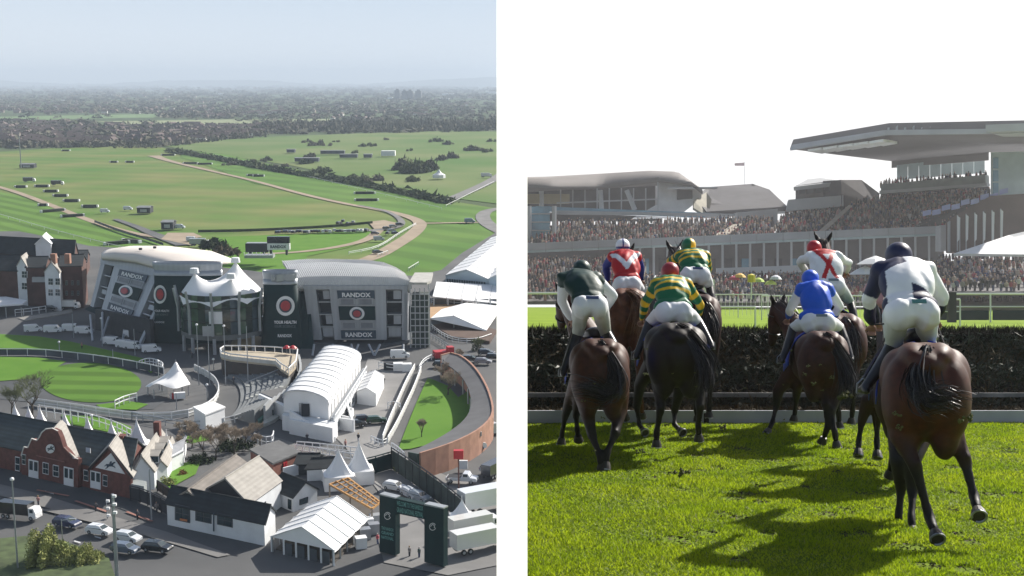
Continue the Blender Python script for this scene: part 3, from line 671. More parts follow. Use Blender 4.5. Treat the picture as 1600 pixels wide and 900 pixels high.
# ================================================================== LEFT PLACE: the venue buildings
ZY = 4.5
def DY(row): return G(400, row, ZY).y
def shellpts(mb, a, b, n, th): return loft(mb, [a, b], n, th)
clad = mat('stand_cladding', (0.36, 0.385, 0.42), 0.45, 0.1, 0.08, metal=0.25, stripes=((1,0,.0), 1.4, .07))
roofm = mat('seamed_roof', (0.68, 0.67, 0.66), 0.6, 0.06, 0.1)
roofA = mat('pale_roof', (0.66, 0.60, 0.54), 0.6, 0.08, 0.05)
ringr = mat('red_emblem', (0.40, 0.03, 0.04), 0.5, 0.2, 1)
letter = mat('white_letter', (0.75, 0.75, 0.75), 0.6, 0.05)
silver = mat('silver_post', (0.33, 0.35, 0.38), 0.4, 0.1, metal=0.4)
def patchfn(BL, BR, TL, TR, off):
    n = (BR - BL).cross(TL - BL).normalized()
    if n.y > 0: n = -n
    return lambda u, v, o=0.0: BL.lerp(BR, u).lerp(TL.lerp(TR, u), v) + n * (off + o)
def rectp(fn, u0, u1, v0, v1, th=.3, o=0.0, mb=None):
    mb = mb or MB(); mb.slab([fn(u0, v0, o), fn(u1, v0, o), fn(u1, v1, o), fn(u0, v1, o)], th); return mb
def emblem(t, fn, cu, cv, ru, rv, o=.3, leaf=True):
    def disc(r, o2, n=28):
        b = MB(); ps = [fn(cu + ru*r*math.cos(a), cv + rv*r*math.sin(a), o2) for a in [2*math.pi*i/n for i in range(n)]]
        return b.slab(ps, .15)
    disc(1, o).build('emblem_ring', letter, t); disc(.68, o+.2).build('emblem_disc', navy, t); disc(.5, o+.4).build('emblem_centre', ringr, t)
def stand_face(t, fn, um=(.32, .68), panels=None):
    u0, u1 = um
    rectp(fn, u0, u1, .76, .91, .3, .5).build('sign_panel', navy, t)
    rectp(fn, u0, u1, .03, .18, .3, .5).build('sign_panel', navy, t)
    rectp(fn, u0, u1, .37, .62, .3, .5).build('emblem_panel', dgreen, t)
    for v in (.79, .06):
        b = MB(); text_on(b, 'RANDOX', lambda u, w: fn(u, w, .62), u0+.13*(u1-u0), u1-.1*(u1-u0), v, v+.085, .035); b.build('lettering', letter, t)
    for v in (.205, .64):
        for s in (0, 1):
            b = MB(); a = u0 + s*(u1-u0)*.5; c = a + (u1-u0)*.5
            for q in ((a+.01, c-.01, v, v+.012), (a+.01, c-.01, v+.12, v+.132), (a+.01, a+.018, v, v+.13), (c-.018, c-.01, v, v+.13)): rectp(fn, *q, .25, .55, b)
            b.build('hanging_frame', silver, t)
            rectp(fn, a+.03, c-.03, v+.02, v+.11, .1, .4).build('mesh_panel', mat('mesh_grey', (.2,.21,.23), .6), t)
# ---- right stand
t = empty('grandstand', GY(560, 545), label='grey grandstand with rolled seamed roof and lettered banners right of the oval tower', cat='grandstand')
r0 = 537
BL, BR, TL, TR = QR(486,531,r0), QR(636,531,r0), QR(474,446,r0), QR(637,446,r0)
fn = patchfn(BL, BR, TL, TR, 0)
rectp(fn, 0, 1, 0, 1, .8, -3.5).build('facade_wall', clad, t)
for a, c in ((0, .115), (.245, .32), (.68, .79), (.945, 1)): rectp(fn, a, c, 0, .96, 3.2, 0).build('facade_pier', clad, t)
rectp(fn, .32, .68, .0, .96, 3.0, .1).build('facade_pier', clad, t)
rectp(fn, 0, 1, .93, 1.0, 3.0, .25).build('fascia', clad, t)
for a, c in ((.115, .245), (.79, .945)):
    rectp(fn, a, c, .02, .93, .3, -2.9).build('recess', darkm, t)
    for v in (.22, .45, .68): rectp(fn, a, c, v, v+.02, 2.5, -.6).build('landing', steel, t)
    for v in (.05, .28, .74): rectp(fn, a + (c-a)*(.1 if v < .1 else .45), c-.01, v, v+.16, .2, -1.0).build('stair_panel', clad, t)
stand_face(t, fn); emblem(t, fn, .5, .495, .075, .12, .7)
b = MB()
fr = [QR(x, y, r0-.5) for x, y in [(468,450),(480,449),(520,449),(580,449),(625,449),(641,452)]]
f2 = [QR(x, y, r0-1) for x, y in [(458,436),(480,433),(520,432),(580,433),(622,434),(641,440)]]
mid = [QR(x, y, r0-22) for x, y in [(446,414),(480,411),(520,410),(580,413),(612,418),(632,427)]]
bk = [QR(x, y, r0-55) for x, y in [(441,408),(480,405),(520,405),(570,406),(598,410),(618,418)]]
loft(b, [fr, f2, mid, bk], 40, (0, 1, -1.2)); b.build('roof', roofm, t, smooth=True)
b = MB(); cs = [resamp(c, 60) for c in (fr, f2, mid, bk)]
for i in range(0, 61, 1): b.tube([cs[j][i] + Vector((0, -.1, .12)) for j in range(4)], .12, 3)
b.build('roof_seam', mat('seam', (.6,.6,.6), .5), t, kind='stuff')
MB().box(QR(557,420,r0-18), (4, 2, .8)).build('roof_vent', darkm, t)
e0, e1 = QR(637,531,r0), QR(637,446,r0)
b = MB(); b.slab([e0, e0 + Vector((-4,30,0)), e1 + Vector((-4,30,-3)), e1+Vector((0,0,-2))], 1.0); b.build('side_wall', clad, t)
b = MB()
loft(b, [[QR(x, y, r0+1) for x, y in [(470,530),(500,536),(560,541),(610,537),(640,531)]], [QR(x, y, r0+1) for x, y in [(474,537),(500,544),(560,548),(610,543),(640,535)]]], 20, (0, 12, 0)); b.build('balcony', mat('balcony_edge', (.10,.11,.12), .6), t)
for x0, x1 in ((553,549),(553,560),(585,576),(585,594),(630,630),(488,491),(520,520)):
    a = GY(x0, 560); MB().tube([GY(x0, 556), QR(x1, 538, 553)], .3, 6).build('column', silver, t)
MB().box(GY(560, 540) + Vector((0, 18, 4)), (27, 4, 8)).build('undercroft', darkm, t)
# ---- left stand (leaning, seen obliquely)
t = empty('grandstand', GY(190, 530), label='leaning grey grandstand with pale curved roof and lettered banners, leftmost of the two', cat='grandstand')
rl, rr = 503, 535
BL, BR, TL, TR = QR(141,478,rl), QR(232,515,rr), QR(160,400,rl-3), QR(275,425,rr-4)
fn = patchfn(BL, BR, TL, TR, 0)
rectp(fn, 0, 1, 0, 1, .8, -3).build('facade_wall', clad, t)
for a, c in ((0, .06), (.2, .33), (.72, .80), (.95, 1)): rectp(fn, a, c, 0, .97, 2.6, 0).build('facade_pier', clad, t)
rectp(fn, .33, .72, 0, .97, 2.6, .05).build('facade_pier', clad, t)
rectp(fn, 0, 1, .86, 1.0, 2.8, .25).build('fascia', clad, t)
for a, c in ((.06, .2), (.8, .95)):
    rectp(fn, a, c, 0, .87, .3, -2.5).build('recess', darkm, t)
    for v in (.2, .42, .64): rectp(fn, a, c, v, v+.02, 2, -.5).build('landing', steel, t)
    rectp(fn, a+.03, c-.04, .3, .38, .2, -.7).build('stair_panel', clad, t)
fn2 = patchfn(fn(.0,.04), fn(1,.06), fn(0,.90), fn(1,.93), 0)
stand_face(t, fn2, (.31, .70)); emblem(t, fn2, .5, .495, .1, .125, .7)
b = MB()
c0 = [QR(x, y, rl+(x-150)*.25) for x, y in [(158,402),(180,403),(210,407),(245,416),(276,428)]]
c1 = [QR(x, y, rl-2+(x-150)*.2) for x, y in [(158,396),(180,393),(220,394),(262,402),(300,414)]]
c2 = [QR(x, y, rl-12+(x-150)*.1) for x, y in [(164,391),(190,386),(240,387),(300,396),(350,408)]]
c3 = [QR(x, y, rl-40) for x, y in [(170,389),(205,384),(260,384),(330,392),(367,406)]]
loft(b, [c0, c1, c2, c3], 30, (0, 1, -1)); b.build('roof', roofA, t, smooth=True)
for i in (.25, .6): MB().box(Vector(c1[2]).lerp(Vector(c2[2]), i) + Vector((i*8-3, 0, .6)), (.8, .8, .6)).build('roof_vent', darkm, t)
b = MB(); loft(b, [[fn(u, -.01, .2) for u in (0, .5, 1)], [fn(u, -.085, 1.5) for u in (0, .5, 1)]], 10, (0, 8, 0)); b.build('balcony', dgreen, t)
for x, y, x1, y1 in ((141,492,145,525),(196,500,192,518),(232,515,222,525),(170,495,158,512),(160,488,160,545)):
    p = QR(x, y, rr-12); q = GY(x1, 545); MB().tube([p, GY(x1, rr-2)], .3, 6).build('column', silver, t)
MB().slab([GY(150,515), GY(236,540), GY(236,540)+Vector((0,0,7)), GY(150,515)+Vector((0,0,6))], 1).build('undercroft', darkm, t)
MB().tube([fn(1, .95, .5), GY(219, 538)], .7, 6).build('raking_strut', clad, t)
# ---- oval towers
def tower(cx, row, rx, ry, ytop, label, lcx, yl, flare=1.12):
    t = empty('oval_tower', GY(cx, row), label=label, cat='tower'); g = GY(cx, row - 6); k = kpx(row)
    H = HT(g, ytop); A = rx/k; B_ = ry/k
    def L(prof, m, name, sm=True):
        b = MB(); n = 40; vs = []
        for (s, z) in prof:
            for j in range(n):
                a = 2*math.pi*j/n; e = .8
                vs.append((g.x + A*s*math.copysign(abs(math.cos(a))**e, math.cos(a)), g.y + B_*s*math.copysign(abs(math.sin(a))**e, math.sin(a)), z))
        b.add(vs, [(i*n+j, i*n+(j+1) % n, (i+1)*n+(j+1) % n, (i+1)*n+j) for i in range(len(prof)-1) for j in range(n)] + [tuple(range((len(prof)-1)*n, len(prof)*n))])
        return b.build(name, m, t, smooth=sm)
    L([(flare, ZY), (1.04, ZY+(H-ZY)*.5), (1, H-3.5)], dgreen, 'drum_wall')
    L([(1.03, H-3.6), (1.03, H-2.2)], silver, 'parapet_band')
    L([(1.0, H-2.3), (1.04, H-.8), (1.04, H), (.96, H), (.96, H-2.2)], clad, 'parapet')
    L([(.97, H-2.6), (.97, H-2.4)], mat('roof_deck', (.12,.13,.14), .8), 'roof_deck')
    rr_ = random.Random(int(cx))
    for i in range(14): MB().box((g.x + rr_.uniform(-.65,.65)*A, g.y + rr_.uniform(-.6,.6)*B_, H-1.7), (rr_.uniform(1,2.6), rr_.uniform(1,5), rr_.uniform(.7,1.8)), rr_.uniform(0,1)).build('roof_plant', rr_.choice([white, steel, silver]), t)
    yf = g.y - B_*1.02
    def f(u, v, o=0.0):       # u metres along x from lcx centre, v row
        d = RXI @ Vector(((lcx + u - 800)/F, 1, (HZ - v)/F)); yy = g.y - B_
        for _ in range(6):
            tt = yy/d.y; x = d.x*tt; z = LH + d.z*tt
            sc = 1.04 + (flare-1.04)*max(0, 1-(z-ZY)/((H-ZY)*.5)); s = min(.995, abs((x-g.x)/(A*sc)))
            yy = g.y - B_*sc*(1 - s**(2/.8))**(.8/2) - .25 - o
        tt = yy/d.y; return Vector((d.x*tt, yy, LH + d.z*tt))
    return t, f
t, f = tower(298, 541, 54, 10, 409, 'dark green oval tower partly behind the white tent pavilion, right of the leaning stand', 250, 461)
def disc2(t, f, cy, rx, ry, m, o, name):
    n = 28; b = MB(); k = [f(rx*math.cos(2*math.pi*i/n), cy + ry*math.sin(2*math.pi*i/n), o) for i in range(n)]
    c = f(0, cy, o); b.add([c] + k, [(0, 1+(i+1) % n, 1+i) for i in range(n)]); b.build(name, m, t)
for r_, m, o, nm in ((1, letter, .1, 'emblem_ring'), (.72, navy, .3, 'emblem_disc'), (.55, ringr, .5, 'emblem_centre')): disc2(t, f, 460, 10*r_, 14.5*r_, m, o, nm)
def ptext(t, f, s, u0, u1, v0, v1, m=letter, o=.2, bold=.01):
    b = MB(); text_on(b, s, lambda u, v: f(u, v, o), u0, u1, v1, v0, bold); b.build('lettering', m, t)
dimw = mat('dim_letter', (.12,.16,.17), .6)
ptext(t, f, 'YOUR HEALTH', -9, 14, 484, 487.5); ptext(t, f, 'OUR SCIENCE', -9, 13, 490, 493, dimw); ptext(t, f, 'RANDOX', -9, 7, 502, 505)
t, f = tower(441, 549, 27, 12, 422, 'dark green oval tower with ring emblem between tent pavilion and right grandstand', 446, 478, 1.28)
for r_, m, o, nm in ((1, letter, .1, 'emblem_ring'), (.68, navy, .3, 'emblem_disc'), (.52, ringr, .5, 'emblem_centre')): disc2(t, f, 478, 14.5*r_, 15.5*r_, m, o, nm)
ptext(t, f, 'YOUR HEALTH', -18, 17, 501, 506, bold=.03); ptext(t, f, 'OUR SCIENCE', -17, 16, 508, 512, dimw); ptext(t, f, 'RANDOX', -12, 10, 522, 527, bold=.03)
b = MB(); b.slab([QR(466,430,530), QR(478,448,530), QR(488,548,545), QR(466,550,545)], .8); b.build('dark_fin', dgreen, t)
# ---- tent pavilion
t = empty('tent_pavilion', GY(345, 545), label='glass pavilion under a white peaked membrane roof between the two dark oval towers', cat='pavilion')
g = GY(350, 541); k = kpx(541); A = 70/k; B_ = 11.5
zb = HT(g, 456)
pk = [(-38/k, -3, 4.6, 5), (18/k, 4, 6.6, 8), (24/k, -6.5, 3.6, 5)]
def roofz(x, y, e):
    z = zb - 1.6 * e**3 + 1.2
    for (a, c, h, s) in pk:
        d = math.hypot(x-a, (y-c)*1.0); z += h*math.exp(-d/(s**.5*1.25))
    return z - 2.4*e**6
b = MB(); vs = []; n = 72; rings = 22
for i in range(rings+1):
    e = i/rings
    for j in range(n):
        a = 2*math.pi*j/n; sc = e*(1 - .06*abs(math.sin(4*a))*e**3)
        x = A*sc*math.cos(a); y = B_*sc*math.sin(a); vs.append((g.x+x, g.y+y, roofz(x, y, e) + (1.1*abs(math.sin(4*a))*e**5)))
b.add(vs, [(i*n+j, (i+1)*n+j, (i+1)*n+(j+1) % n, i*n+(j+1) % n) for i in range(rings) for j in range(n)])
b.build('membrane_roof', tentm, t, smooth=True)
for (a, c, h, s) in pk[:3]:
    MB().lathe((g.x+a, g.y+c, roofz(a, c, 0)-.6), [(1.3,0),(1.1,1.2),(1.0,1.3)], 10).build('peak_cap', white, t)
z0, z1 = HT(g, 512), zb+.8
gm = mat('green_glass', (0.02, 0.035, 0.03), 0.1, 0.6, 0.25)
nseg = 16; ring = [(g.x + A*.93*math.cos(a), g.y + B_*.93*math.sin(a)) for a in [math.pi + math.pi*i/nseg for i in range(nseg+1)]]
for i in range(nseg):
    for q in range(3):
        za = z0 + (z1-z0)*q/3; zc = z0 + (z1-z0)*(q+1)/3 - .25
        p0, p1 = Vector((*ring[i], 0)), Vector((*ring[i+1], 0))
        MB().slab([p0+Vector((0,0,za)), p1+Vector((0,0,za)), p1+Vector((0,0,zc)), p0+Vector((0,0,zc))], .3).build('glass_pane', [gm, mat('green_glass2', (.05,.10,.06), .08, .4, .4), mat('blue_glass_pane', (.05,.075,.09), .06, .4, .4)][(i*5+q*3) % 3], t)
b = MB().prism(ring, z0-1.4, z0-.1); b.build('floor_slab', mat('floor_edge', (.12,.13,.13), .7), t)
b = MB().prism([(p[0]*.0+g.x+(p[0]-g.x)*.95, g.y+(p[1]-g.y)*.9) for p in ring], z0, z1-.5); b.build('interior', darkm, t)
for i in (0, 2, 5, 8, 11, 14, 16):
    p = Vector((g.x + (ring[i][0]-g.x)*1.06, g.y + (ring[i][1]-g.y)*1.12, 0)); q = Vector((g.x + (ring[i][0]-g.x)*1.15, g.y + (ring[i][1]-g.y)*1.2, 0))
    MB().tube([p+Vector((0,0,z0)), p+Vector((0,0,z0+(z1-z0)*.62)), q+Vector((0,0,z1+1))], .38, 6).build('mast', silver, t)
for i in (3, 5, 8, 11, 13):
    p = Vector((*ring[i], ZY)); MB().post(p, z0-ZY-1, .5).build('leg', silver, t)
MB().box((g.x+ (352-348)/k, ring[8][1]-.4, z0+(z1-z0)*.45), (3.4, .3, 3.2)).build('notice_board', white, t)
MB().box((g.x+8/k*-1, ring[8][1]-.4, z0+1.2), (3, .3, 2.6)).build('notice_board', silver, t)
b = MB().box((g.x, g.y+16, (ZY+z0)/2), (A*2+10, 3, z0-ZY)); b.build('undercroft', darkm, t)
ball = mat('sand_ball', (.35,.30,.2), .8)
b = MB(); b.lathe((g.x+6, g.y+2, z0-8), [(4.5,0),(5,2),(4,4.5),(2,5.6),(.3,6)], 14); b.build('reception_pod', ball, t, smooth=True)
# ---- scaffold tower
t = empty('scaffold_tower', GY(657, 547), label='dark scaffold stair tower with a pale flat cap at the right end of the stand', cat='tower')
g = GY(658, 540); k = kpx(540); W = 30/k; H = HT(g, 447)
MB().box((g.x, g.y, (ZY+H)/2-1), (W*.86, 5, H-ZY-2)).build('netting', mat('netting', (.035,.05,.045), .9, .5, .4), t)
for i in range(9):
    z = ZY + (H-ZY)*(i+.5)/9.5
    for dx in (-.5, .5): pass
    MB().box((g.x, g.y-2.7, z), (W, .18, .25)).build('ledger', steel, t)
for dx in (-.5, -.25, 0, .25, .5): MB().box((g.x+dx*W, g.y-2.9, (ZY+H)/2), (.22, .22, H-ZY)).build('standard', steel, t)
MB().prism([(g.x-W*.55, g.y-3), (g.x-W*.3, g.y-4), (g.x+W*.4, g.y-4), (g.x+W*.58, g.y-1), (g.x+W*.5, g.y+14), (g.x-W*.5, g.y+14)], H+1, H+1.6).build('cap', mat('cap_grey', (.4,.39,.36), .8), t)
for dx in (-.45, .45): MB().box((g.x+dx*W, g.y-2, H+.3), (.3, .3, 1.6)).build('cap_post', steel, t)
# ---- generic tents
def ridge_tent(label, FL, FR, BLk, eave, ridge, name='marquee', m=tentm, bays=5, arch=False, walls=True, cat='marquee', open_front=False, wm=None, posts=True):
    "FL, FR front ground corners, BLk back-left ground corner (left points), eave / ridge heights above ground"
    FL, FR, BK = Vector(FL), Vector(FR), Vector(BLk); U = FR - FL; V = BK - FL; Z = Vector((0, 0, 1))
    t = empty(name, FL, label=label, cat=cat); wm = wm or m
    if arch: pr = [(0, eave)] + [(.5 - .5*math.cos(math.pi*i/10), eave + (ridge-eave)*math.sin(math.pi*i/10)**.8) for i in range(1, 10)] + [(1, eave)]
    else: pr = [(0, eave), (.25, eave+(ridge-eave)*.52), (.5, ridge), (.75, eave+(ridge-eave)*.52), (1, eave)]
    for j in range(bays):
        v0, v1 = j/bays + .004, (j+1)/bays - .004
        b = MB(); vs = []
        for v, s in ((v0, 0), ((v0+v1)/2, -.10), (v1, 0)):
            for (u, z) in pr: vs.append(FL + U*(u*1.03-.015) + V*v + Z*(z+s))
        n = len(pr); b.add(vs, [(r*n+i, r*n+i+1, (r+1)*n+i+1, (r+1)*n+i) for r in range(2) for i in range(n-1)])
        m2 = len(b.v); b.add([Vector(v)-Z*.25 for v in vs], [(r*n+i, (r+1)*n+i, (r+1)*n+i+1, r*n+i+1) for r in range(2) for i in range(n-1)])
        b.build('roof_panel', m, t, smooth=arch)
    b = MB()
    for j in range(bays+1): b.tube([FL + U*(u*1.03-.015) + V*(j/bays) + Z*(z+.02) for (u, z) in pr], .12, 4)
    b.build('roof_rib', mat('tent_rib', (.62,.63,.64), .6), t)
    for v, nm in ((0, 'gable'), (1, 'gable')):
        b = MB(); ps = [FL + U*u + V*(v*.98+.01) + Z*z for (u, z) in pr]
        base = [FL + U + V*(v*.98+.01) + Z*(eave if open_front else 0), FL + V*(v*.98+.01) + Z*(eave if open_front else 0)]
        if open_front: b.slab(ps, .1)
        else: b.slab(ps + base, .1)
        b.build(nm, wm, t)
    for u in (0.01, .99):
        if not walls: break
        for j in range(bays):
            a = FL + U*u + V*(j/bays+.01); c = FL + U*u + V*((j+1)/bays-.01)
            MB().slab([a, c, c+Z*eave, a+Z*eave], .1).build('side_wall', wm, t)
    if not walls:
        for u in (0.01, .99):
            for j in range(bays+1): MB().post(FL + U*u + V*(j/bays), eave, .15, 5).build('leg', steel, t)
    return t, FL, U, V
# main arched marquee with podium
Zv = Vector((0, 0, 1))
ph = 4.0
FL, FR, BK = QR(443,662,665), QR(513,672,668), QR(500,568,594)
FL = GY(444, 668); FR = GY(514, 680); BK = GY(504, 590)
t, a_, U, V = ridge_tent('long white arched marquee on a white podium at the middle of the venue', FL + Zv*3.2, FR + Zv*3.2, BK + Zv*3.2, 3.0, 5.2, bays=11, arch=True)
MB().box((FL+U*.5) + Zv*(3.2+1.3) + Vector((0,-.3,0)), (1.6, .2, 2.6)).build('door', darkm, t)
MB().box((FL+U*.4) + Zv*(3.2+1.3) + Vector((0,-.3,0)), (.8, .15, 2.6)).build('door', silver, t)
t = empty('podium', FL, label='white podium building with stairs and balcony under the arched marquee', cat='building')
b = MB(); O = FL - Vector((0, 2, 0)); b.prism([O[:2], (O+U)[:2], (O+U+V)[:2], (O+V)[:2]], ZY, ZY+3.1); b.build('wall', white, t)
side0 = FL + U*1.02
for j in range(9):
    p = side0 + V*(j/9+.05) + U*.13; q = side0 + V*(j/9+.1) + U*.13
    MB().slab([p+Zv*1.0, q+Zv*1.0, q+Zv*2.2, p+Zv*2.2], .2).build('window', glass, t)
b = MB(); b.prism([(side0)[:2], (side0+U*.12)[:2], (side0+U*.12+V)[:2], (side0+V)[:2]], ZY, ZY+3.15); b.build('balcony', white, t)
b = MB()
for j in range(19): b.post(side0 + U*.12 + V*(j/18) + Zv*3.1, 1.1, .1, 4)
b.build('balustrade', white, t, kind='stuff'); MB().tube([side0 + U*.12 + Zv*4.3, side0 + U*.12 + V + Zv*4.3], .12, 5).build('handrail', white, t)
MB().tube([side0 + U*.05 + Zv*3.3, side0 + U*.05 + V + Zv*3.3], .5, 5).build('cable_run', steel, t)
# front terrace blocks
def block(px, py0, h, name, m, t, top=None, dz=0):
    b = MB(); b.prism([GY(x, y)[:2] for x, y in zip(px, py0)], ZY+dz, ZY+h); return b.build(name, m, t)
block((404,452,470,440),(638,662,640,628), 3.2, 'wall', white, t)
block((406,450,464,440),(636,656,638,628), 3.35, 'terrace', mat('terrace_grey', (.12,.12,.12), .9), t)
block((452,520,528,462),(678,692,682,664), 3.0, 'stair_block', white, t)
b = MB(); a0 = GY(453,676); a1 = GY(522,690)
b.slab([a0, a1, a1+Zv*.9, a0+Zv*4.6], .5); b.build('stair_wall', white, t)
for i in range(8):
    p = a0.lerp(a1, (i+.5)/8); MB().box(p + Zv*(3.8-.42*i) + Vector((0, 2.2, -.3)), (1.1, 3.2, .35)).build('step', mat('step_grey', (.3,.3,.3), .8), t)
MB().slab([GY(528,672), GY(553,676), GY(553,676)+Zv*2.6, GY(528,672)+Zv*2.6], .4).build('wall', white, t)
MB().slab([GY(553,676), GY(545,650), GY(545,650)+Zv*2.6, GY(553,676)+Zv*2.6], .4).build('wall', white, t)
MB().slab([GY(420,650), GY(428,654), GY(428,654)+Zv*1.8, GY(420,650)+Zv*1.8], -.15).build('window', glass, t)
t = empty('skip', GY(540,665), label='open white skip full of dark rubbish beside the parked black cars', cat='skip')
q = [GY(523,664), GY(548,670), GY(553,655), GY(530,650)]
for i in range(4): MB().slab([q[i], q[(i+1)%4], q[(i+1)%4]+Zv*2.4, q[i]+Zv*2.4], .3).build('side', white, t)
clumps('rubbish_pile', [(c.x, c.y, ZY+1.2, 1, 2, .7) for c in [q[0].lerp(q[2], s) for s in (.35, .5, .65)]], darkm, 30, label='dark rubbish heaped inside the open white skip', cat='rubbish')
# gabled small tent
ridge_tent('small white gabled tent standing right of the arched marquee', GY(558,632), GY(588,636), GY(572,603), 2.9, 4.0, bays=5, name='gabled_tent', cat='tent')
# front big marquee
t, a_, U, V = ridge_tent('large white marquee at the bottom of the site right of the white slate-roofed building', GY(425,862), GY(522,884), GY(482,812), 2.3, 4.9, bays=5, walls=False, open_front=True)
for u in (.2, .4, .6, .8): MB().slab([a_+U*u, a_+U*(u+.13), a_+U*(u+.13)+Zv*1.9, a_+U*u+Zv*1.9], .1).build('wall_panel', mat('clear_panel', (.08,.09,.1), .2), t)
for u in (0, .2, .4, .6, .8, 1): MB().post(a_+U*u, 2.3, .16, 5).build('leg', white, t)
b = MB(); b.prism([(a_+U*.02+V*.06)[:2], (a_+U*.98+V*.06)[:2], (a_+U*.98+V*.95)[:2], (a_+U*.02+V*.95)[:2]], ZY+.02, ZY+.2); b.build('floor_deck', mat('deck_dark', (.07,.06,.05), .9), t)
# right edge marquees
t, a_, U, V = ridge_tent('huge white marquee with a window band at the right edge behind the seamed stand', GY(696,456), GY(762,462), GY(768,392), 5.6, 8.2, bays=10, wm=mat('pale_blue_wall', (.42,.52,.6), .6, .05))
b = a_ - Vector((0, .6, 0))
for i in range(16): MB().slab([b+U*(.03+i*.058)+Zv*3.0, b+U*(.03+i*.058+.045)+Zv*3.0, b+U*(.03+i*.058+.045)+Zv*4.6, b+U*(.03+i*.058)+Zv*4.6], .15).build('window_pane', glass, t)
MB().slab([b+U*.02, b+U*.06, b+U*.06+Zv*2.6, b+U*.02+Zv*2.6], .2).build('door', darkm, t)
ridge_tent('second ridge of the huge white marquee at the right edge', GY(763,462), GY(793,466), GY(788,410), 5.6, 7.6, bays=8, wm=MATS['pale_blue_wall'])
t = empty('lean_to_tent', GY(730,478), label='long low white roofed tent in front of the huge marquee at the right edge', cat='tent')
for i in range(5):
    x0, x1 = 676+i*22, 676+(i+1)*22-.6
    MB().slab([QR(x0,463+i*2.4,478), QR(x1,463+(i+1)*2.4,478), QR(x1+6,440+(i+1)*1.2,462), QR(x0+6,440+i*1.2,462)], .3).build('roof_panel', tentm, t)
    MB().post(GY(x0+2, 478), 2.4, .2).build('leg', white, t); MB().slab([GY(x0+2,476), GY(x1,476), GY(x1,476)+Zv*1.8, GY(x0+2,476)+Zv*1.8], .1).build('wall_panel', mat('clear_panel', (.08,.09,.1), .2), t)
rail('white_railing', [(674,475),(710,476),(740,480),(776,486)], white, 'white railing along the front of the low tent by the sand floor', 'railing', h=1.6, step=2.5, two=True)
t = empty('canopy_tent', GY(720,520), label='white pitched canopy over a brown timber deck at the right edge of the site', cat='canopy')
A0, A1, A2, A3, A4 = QR(673,497,517), QR(709,493,517), QR(760,516,522), QR(786,478,486), QR(728,473,480)
MB().slab([A0, A1, A4, QR(690,483,490)], .3).build('roof_panel', tentm, t); MB().slab([A1, A2, A3, A4], .3).build('roof_panel', tentm, t); 
MB().slab([A0+Vector((0,-.2,-.2)), A2+Vector((0,-.2,-.2)), A1+Vector((0,-.2,-.2))], .15).build('gable', tentm, t)
for p in (A0, A2, A1): MB().tube([p, Vector((p.x, p.y, ZY))], .18, 5).build('leg', steel, t)
b = MB(); b.prism([GY(x, y)[:2] for x, y in [(676,512),(705,530),(765,538),(776,520),(720,505)]], ZY+.05, ZY+.9); b.build('timber_deck', mat('brown_deck', (.09,.055,.04), .9), t)
rail('white_railing', [(673,512),(690,526),(710,535),(742,537),(768,528)], white, 'curved white railing round the brown deck below the canopy', 'railing', h=1.2, step=2.5, two=True)
rail('white_railing', [(672,528),(688,538),(700,546)], silver, 'short sloping rail left of the brown deck', 'railing', h=1.4, step=2.5, two=True)
# ---- crescent building
t = empty('crescent_building', GY(740,650), label='curved brick building with a broad grey crescent roof round the small lawn', cat='building')
H = 6.2
H = 9.3
outer = [Vector((p.x, p.y, 0)) for p in smoothp([G(x, y, H) for x, y in [(690,556),(708,550),(736,568),(758,600),(769,634),(768,652),(748,672),(715,689),(685,700),(655,709)]], 2)]
inner = [Vector((p.x, p.y, 0)) for p in smoothp([G(x, y, H-1) for x, y in [(690,566),(704,572),(724,590),(736,616),(736,640),(724,658),(700,676),(668,694),(640,706)]], 2)]
n = 26; Oo = resamp(outer, n); Ii = resamp(inner, n)
for i in range(n):
    b = MB(); b.slab([Oo[i]+Zv*(H), Oo[i+1]+Zv*(H), Ii[i+1]+Zv*(H-1.0), Ii[i]+Zv*(H-1.0)][::-1], .35); b.build('roof_panel', mat('felt_roof', (.10,.10,.105), .9, .15, .3), t)
    MB().slab([Oo[i]+Zv*ZY*.9, Oo[i+1]+Zv*ZY*.9, Oo[i+1]+Zv*(H+.25), Oo[i]+Zv*(H+.25)], .4).build('outer_wall', brick2, t)
for i in range(0, 17): MB().slab([Ii[i].lerp(Oo[i],.35)+Zv*ZY*.9, Ii[i+1].lerp(Oo[i+1],.35)+Zv*ZY*.9, Ii[i+1].lerp(Oo[i+1],.35)+Zv*(H-1), Ii[i].lerp(Oo[i],.35)+Zv*(H-1)], .3).build('inner_wall', brick2, t)
b = MB(); b.slab([Oo[n]+Zv*ZY, Ii[n]+Zv*ZY, Ii[n]+Zv*(H-1), Oo[n]+Zv*H], .3); b.build('end_wall', mat('green_door', (.012,.04,.03), .7), t)
for i in range(0, n, 3): MB().tube([Ii[i]+Zv*ZY*.9, Ii[i]+Zv*(H-1.2)], .2, 5).build('column', steel, t)
for i in (9, 12, 17, 20): 
    p = Oo[i].lerp(Oo[i+1], .5); MB().box(p+Zv*(H-.9)+Vector((.1,-.5,0)), (.7,.5,.8)).build('wall_vent', steel, t)
bx = Oo[24]+Zv*(ZY+1.0); MB().box(bx+Vector((3,-1,.4)), (1.6,.5,1.6)).build('notice_board', white, t)
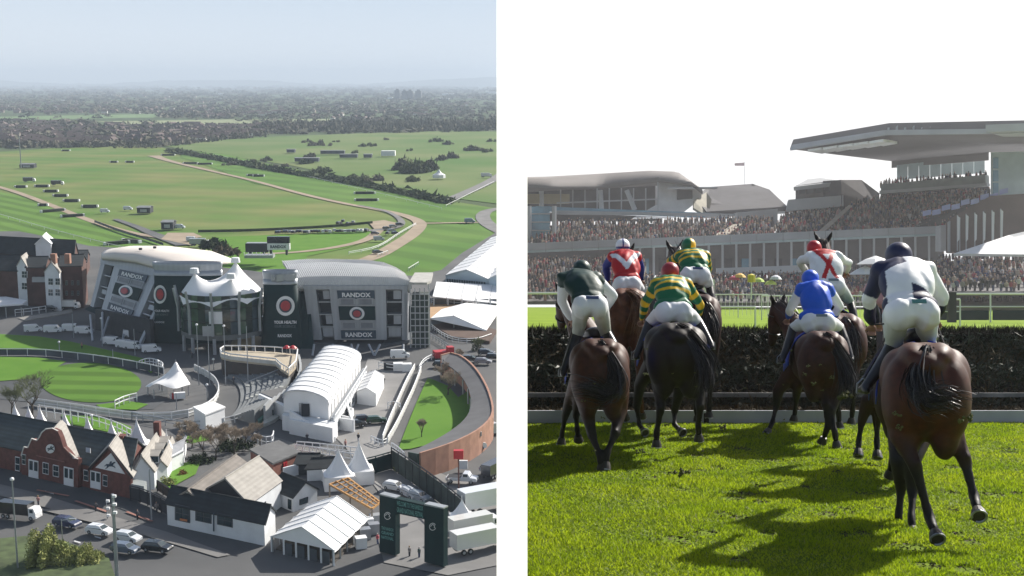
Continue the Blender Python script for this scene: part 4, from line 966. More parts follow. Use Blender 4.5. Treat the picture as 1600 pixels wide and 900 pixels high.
# ---- horse walkway between white rails
rail('white_railing', [(648,578),(636,600),(622,632),(608,664),(598,692)], white, 'left white rail of the long horse walk beside the lawn', 'railing', h=1.5, step=3, two=True, infill=mat('pale_board', (.5,.5,.48), .7))
rail('white_railing', [(658,582),(648,610),(634,640),(620,670),(606,694)], white, 'right white rail of the long horse walk beside the lawn', 'railing', h=1.5, step=3, two=True, infill=MATS['pale_board'])
rail('white_railing', [(655,580),(662,568),(674,562),(690,556)], white, 'curved white rail at the top of the horse walk', 'railing', h=1.3, step=2.5, two=True)
rail('white_railing', [(612,706),(622,712),(632,722)], white, 'short white railing at the foot of the horse walk by the brick wall', 'railing', h=1.8, step=1.2, two=True)
rail('white_railing', [(606,640),(616,638),(626,642)], white, 'short white fence across the side of the horse walk', 'railing', h=1.6, step=1.2, two=True)
rail('white_railing', [(580,692),(598,700),(604,696)], white, 'low white fence at the bottom left of the horse walk', 'railing', h=1.4, step=1.2, two=True)
rail('white_railing', [(592,577),(606,580),(625,582),(642,578)], white, 'low white fence between the white vans and the yard', 'railing', h=1.8, step=2, two=True)
rail('white_railing', [(462,712),(490,716),(520,722),(560,728)], white, 'double white railing in front of the marquee podium', 'railing', h=2.2, step=1.5, two=True)
rail('white_railing', [(464,704),(490,706),(524,710),(560,714)], white, 'rear white railing in front of the marquee podium', 'railing', h=1.8, step=1.5, two=True)
rail('white_railing', [(398,694),(412,700),(426,700),(428,690)], white, 'white fenced pen at the right end of the bare trees', 'railing', h=2.2, step=1.2, two=True)
# parade ring rails
rail('white_railing', [(-20,556),(24,556),(60,556),(100,560),(150,566),(200,574),(250,584),(256,586)], white, 'white rail with advertising boards along the back of the parade ring', 'railing', h=1.9, step=5, infill=MATS['advert_board'])
rail('white_railing', [(218,575),(234,569),(256,577),(254,584)], white, 'white railed pen beside the peaked tent roof', 'railing', h=1.8, step=1.2, two=True)
rail('white_railing', [(50,634),(80,638),(110,642),(150,648),(190,654),(230,658),(280,656),(310,648),(334,636),(344,618),(338,600),(320,588),(304,580)], white, 'curved white rail round the front of the parade ring walk', 'railing', h=1.7, step=3.5, two=True, infill=MATS['pale_board'])
rail('white_railing', [(60,650),(100,656),(140,664),(180,676),(206,690)], white, 'sloping white railing behind the red brick clubhouse roof', 'railing', h=2.4, step=2.2, two=True)
rail('white_railing', [(180,640),(196,632),(214,628)], white, 'short white rail by the foot of the peaked tent', 'railing', h=2, step=1.5, two=True)
rail('white_railing', [(206,656),(240,662),(290,672),(345,668),(400,650)], steel, 'lower grey railing curving in front of the bare trees', 'railing', h=1.6, step=3, two=True)
# ---- peaked membrane tent by the ring
def membrane(label, cx, row, rx, ry, peaks, ze, nm='peaked_tent'):
    g = GY(cx, row); k = kpx(row); A = rx/k; B_ = ry/k; t = empty(nm, g, label=label, cat='tent'); n = 40; vs = []
    def z(x, y, e): return ZY + ze - 1.1*e**3 + sum(h*math.exp(-math.hypot(x-a, y-c)/s) for a, c, h, s in peaks)
    for i in range(15):
        e = i/14
        for j in range(n):
            a = 2*math.pi*j/n; sc = e*(1-.12*abs(math.sin(3*a))*e**2); x = A*sc*math.cos(a); y = B_*sc*math.sin(a); vs.append((g.x+x, g.y+y, z(x, y, e)))
    MB().add(vs, [(i*n+j, (i+1)*n+j, (i+1)*n+(j+1) % n, i*n+(j+1) % n) for i in range(14) for j in range(n)]).build('membrane_roof', tentm, t, smooth=True)
    for j in range(6):
        a = math.pi*(2*j+1)/6+.52; MB().post((g.x+A*.9*math.cos(a), g.y+B_*.9*math.sin(a), ZY), ze-.7, .15).build('leg', steel, t)
    return t
membrane('white double-peaked tent roof at the right side of the parade ring', 263, 618, 36, 30, [(1.5, 2, 5, 2.2), (-1.5, -5, 3.2, 1.8)], 2.9)
t = empty('winners_bench', GY(280, 625), label='red striped podium under the peaked tent by the ring', cat='podium')
for i in range(3): MB().box(GY(274,622)+Vector((i*.7, -i*.8, .5+.25*i)), (2.4, 1, 1+.2*i), .3).build('step', redm if i % 2 else white, t)
t = empty('kiosk', GY(327,665), label='white cube kiosk at the left of the horseshoe terrace', cat='kiosk')
q = [GY(304,664), GY(322,676), GY(352,664), GY(334,656)]
b = MB().prism([p[:2] for p in q], ZY, ZY+3.6); b.build('wall', white, t); MB().prism([(p + (p-(q[0]+q[2])/2)*.06)[:2] for p in q], ZY+3.6, ZY+3.9).build('roof', tentm, t)
# ---- horseshoe terrace
t = empty('terrace_stand', GY(400,600), label='horseshoe terrace of grey steps with a sandy upper deck before the towers', cat='terrace')
cx, cy = GY(392, 628)[:2]; k = kpx(600)
sg = mat('terrace_step', (.16,.17,.175), .9, .15, .3); 
def arc(rx, ry, a0, a1, n, z, dx=0, dy=0): return [Vector((cx+dx+rx*math.cos(a0+(a1-a0)*i/n), cy+dy+ry*math.sin(a0+(a1-a0)*i/n), z)) for i in range(n+1)]
def pa(pts, n=20): return resamp(smoothp([GY(x, y) for x, y in pts], 2), n)
inn = pa([(352,590),(364,594),(374,606),(375,622),(366,634),(356,642)]) 
s_in = pa([(356,596),(372,602),(378,614),(376,628),(366,640),(356,650)])
s_out = pa([(405,576),(440,576),(458,592),(452,618),(430,640),(398,664)])
s_in = pa([(350,592),(368,598),(376,612),(376,628),(372,640),(362,652)])
for j in range(9):
    a = [p.lerp(q, j/9) for p, q in zip(s_in, s_out)]; c = [p.lerp(q, (j+1)/9) for p, q in zip(s_in, s_out)]; z = .35*(j+1)
    b = MB(); loft(b, [[p+Zv*z for p in a], [p+Zv*z for p in c]], 20, (0, 0, -z)); b.build('step', sg, t)
for i, m in ((7, silver), (13, silver)):
    MB().tube([s_in[i].lerp(s_out[i], j/9)+Zv*(.35*j+1.2) for j in range(1, 10)], .14, 4).build('handrail', m, t)
    b = MB()
    for j in range(1, 9): p = s_in[i].lerp(s_out[i], (j+.5)/9); b.box(p+Zv*(.35*(j+1)+.05), (.8, 1.2, .18))
    b.build('aisle_step', mat('pale_step', (.35,.36,.34), .8), t, kind='stuff')
d0 = [QR(x, y, 600) for x, y in [(345,552),(352,546),(385,547),(430,549),(462,553)]]
d1 = [QR(x, y, 606) for x, y in [(345,556),(362,562),(395,568),(430,572),(452,590)]]
b = MB(); dk = 5.0
up = [GY(x, y)[:2] for x, y in [(345,579),(352,574),(385,574),(430,576),(466,580),(463,600),(452,612),(440,604),(432,596),(395,592),(362,588),(347,584)]]
b.prism(up, ZY+3.6, ZY+4.2); b.build('upper_deck', mat('sand_deck', (.42,.36,.27), .9, .1, .3), t)
b = MB(); b.prism([((p[0]-cx)*.97+cx, (p[1]-cy)*.97+cy) for p in up], ZY, ZY+3.6); b.build('deck_base', mat('dark_deck_base', (.06,.05,.045), .9), t)  # plain dark brown base below the upper deck
pp = [Vector((*p, ZY+4.2)) for p in up]
MB().tube([p+Zv*1.3 for p in pp+pp[:1]], .16, 5).build('top_rail', white, t)
b = MB()
for a, c in zip(pp, pp[1:]+pp[:1]):
    for s in (0, .33, .66): b.post(a.lerp(c, s), 1.2, .1, 4)
b.build('baluster', white, t, kind='stuff')
for a, c in zip(pp[7:], pp[8:]+pp[:1]): MB().slab([a-Zv*.1, c-Zv*.1, c+Zv*.8, a+Zv*.8], .1).build('fascia_board', MATS['pale_board'], t)
w0 = pa([(466,580),(470,600),(462,622),(440,642),(412,660)], 16)
for a, c in zip(w0, w0[1:]): MB().slab([a, c, c+Zv*3.6, a+Zv*4.2], .5).build('back_wall', mat('pale_wall', (.42,.43,.43), .7), t)
block((404,436,424,398),(664,640,634,652), .8, 'green_ramp', mat('green_surface', (.08,.22,.18), .8), t)
block((404,430,446,418),(672,660,646,656), .7, 'ramp', MATS['pale_step'], t)
for i, (px, py) in enumerate([(448,556),(458,556),(452,562)]):
    pass
t = empty('parasol', GY(452,580), label='pair of red parasols on the sandy upper deck of the horseshoe terrace', cat='parasol')
for dx in (0, 1): MB().lathe(GY(449,580)+Vector((dx*1.5, 0, 5.8)), [(1.1,0),(.5,.5),(.05,.7)], 8).build('canopy', redm, t); MB().post(GY(449,580)+Vector((dx*1.5, 0, 4.2)), 1.8, .06).build('pole', steel, t)
t = empty('fairground_cart', GY(690,562), label='red machine parked under the scaffold tower by the yard', cat='cart')
MB().box(GY(690,560)+Zv*1.2, (4, 3, 1.6), .3).build('body', redm, t); MB().box(GY(690,560)+Vector((2.2,0,2.3)), (1.6, 2.2, 1.6), .3).build('cab', redm, t)
for s in (-1, 1): MB().tube([GY(690,560)+Vector((s*1.3,-1.6,.5)), GY(690,560)+Vector((s*1.3,1.6,.5))], .5, 10).build('wheel', tyre, t)
for i, (px, py) in enumerate([(607,578),(622,579),(636,580)]):
    MB().box(GY(px, py)+Zv*1.0, (2.3, 2, 1.9), .1).build('generator_box', white if i else darkm, label=['black generator box in the row before the white vans','middle white generator box in the row behind the low fence','right white generator box in the row behind the low fence'][i], cat='generator', base=GY(px, py))
# ================================================================== LEFT PLACE: houses, gate, masts, trees
cream = mat('cream_wall', (.62,.6,.55), .8, .08, .5); wwall = mat('white_render', (.66,.68,.70), .8, .08, .5)
woodo = mat('orange_timber', (.42,.22,.07), .7, .15, 2)
def VP(A, B):
    "vertical plane through ground points A, B: pixel -> point, off metres towards the viewer"
    A, B = Vector(A), Vector(B); n = Vector((-(B-A).y, (B-A).x, 0)).normalized()
    if n.y > 0: n = -n
    def f(px, py, off=0.0):
        d = RXI @ Vector(((px-800)/F, 1, (HZ-py)/F)); C0 = Vector((0,0,LH)); tt = ((A + n*off) - C0).dot(n)/d.dot(n); return C0 + d*tt
    return f
def framed(t, f, cx, cy, w, h, sl=0.0, fm=None, door=False, gl=None, o=.12):
    "window or door drawn on facade plane f, centre cx, cy, size in picture pixels, sl slope of the facade line"
    q = lambda dx, dy, off: f(cx+dx*w/2, cy+dy*h/2+dx*w/2*sl, off)
    fr = MB(); fr.slab([q(-1,1,o), q(1,1,o), q(1,-1,o), q(-1,-1,o)], .2); fo = fr.build('door' if door else 'window', fm or white, t)
    if door:
        for s in (-.5, .5): MB().slab([q(s-.34,.15,o+.06), q(s+.34,.15,o+.06), q(s+.34,-.85,o+.06), q(s-.34,-.85,o+.06)], .05).build('pane', gl or glass, fo)
    else:
        for a, b_ in ((-.85, -.06), (.06, .85)):
            for c, d in ((.88, .1), (-.02, -.88)): MB().slab([q(a,c,o+.06), q(b_,c,o+.06), q(b_,d,o+.06), q(a,d,o+.06)], .05).build('pane', gl or glass, fo)
def ghouse(label, FLp, FRp, BLp, eave, ridge, wall, roof, axis='u', name='house', over=.35, t=None, cat='house', vent=True):
    FL, FR, BK = GY(*FLp), GY(*FRp), GY(*BLp); U = FR-FL; V = BK-FL; Z = Zv
    t = t or empty(name, FL, label=label, cat=cat)
    MB().prism([FL[:2], FR[:2], (FR+V)[:2], (FL+V)[:2]], ZY-.2, ZY+eave).build('wall', wall, t)
    u_, v_ = U.normalized()*over, V.normalized()*over
    if axis == 'u':
        r0, r1 = FL+V*.5-u_+Z*ridge, FR+V*.5+u_+Z*ridge
        MB().slab([FL-u_-v_+Z*(eave-.15), FR+u_-v_+Z*(eave-.15), r1, r0], .25).build('roof', roof, t)
        MB().slab([FR+V+u_+v_+Z*(eave-.15), FL+V-u_+v_+Z*(eave-.15), r0, r1], .25).build('roof', roof, t)
        for P0 in (FL, FR): MB().slab([P0+Z*eave, P0+V+Z*eave, P0+V*.5+Z*(ridge-.2)], .2).build('gable', wall, t)
    else:
        r0, r1 = FL+U*.5-v_+Z*ridge, FL+V+U*.5+v_+Z*ridge
        MB().slab([FL+V-u_+v_+Z*(eave-.15), FL-u_-v_+Z*(eave-.15), r0, r1], .25).build('roof', roof, t)
        MB().slab([FR-v_+u_+Z*(eave-.15), FR+V+v_+u_+Z*(eave-.15), r1, r0], .25).build('roof', roof, t)
        for P0 in (FL, FL+V): MB().slab([P0+Z*eave, P0+U+Z*eave, P0+U*.5+Z*(ridge-.2)], .2).build('gable', wall, t)
    MB().tube([r0+Z*.06, r1+Z*.06], .14, 5).build('ridge_tile', roof, t)
    return t, FL, FR, U, V
# ---- brick clubhouse on the street
greenslate = mat('green_slate', (.028,.042,.046), .65, .35, .5, bump=.3, bsc=4, stripes=((0,0,1), .45, .3))
t, FL, FR, U, V = ghouse('red brick clubhouse with dark slate roof, curved gable with clock emblem and horse pediment', (-30,724), (204,777), (6,688), 4.4, 8.0, brick, greenslate, name='clubhouse', cat='building')
f = VP(GY(24,736), GY(204,777)); f = VP(FL, FR)
g1 = [(34,741),(34,712),(38,699),(44,700),(50,686),(58,689),(62,684),(66,676),(72,671),(82,670),(90,674),(94,683),(99,699),(106,706),(113,716),(119,717),(122,718),(122,762)]
MB().slab([f(x, y, .9) for x, y in g1[::-1]], .9).build('curved_gable', brick, t)
b = MB(); b.tube([f(x, y, .7) for x, y in g1[1:-1]], .22, 5); b.build('coping', cream, t)
def roofwedge(apex, le, re, dep, m, nm='roof'):
    a, l, r = f(*apex, .8), f(*le, .8), f(*re, .8); D_ = V.normalized()*dep
    MB().slab([l, a, a+D_, l+D_][::-1], .2).build(nm, m, t); MB().slab([a, r, r+D_, a+D_][::-1], .2).build(nm, m, t)
roofwedge((78,678), (36,716), (121,722), 9, slate2)
n = 20; MB().slab([f(79+6.6*math.cos(2*math.pi*i/n), 701+7.2*math.sin(2*math.pi*i/n), 1.05) for i in range(n)], .12).build('clock_emblem', letter, t)
def horse_shape(f, cx, cy, s, off, t, nm='horse_emblem'):
    P_ = [(-10,-1),(-6,-4),(-4,-3.2),(2,-4),(6,-7),(9,-7.5),(10,-5.5),(7,-4.5),(5,-1),(9,1.5),(10,4),(9,4.2),(7.5,2.5),(3,1),(-2,1.2),(-5,4),(-9,6),(-9,5),(-6.5,3),(-6,0),(-8,-1),(-10,2)]
    MB().add([f(cx+x*s, cy+y*s, off) for x, y in P_], [tuple(range(len(P_)))]).build(nm, navy, t)
    MB().slab([f(cx+x*s, cy+y*s, off+.02) for x, y in [(-2,-4),(2,-4),(3,-7),(1.5,-9),(-.5,-7)]], .03).build(nm, navy, t)
horse_shape(f, 79, 702, .58, 1.2, t)
MB().slab([f(57,711,.98), f(101,721,.98), f(101,722.2,.98), f(57,712.2,.98)], .06).build('string_course', mat('stone_band', (.25,.12,.1), .8), t)
sl = .228
framed(t, f, 52, 733, 15, 28, sl, door=True, o=1.0); framed(t, f, 107, 745, 15, 29, sl, door=True, o=1.0)
framed(t, f, 71, 732, 9, 18, sl, o=1.0); framed(t, f, 87, 736, 9, 18, sl, o=1.0)
framed(t, f, 27, 725, 7, 22, sl); framed(t, f, 37, 718, 6, 16, sl, o=1.0); framed(t, f, 134, 743, 7, 17, sl); framed(t, f, 149, 750, 16, 27, sl, door=True, o=.55); framed(t, f, 164, 751, 7, 18, sl, o=.55)
MB().slab([f(x, y, .5) for x, y in [(140,766),(204,780),(204,745),(170,700),(140,731)]], .5).build('gable', brick, t)
MB().slab([f(x, y, .6) for x, y in [(149,730.5),(195,741),(173,708)]], .12).build('pediment_panel', letter, t)
horse_shape(f, 172, 728, .85, .66, t)
b = MB(); b.tube([f(138,734,.75), f(170,699,.75), f(207,747,.75)], .25, 4); b.build('barge_board', mat('dark_board', (.03,.02,.02), .8), t)
roofwedge((170,700), (140,731), (207,748), 10, slate2)
for px, py, h in [(190,712,16),(-5,680,0)]:
    if h: c = f(px, py, -6); MB().box(c+Zv*.8, (1.1, 1.4, 5.4)).build('chimney', brick2, t); MB().box(c+Zv*3.6, (1.4, 1.7, .4)).build('chimney_cap', brick, t)
for px, py in [(60,690),(133,712)]:
    pass
MB().slab([f(134,706,-1.6), f(141,707.5,-1.6), f(141,700,-2.4), f(134,699,-2.4)], .2).build('skylight', steel, t)
# white wing going back
t, FL2, FR2, U2, V2 = ghouse('white wing with pale slate roof and three dark dormers beside the brick clubhouse', (206,772), (242,764), (236,726), 3.2, 6.6, wwall, slate2, axis='v', name='clubhouse_wing', cat='building')
for a in (.2, .45, .7):
    c = FL2 + U2*.86 + V2*a + Zv*4.6
    b = MB().box(c, (1.6, 1.4, 1.5), .3); do = b.build('dormer', wwall, t); MB().box(c+Vector((.2,-.75,.05)), (1.3,.12,1.1), .3).build('pane', glass, do)
    MB().slab([c+Vector((-1,-1,.75)), c+Vector((1,-1,.75)), c+Vector((1,1.2,1.3)), c+Vector((-1,1.2,1.3))], .15).build('dormer_roof', slate2, do)
MB().box(FL2+U2*.5+V2*.85+Zv*7, (1.1,1.3,3)).build('chimney', brick, t)
fw = VP(FR2, FR2+V2)
t2, *_ = ghouse('low white cottage with a grey roof beside the clubhouse garden', (244,758), (262,752), (262,722), 2.8, 4.4, wwall, slate2, axis='v', name='cottage', cat='building')
t3, *_ = ghouse('white outbuilding with blue grey panels right of the clubhouse cottage', (262,742), (287,728), (268,716), 3.0, 3.6, white, mat('grey_roof2', (.25,.26,.28), .8), axis='u', name='outbuilding', cat='building')
blk = MB(); blk.prism([GY(x, y)[:2] for x, y in [(206,779),(226,783),(230,775),(210,771)]], ZY, ZY+2.6); blk.build('porch', mat('pale_door', (.3,.33,.33), .7), label='small flat-roofed porch between the brick clubhouse and its white wing', cat='porch')
# row of peaked tents behind the ridge
def pagoda(label, cx, row, wpx, hp, he, nm='pagoda_tent', group=None, walls=True):
    g = GY(cx, row); k = kpx(row); a = wpx/k/2; t = empty(nm, g, label=label, cat='tent', group=group)
    prof = [(a, he)] + [(a*(1-i/9)**1.0*(.92 if i else 1), he + hp*((i/9)**1.35)) for i in range(1, 9)] + [(.08, he+hp)]
    MB().lathe(g, [(r, z) for r, z in prof], 16, sq=7, rz=math.pi/4*0+.2).build('canopy', tentm, t)
    ang = .2; ps = [g+Vector((a*1.0*(sx*math.cos(ang)-sy*math.sin(ang)), a*(sx*math.sin(ang)+sy*math.cos(ang)), 0)) for sx, sy in ((-1,-1),(1,-1),(1,1),(-1,1))]
    if walls:
        for i in range(4): MB().slab([ps[i], ps[(i+1)%4], ps[(i+1)%4]+Zv*he, ps[i]+Zv*he], .06).build('side_wall', tentm, t)
    else:
        for p in ps: MB().post(p, he, .1, 5).build('leg', white, t)
    MB().post(g+Zv*(he+hp-.1), .7, .08, 5).build('finial', white, t)
    return t
for i, (px, py, w_) in enumerate([(26,682,26),(47,684,24),(65,686,26),(103,694,24),(139,702,24),(176,710,26),(216,716,36),(262,728,26)]):
    pagoda(['leftmost','second','third','fourth','fifth','sixth','largest','rightmost'][i] + ' white peaked tent top showing behind the clubhouse roof', px, py, w_, 3.4 if i != 6 else 4.4, 3.0, group='peaked tents behind the clubhouse')
pagoda('white pagoda tent left of a pair at the pergola', 530, 760, 50, 4.2, 2.4); pagoda('white pagoda tent right of a pair above the pergola', 562, 752, 44, 4.8, 2.4)
pagoda('small white pagoda tent right of the welcome arch', 722, 826, 38, 2.6, 2.2)
# white building with dark slates
t, a_, b_, U, V = ghouse('long white building with dark slate roof and big dark windows on the street', (262,820), (414,853), (282,802), 3.7, 5.6, wwall, slate, name='white_hall', cat='building')
f = VP(a_, b_)
for x0, x1, y0, y1 in [(273,296.5,790,815),(305,330,798,816),(339,363,804,822)]:
    s = .215; framed(t, f, (x0+x1)/2, (y0+y1)/2, x1-x0, y1-y0, s, fm=mat('dark_frame', (.05,.06,.07), .6), o=.1)
MB().slab([f(281,813,.3), f(292,815,.3), f(292,812,.3), f(281,810,.3)], .1).build('poster', mat('orange_print', (.45,.15,.05), .7), t)
MB().tube([f(334,830,.3), f(334,802,.3)], .12, 5).build('drainpipe', navy, t)
t, a_, b_, U, V = ghouse('tall pale gabled roof block standing behind the long white building', (322,806), (391,829), (373,771), 4.6, 7.6, mat('dark_gable', (.03,.03,.033), .85), slate2, axis='v', name='gabled_hall', cat='building')
fs = VP(b_, b_+V)
MB().slab([b_+U.normalized()*.1+Zv*.1, b_+V+U.normalized()*.1+Zv*.1, b_+V+U.normalized()*.1+Zv*4.4, b_+U.normalized()*.1+Zv*4.4], .15).build('side_wall', wwall, t)
for a in (.15, .35): p = b_+V*a+U.normalized()*.25; q = b_+V*(a+.13)+U.normalized()*.25; MB().slab([p+Zv*1.2, q+Zv*1.2, q+Zv*3, p+Zv*3], .1).build('window', glass, t)
ghouse('low pale roofed hall running back at the left of the tall gabled block', (265,814), (328,824), (341,756), 3.6, 5.7, wwall, mat('brown_slate', (.2,.18,.16), .9, .15, .7, stripes=((0,0,1),.4,.12)), axis='v', name='rear_hall', cat='building')
t, a_, b_, U, V = ghouse('small white gabled house left of the big marquee with a dark roof', (458,800), (496,787), (424,786), 2.7, 4.6, wwall, slate, axis='v', name='white_cottage', cat='house')
f = VP(a_, b_); framed(t, f, 475, 783, 13, 9, -.34, fm=darkm); 
f = VP(a_, a_+V); framed(t, f, 452, 788, 5, 15, .4, fm=darkm)
t = empty('brick_shed', GY(430,742), label='flat grey-roofed red brick shed with a red door behind the pale roofs', cat='building')
q = [(427,746),(469,728),(436,710),(392,724)]
MB().prism([GY(*p)[:2] for p in q], ZY, ZY+2.4).build('wall', mat('mid_brick', (.25,.1,.07), .85, .2, 1), t)
c_ = sum((GY(*p) for p in q), Vector())/4; MB().prism([(GY(*p)+(GY(*p)-c_)*.05)[:2] for p in q], ZY+2.4, ZY+2.75).build('roof', mat('grey_felt', (.12,.12,.12), .9), t)
f = VP(GY(427,746), GY(469,728)); framed(t, f, 446, 729, 6, 14, -.4, fm=redm, gl=redm, door=True)
ghouse('small black-roofed store beside the double white railing', (462,742), (492,742), (476,728), 2.2, 3.2, darkm, slate, name='store', cat='shed')
ghouse('black pitched store between the white wall and the pagodas', (480,752), (512,750), (500,740), 2.4, 3.6, wwall, slate, name='store', cat='shed')
t = empty('garden_wall', GY(450,745), label='curved white garden wall behind the small gabled house', cat='wall')
w_ = resamp(smoothp([GY(x, y) for x, y in [(444,748),(466,742),(484,738),(494,746),(506,754)]], 2), 10)
for a, c in zip(w_, w_[1:]): MB().slab([a, c, c+Zv*2, a+Zv*2], .3).build('wall_panel', wwall, t)
rail('dark_fence', [(204,782),(222,786),(244,796),(262,806)], darkm, 'tall dark boundary fence between the clubhouse wing and the white hall', 'fence', h=2.6, step=2, infill=darkm)
rail('boundary_wall', [(246,768),(262,778),(280,792)], darkm, 'dark garden wall below the green verge', 'wall', h=2.0, step=2, infill=mat('dark_brickwork', (.05,.035,.03), .9))
# ---- welcome arch
t = empty('entrance_arch', GY(640,872), label='tall dark green entrance arch with white emblems and a lettered cross beam', cat='arch')
A, B_ = GY(593,866), GY(694,890); f = VP(A, B_); D_ = Vector(((B_-A).y, -(B_-A).x, 0)).normalized()*-2.6
D_ = Vector((abs(D_.x)*-.2, abs(D_.y), 0))
def slabf(px, nm, m, th=1.1, off=0):
    MB().slab([f(x, y, off) for x, y in px], th).build(nm, m, t)
for q, nm in (([(593,862),(618,868),(618,779),(593,773)],'pillar'), ([(663,878),(693,886),(693,795),(663,789)],'pillar'), ([(618.2,802),(662.8,811),(662.8,789),(618.2,779)],'cross_beam')): slabf(q, nm, dgreen)
for q in ([(593,773.5),(618,779.5),(618,777.5),(593,771.5)], [(663,789.5),(693,795.5),(693,793.5),(663,787)]): slabf(q, 'top_cap', steel, 1.2, .05)
teal = mat('teal_lettering', (.10,.28,.26), .6)
def lines(rows):
    for s, x0, x1, y0, y1 in rows:
        b = MB(); text_on(b, s, lambda u, v: f(x0+u*(x1-x0), y1-(y1-y0)*v + u*(x1-x0)*.22, .12), 0, 1, 0, 1, .02); b.build('lettering', teal, t)
lines([('WELCOME TO THE RANDOX', 620, 661, 782, 789.5), ('GRAND NATIONAL FESTIVAL', 620, 661, 792, 800), ('THE RANDOX', 596, 615, 822, 827), ('GRAND', 596, 615, 829, 834), ('NATIONAL', 596, 615, 836, 841)])
for cx_, cy_ in ((605.5,806),(676,823)):
    for r0_, r1_, a0, a1 in ((5.4,4.6,20,330),(3.4,2.5,180,400)):
        n = 18; vs = []
        for i in range(n+1):
            a = R(a0+(a1-a0)*i/n); vs += [f(cx_+r0_*math.cos(a), cy_+r0_*1.1*math.sin(a), .15), f(cx_+r1_*math.cos(a), cy_+r1_*1.1*math.sin(a), .15)]
        MB().add(vs, [(2*i, 2*i+1, 2*i+3, 2*i+2) for i in range(n)]).build('emblem', letter, t)
# ---- pergola
t = empty('pergola', GY(550,800), label='orange timber pergola frame between the big marquee and the arch', cat='pergola')
q = [G(x, y, ZY+3) for x, y in [(515,757),(544,747),(594,785),(581,795)]]
for a in range(4): MB().tube([q[a], q[(a+1)%4]], .2, 4).build('beam', woodo, t)
for i in range(1, 8): MB().tube([q[0].lerp(q[3], i/8)+Zv*.1, q[1].lerp(q[2], i/8)+Zv*.1], .12, 4).build('rafter', woodo, t)
for i in (.33, .66): MB().tube([q[0].lerp(q[1], i)+Zv*.25, q[3].lerp(q[2], i)+Zv*.25], .12, 4).build('rafter', woodo, t)
for p in q + [q[0].lerp(q[3], .5)]: MB().post(Vector((p.x, p.y, ZY)), 3, .15, 5).build('post', mat('pale_timber', (.3,.25,.2), .8), t)
MB().prism([GY(x, y)[:2] for x, y in [(515,784),(545,774),(594,812),(581,822)]], ZY+.3, ZY+.5).build('pergola_deck', MATS['deck_dark'], t)
# dark screens in the yard
rail('dark_screen', [(560,748),(585,742),(612,734)], dgreen, 'dark green screen fence behind the pagoda tents', 'fence', h=3.4, step=3, infill=dgreen, sm=0)
rail('dark_screen', [(612,734),(650,760),(690,790),(722,818)], darkm, 'long dark screen fence running down to the small pagoda tent', 'fence', h=4.2, step=3, infill=MATS['netting'], sm=0)
for i, (px, py, c) in enumerate([(570,842,silver),(564,856,white),(575,826,white),(586,820,steel),(584,834,silver)]):
    MB().box(GY(px, py)+Zv*.9, (1.7, 1.5, 1.7), .3).build('storage_box', c, label=['grey crate beside the big marquee, middle of the stack','white crate nearest the big marquee corner','white crate under the end of the pergola','steel crate at the pergola foot by the arch','grey crate just left of the arch pillar'][i], cat='crate', base=GY(px, py))
# ---- masts and lamps
def pole(name, px, py, top, r, m, label, cat='pole', head=None, group=None):
    g = GY(px, py); h = HT(g, top) - ZY; t = empty(name, g, label=label, cat=cat, group=group); MB().tube([g, g+Zv*h*.5, g+Zv*h], [r, r*.85, r*.7], 6).build('mast', m, t)
    if head == 'lamp': MB().tube([g+Zv*(h-.1), g+Vector((1.6,-.5,h+.3))], r*.6, 5).build('arm', m, t); MB().box(g+Vector((1.9,-.6,h+.3)), (1.0,.4,.2)).build('lantern', silver, t)
    if head == 'ball': MB().lathe(g+Zv*(h-.1), [(.1,0),(.32,.1),(.32,.35),(.1,.5)], 8).build('lantern', white, t)
    if head == 'cams':
        for z in (.2, 1.4, 2.6): MB().box(g+Vector((.3,-.3,h-z)), (.5,.4,.35)).build('camera_box', white, t)
    if head == 'red': MB().box(g+Zv*(h-.4), (1.6,1.0,1.4)).build('red_box', redm, t)
    return t
pole('white_mast', 183, 905, 772, .32, silver, 'thick pale mast with camera boxes standing at the street in front of the cars', 'mast', 'cams')
pole('street_pole', 28, 890, 750, .14, silver, 'slim grey street pole at the far left of the street', 'pole', 'ball')
pole('street_lamp', 99, 866, 812, .1, silver, 'street lamp with a short arm over the dark blue car', 'lamp', 'lamp')
pole('street_pole', 237, 814, 733, .14, silver, 'slim grey pole beside the clubhouse porch', 'pole'); pole('signal_post', 168, 812, 780, .12, steel, 'traffic signal post on the pavement island', 'signal', 'cams')
pole('flag_pole', 717, 792, 706, .16, mat('brown_pole', (.15,.06,.05), .6), 'tall brown pole topped by a red box in the sunlit yard', 'pole', 'red')
for i, (px, py, tp) in enumerate([(115,528,490),(160,541,498),(211,555,514),(93,550,535),(177,568,546),(334,578,562),(275,575,562),(324,625,602),(276,640,614),(311,602,508),(328,602,508),(353,602,510),(388,602,510),(249,610,565),(113,668,645),(144,672,650),(176,682,655)]):
    pole('lamp_post', px, py, tp, .13, silver, 'slim grey lamp post standing on the venue yard', 'lamp post', 'ball' if i % 2 else None, group='slim lamp posts on the venue yard')
pole('pylon', 33, 262, 207, .5, steel, 'tall thin steel mast at the far left edge of the course', 'mast')
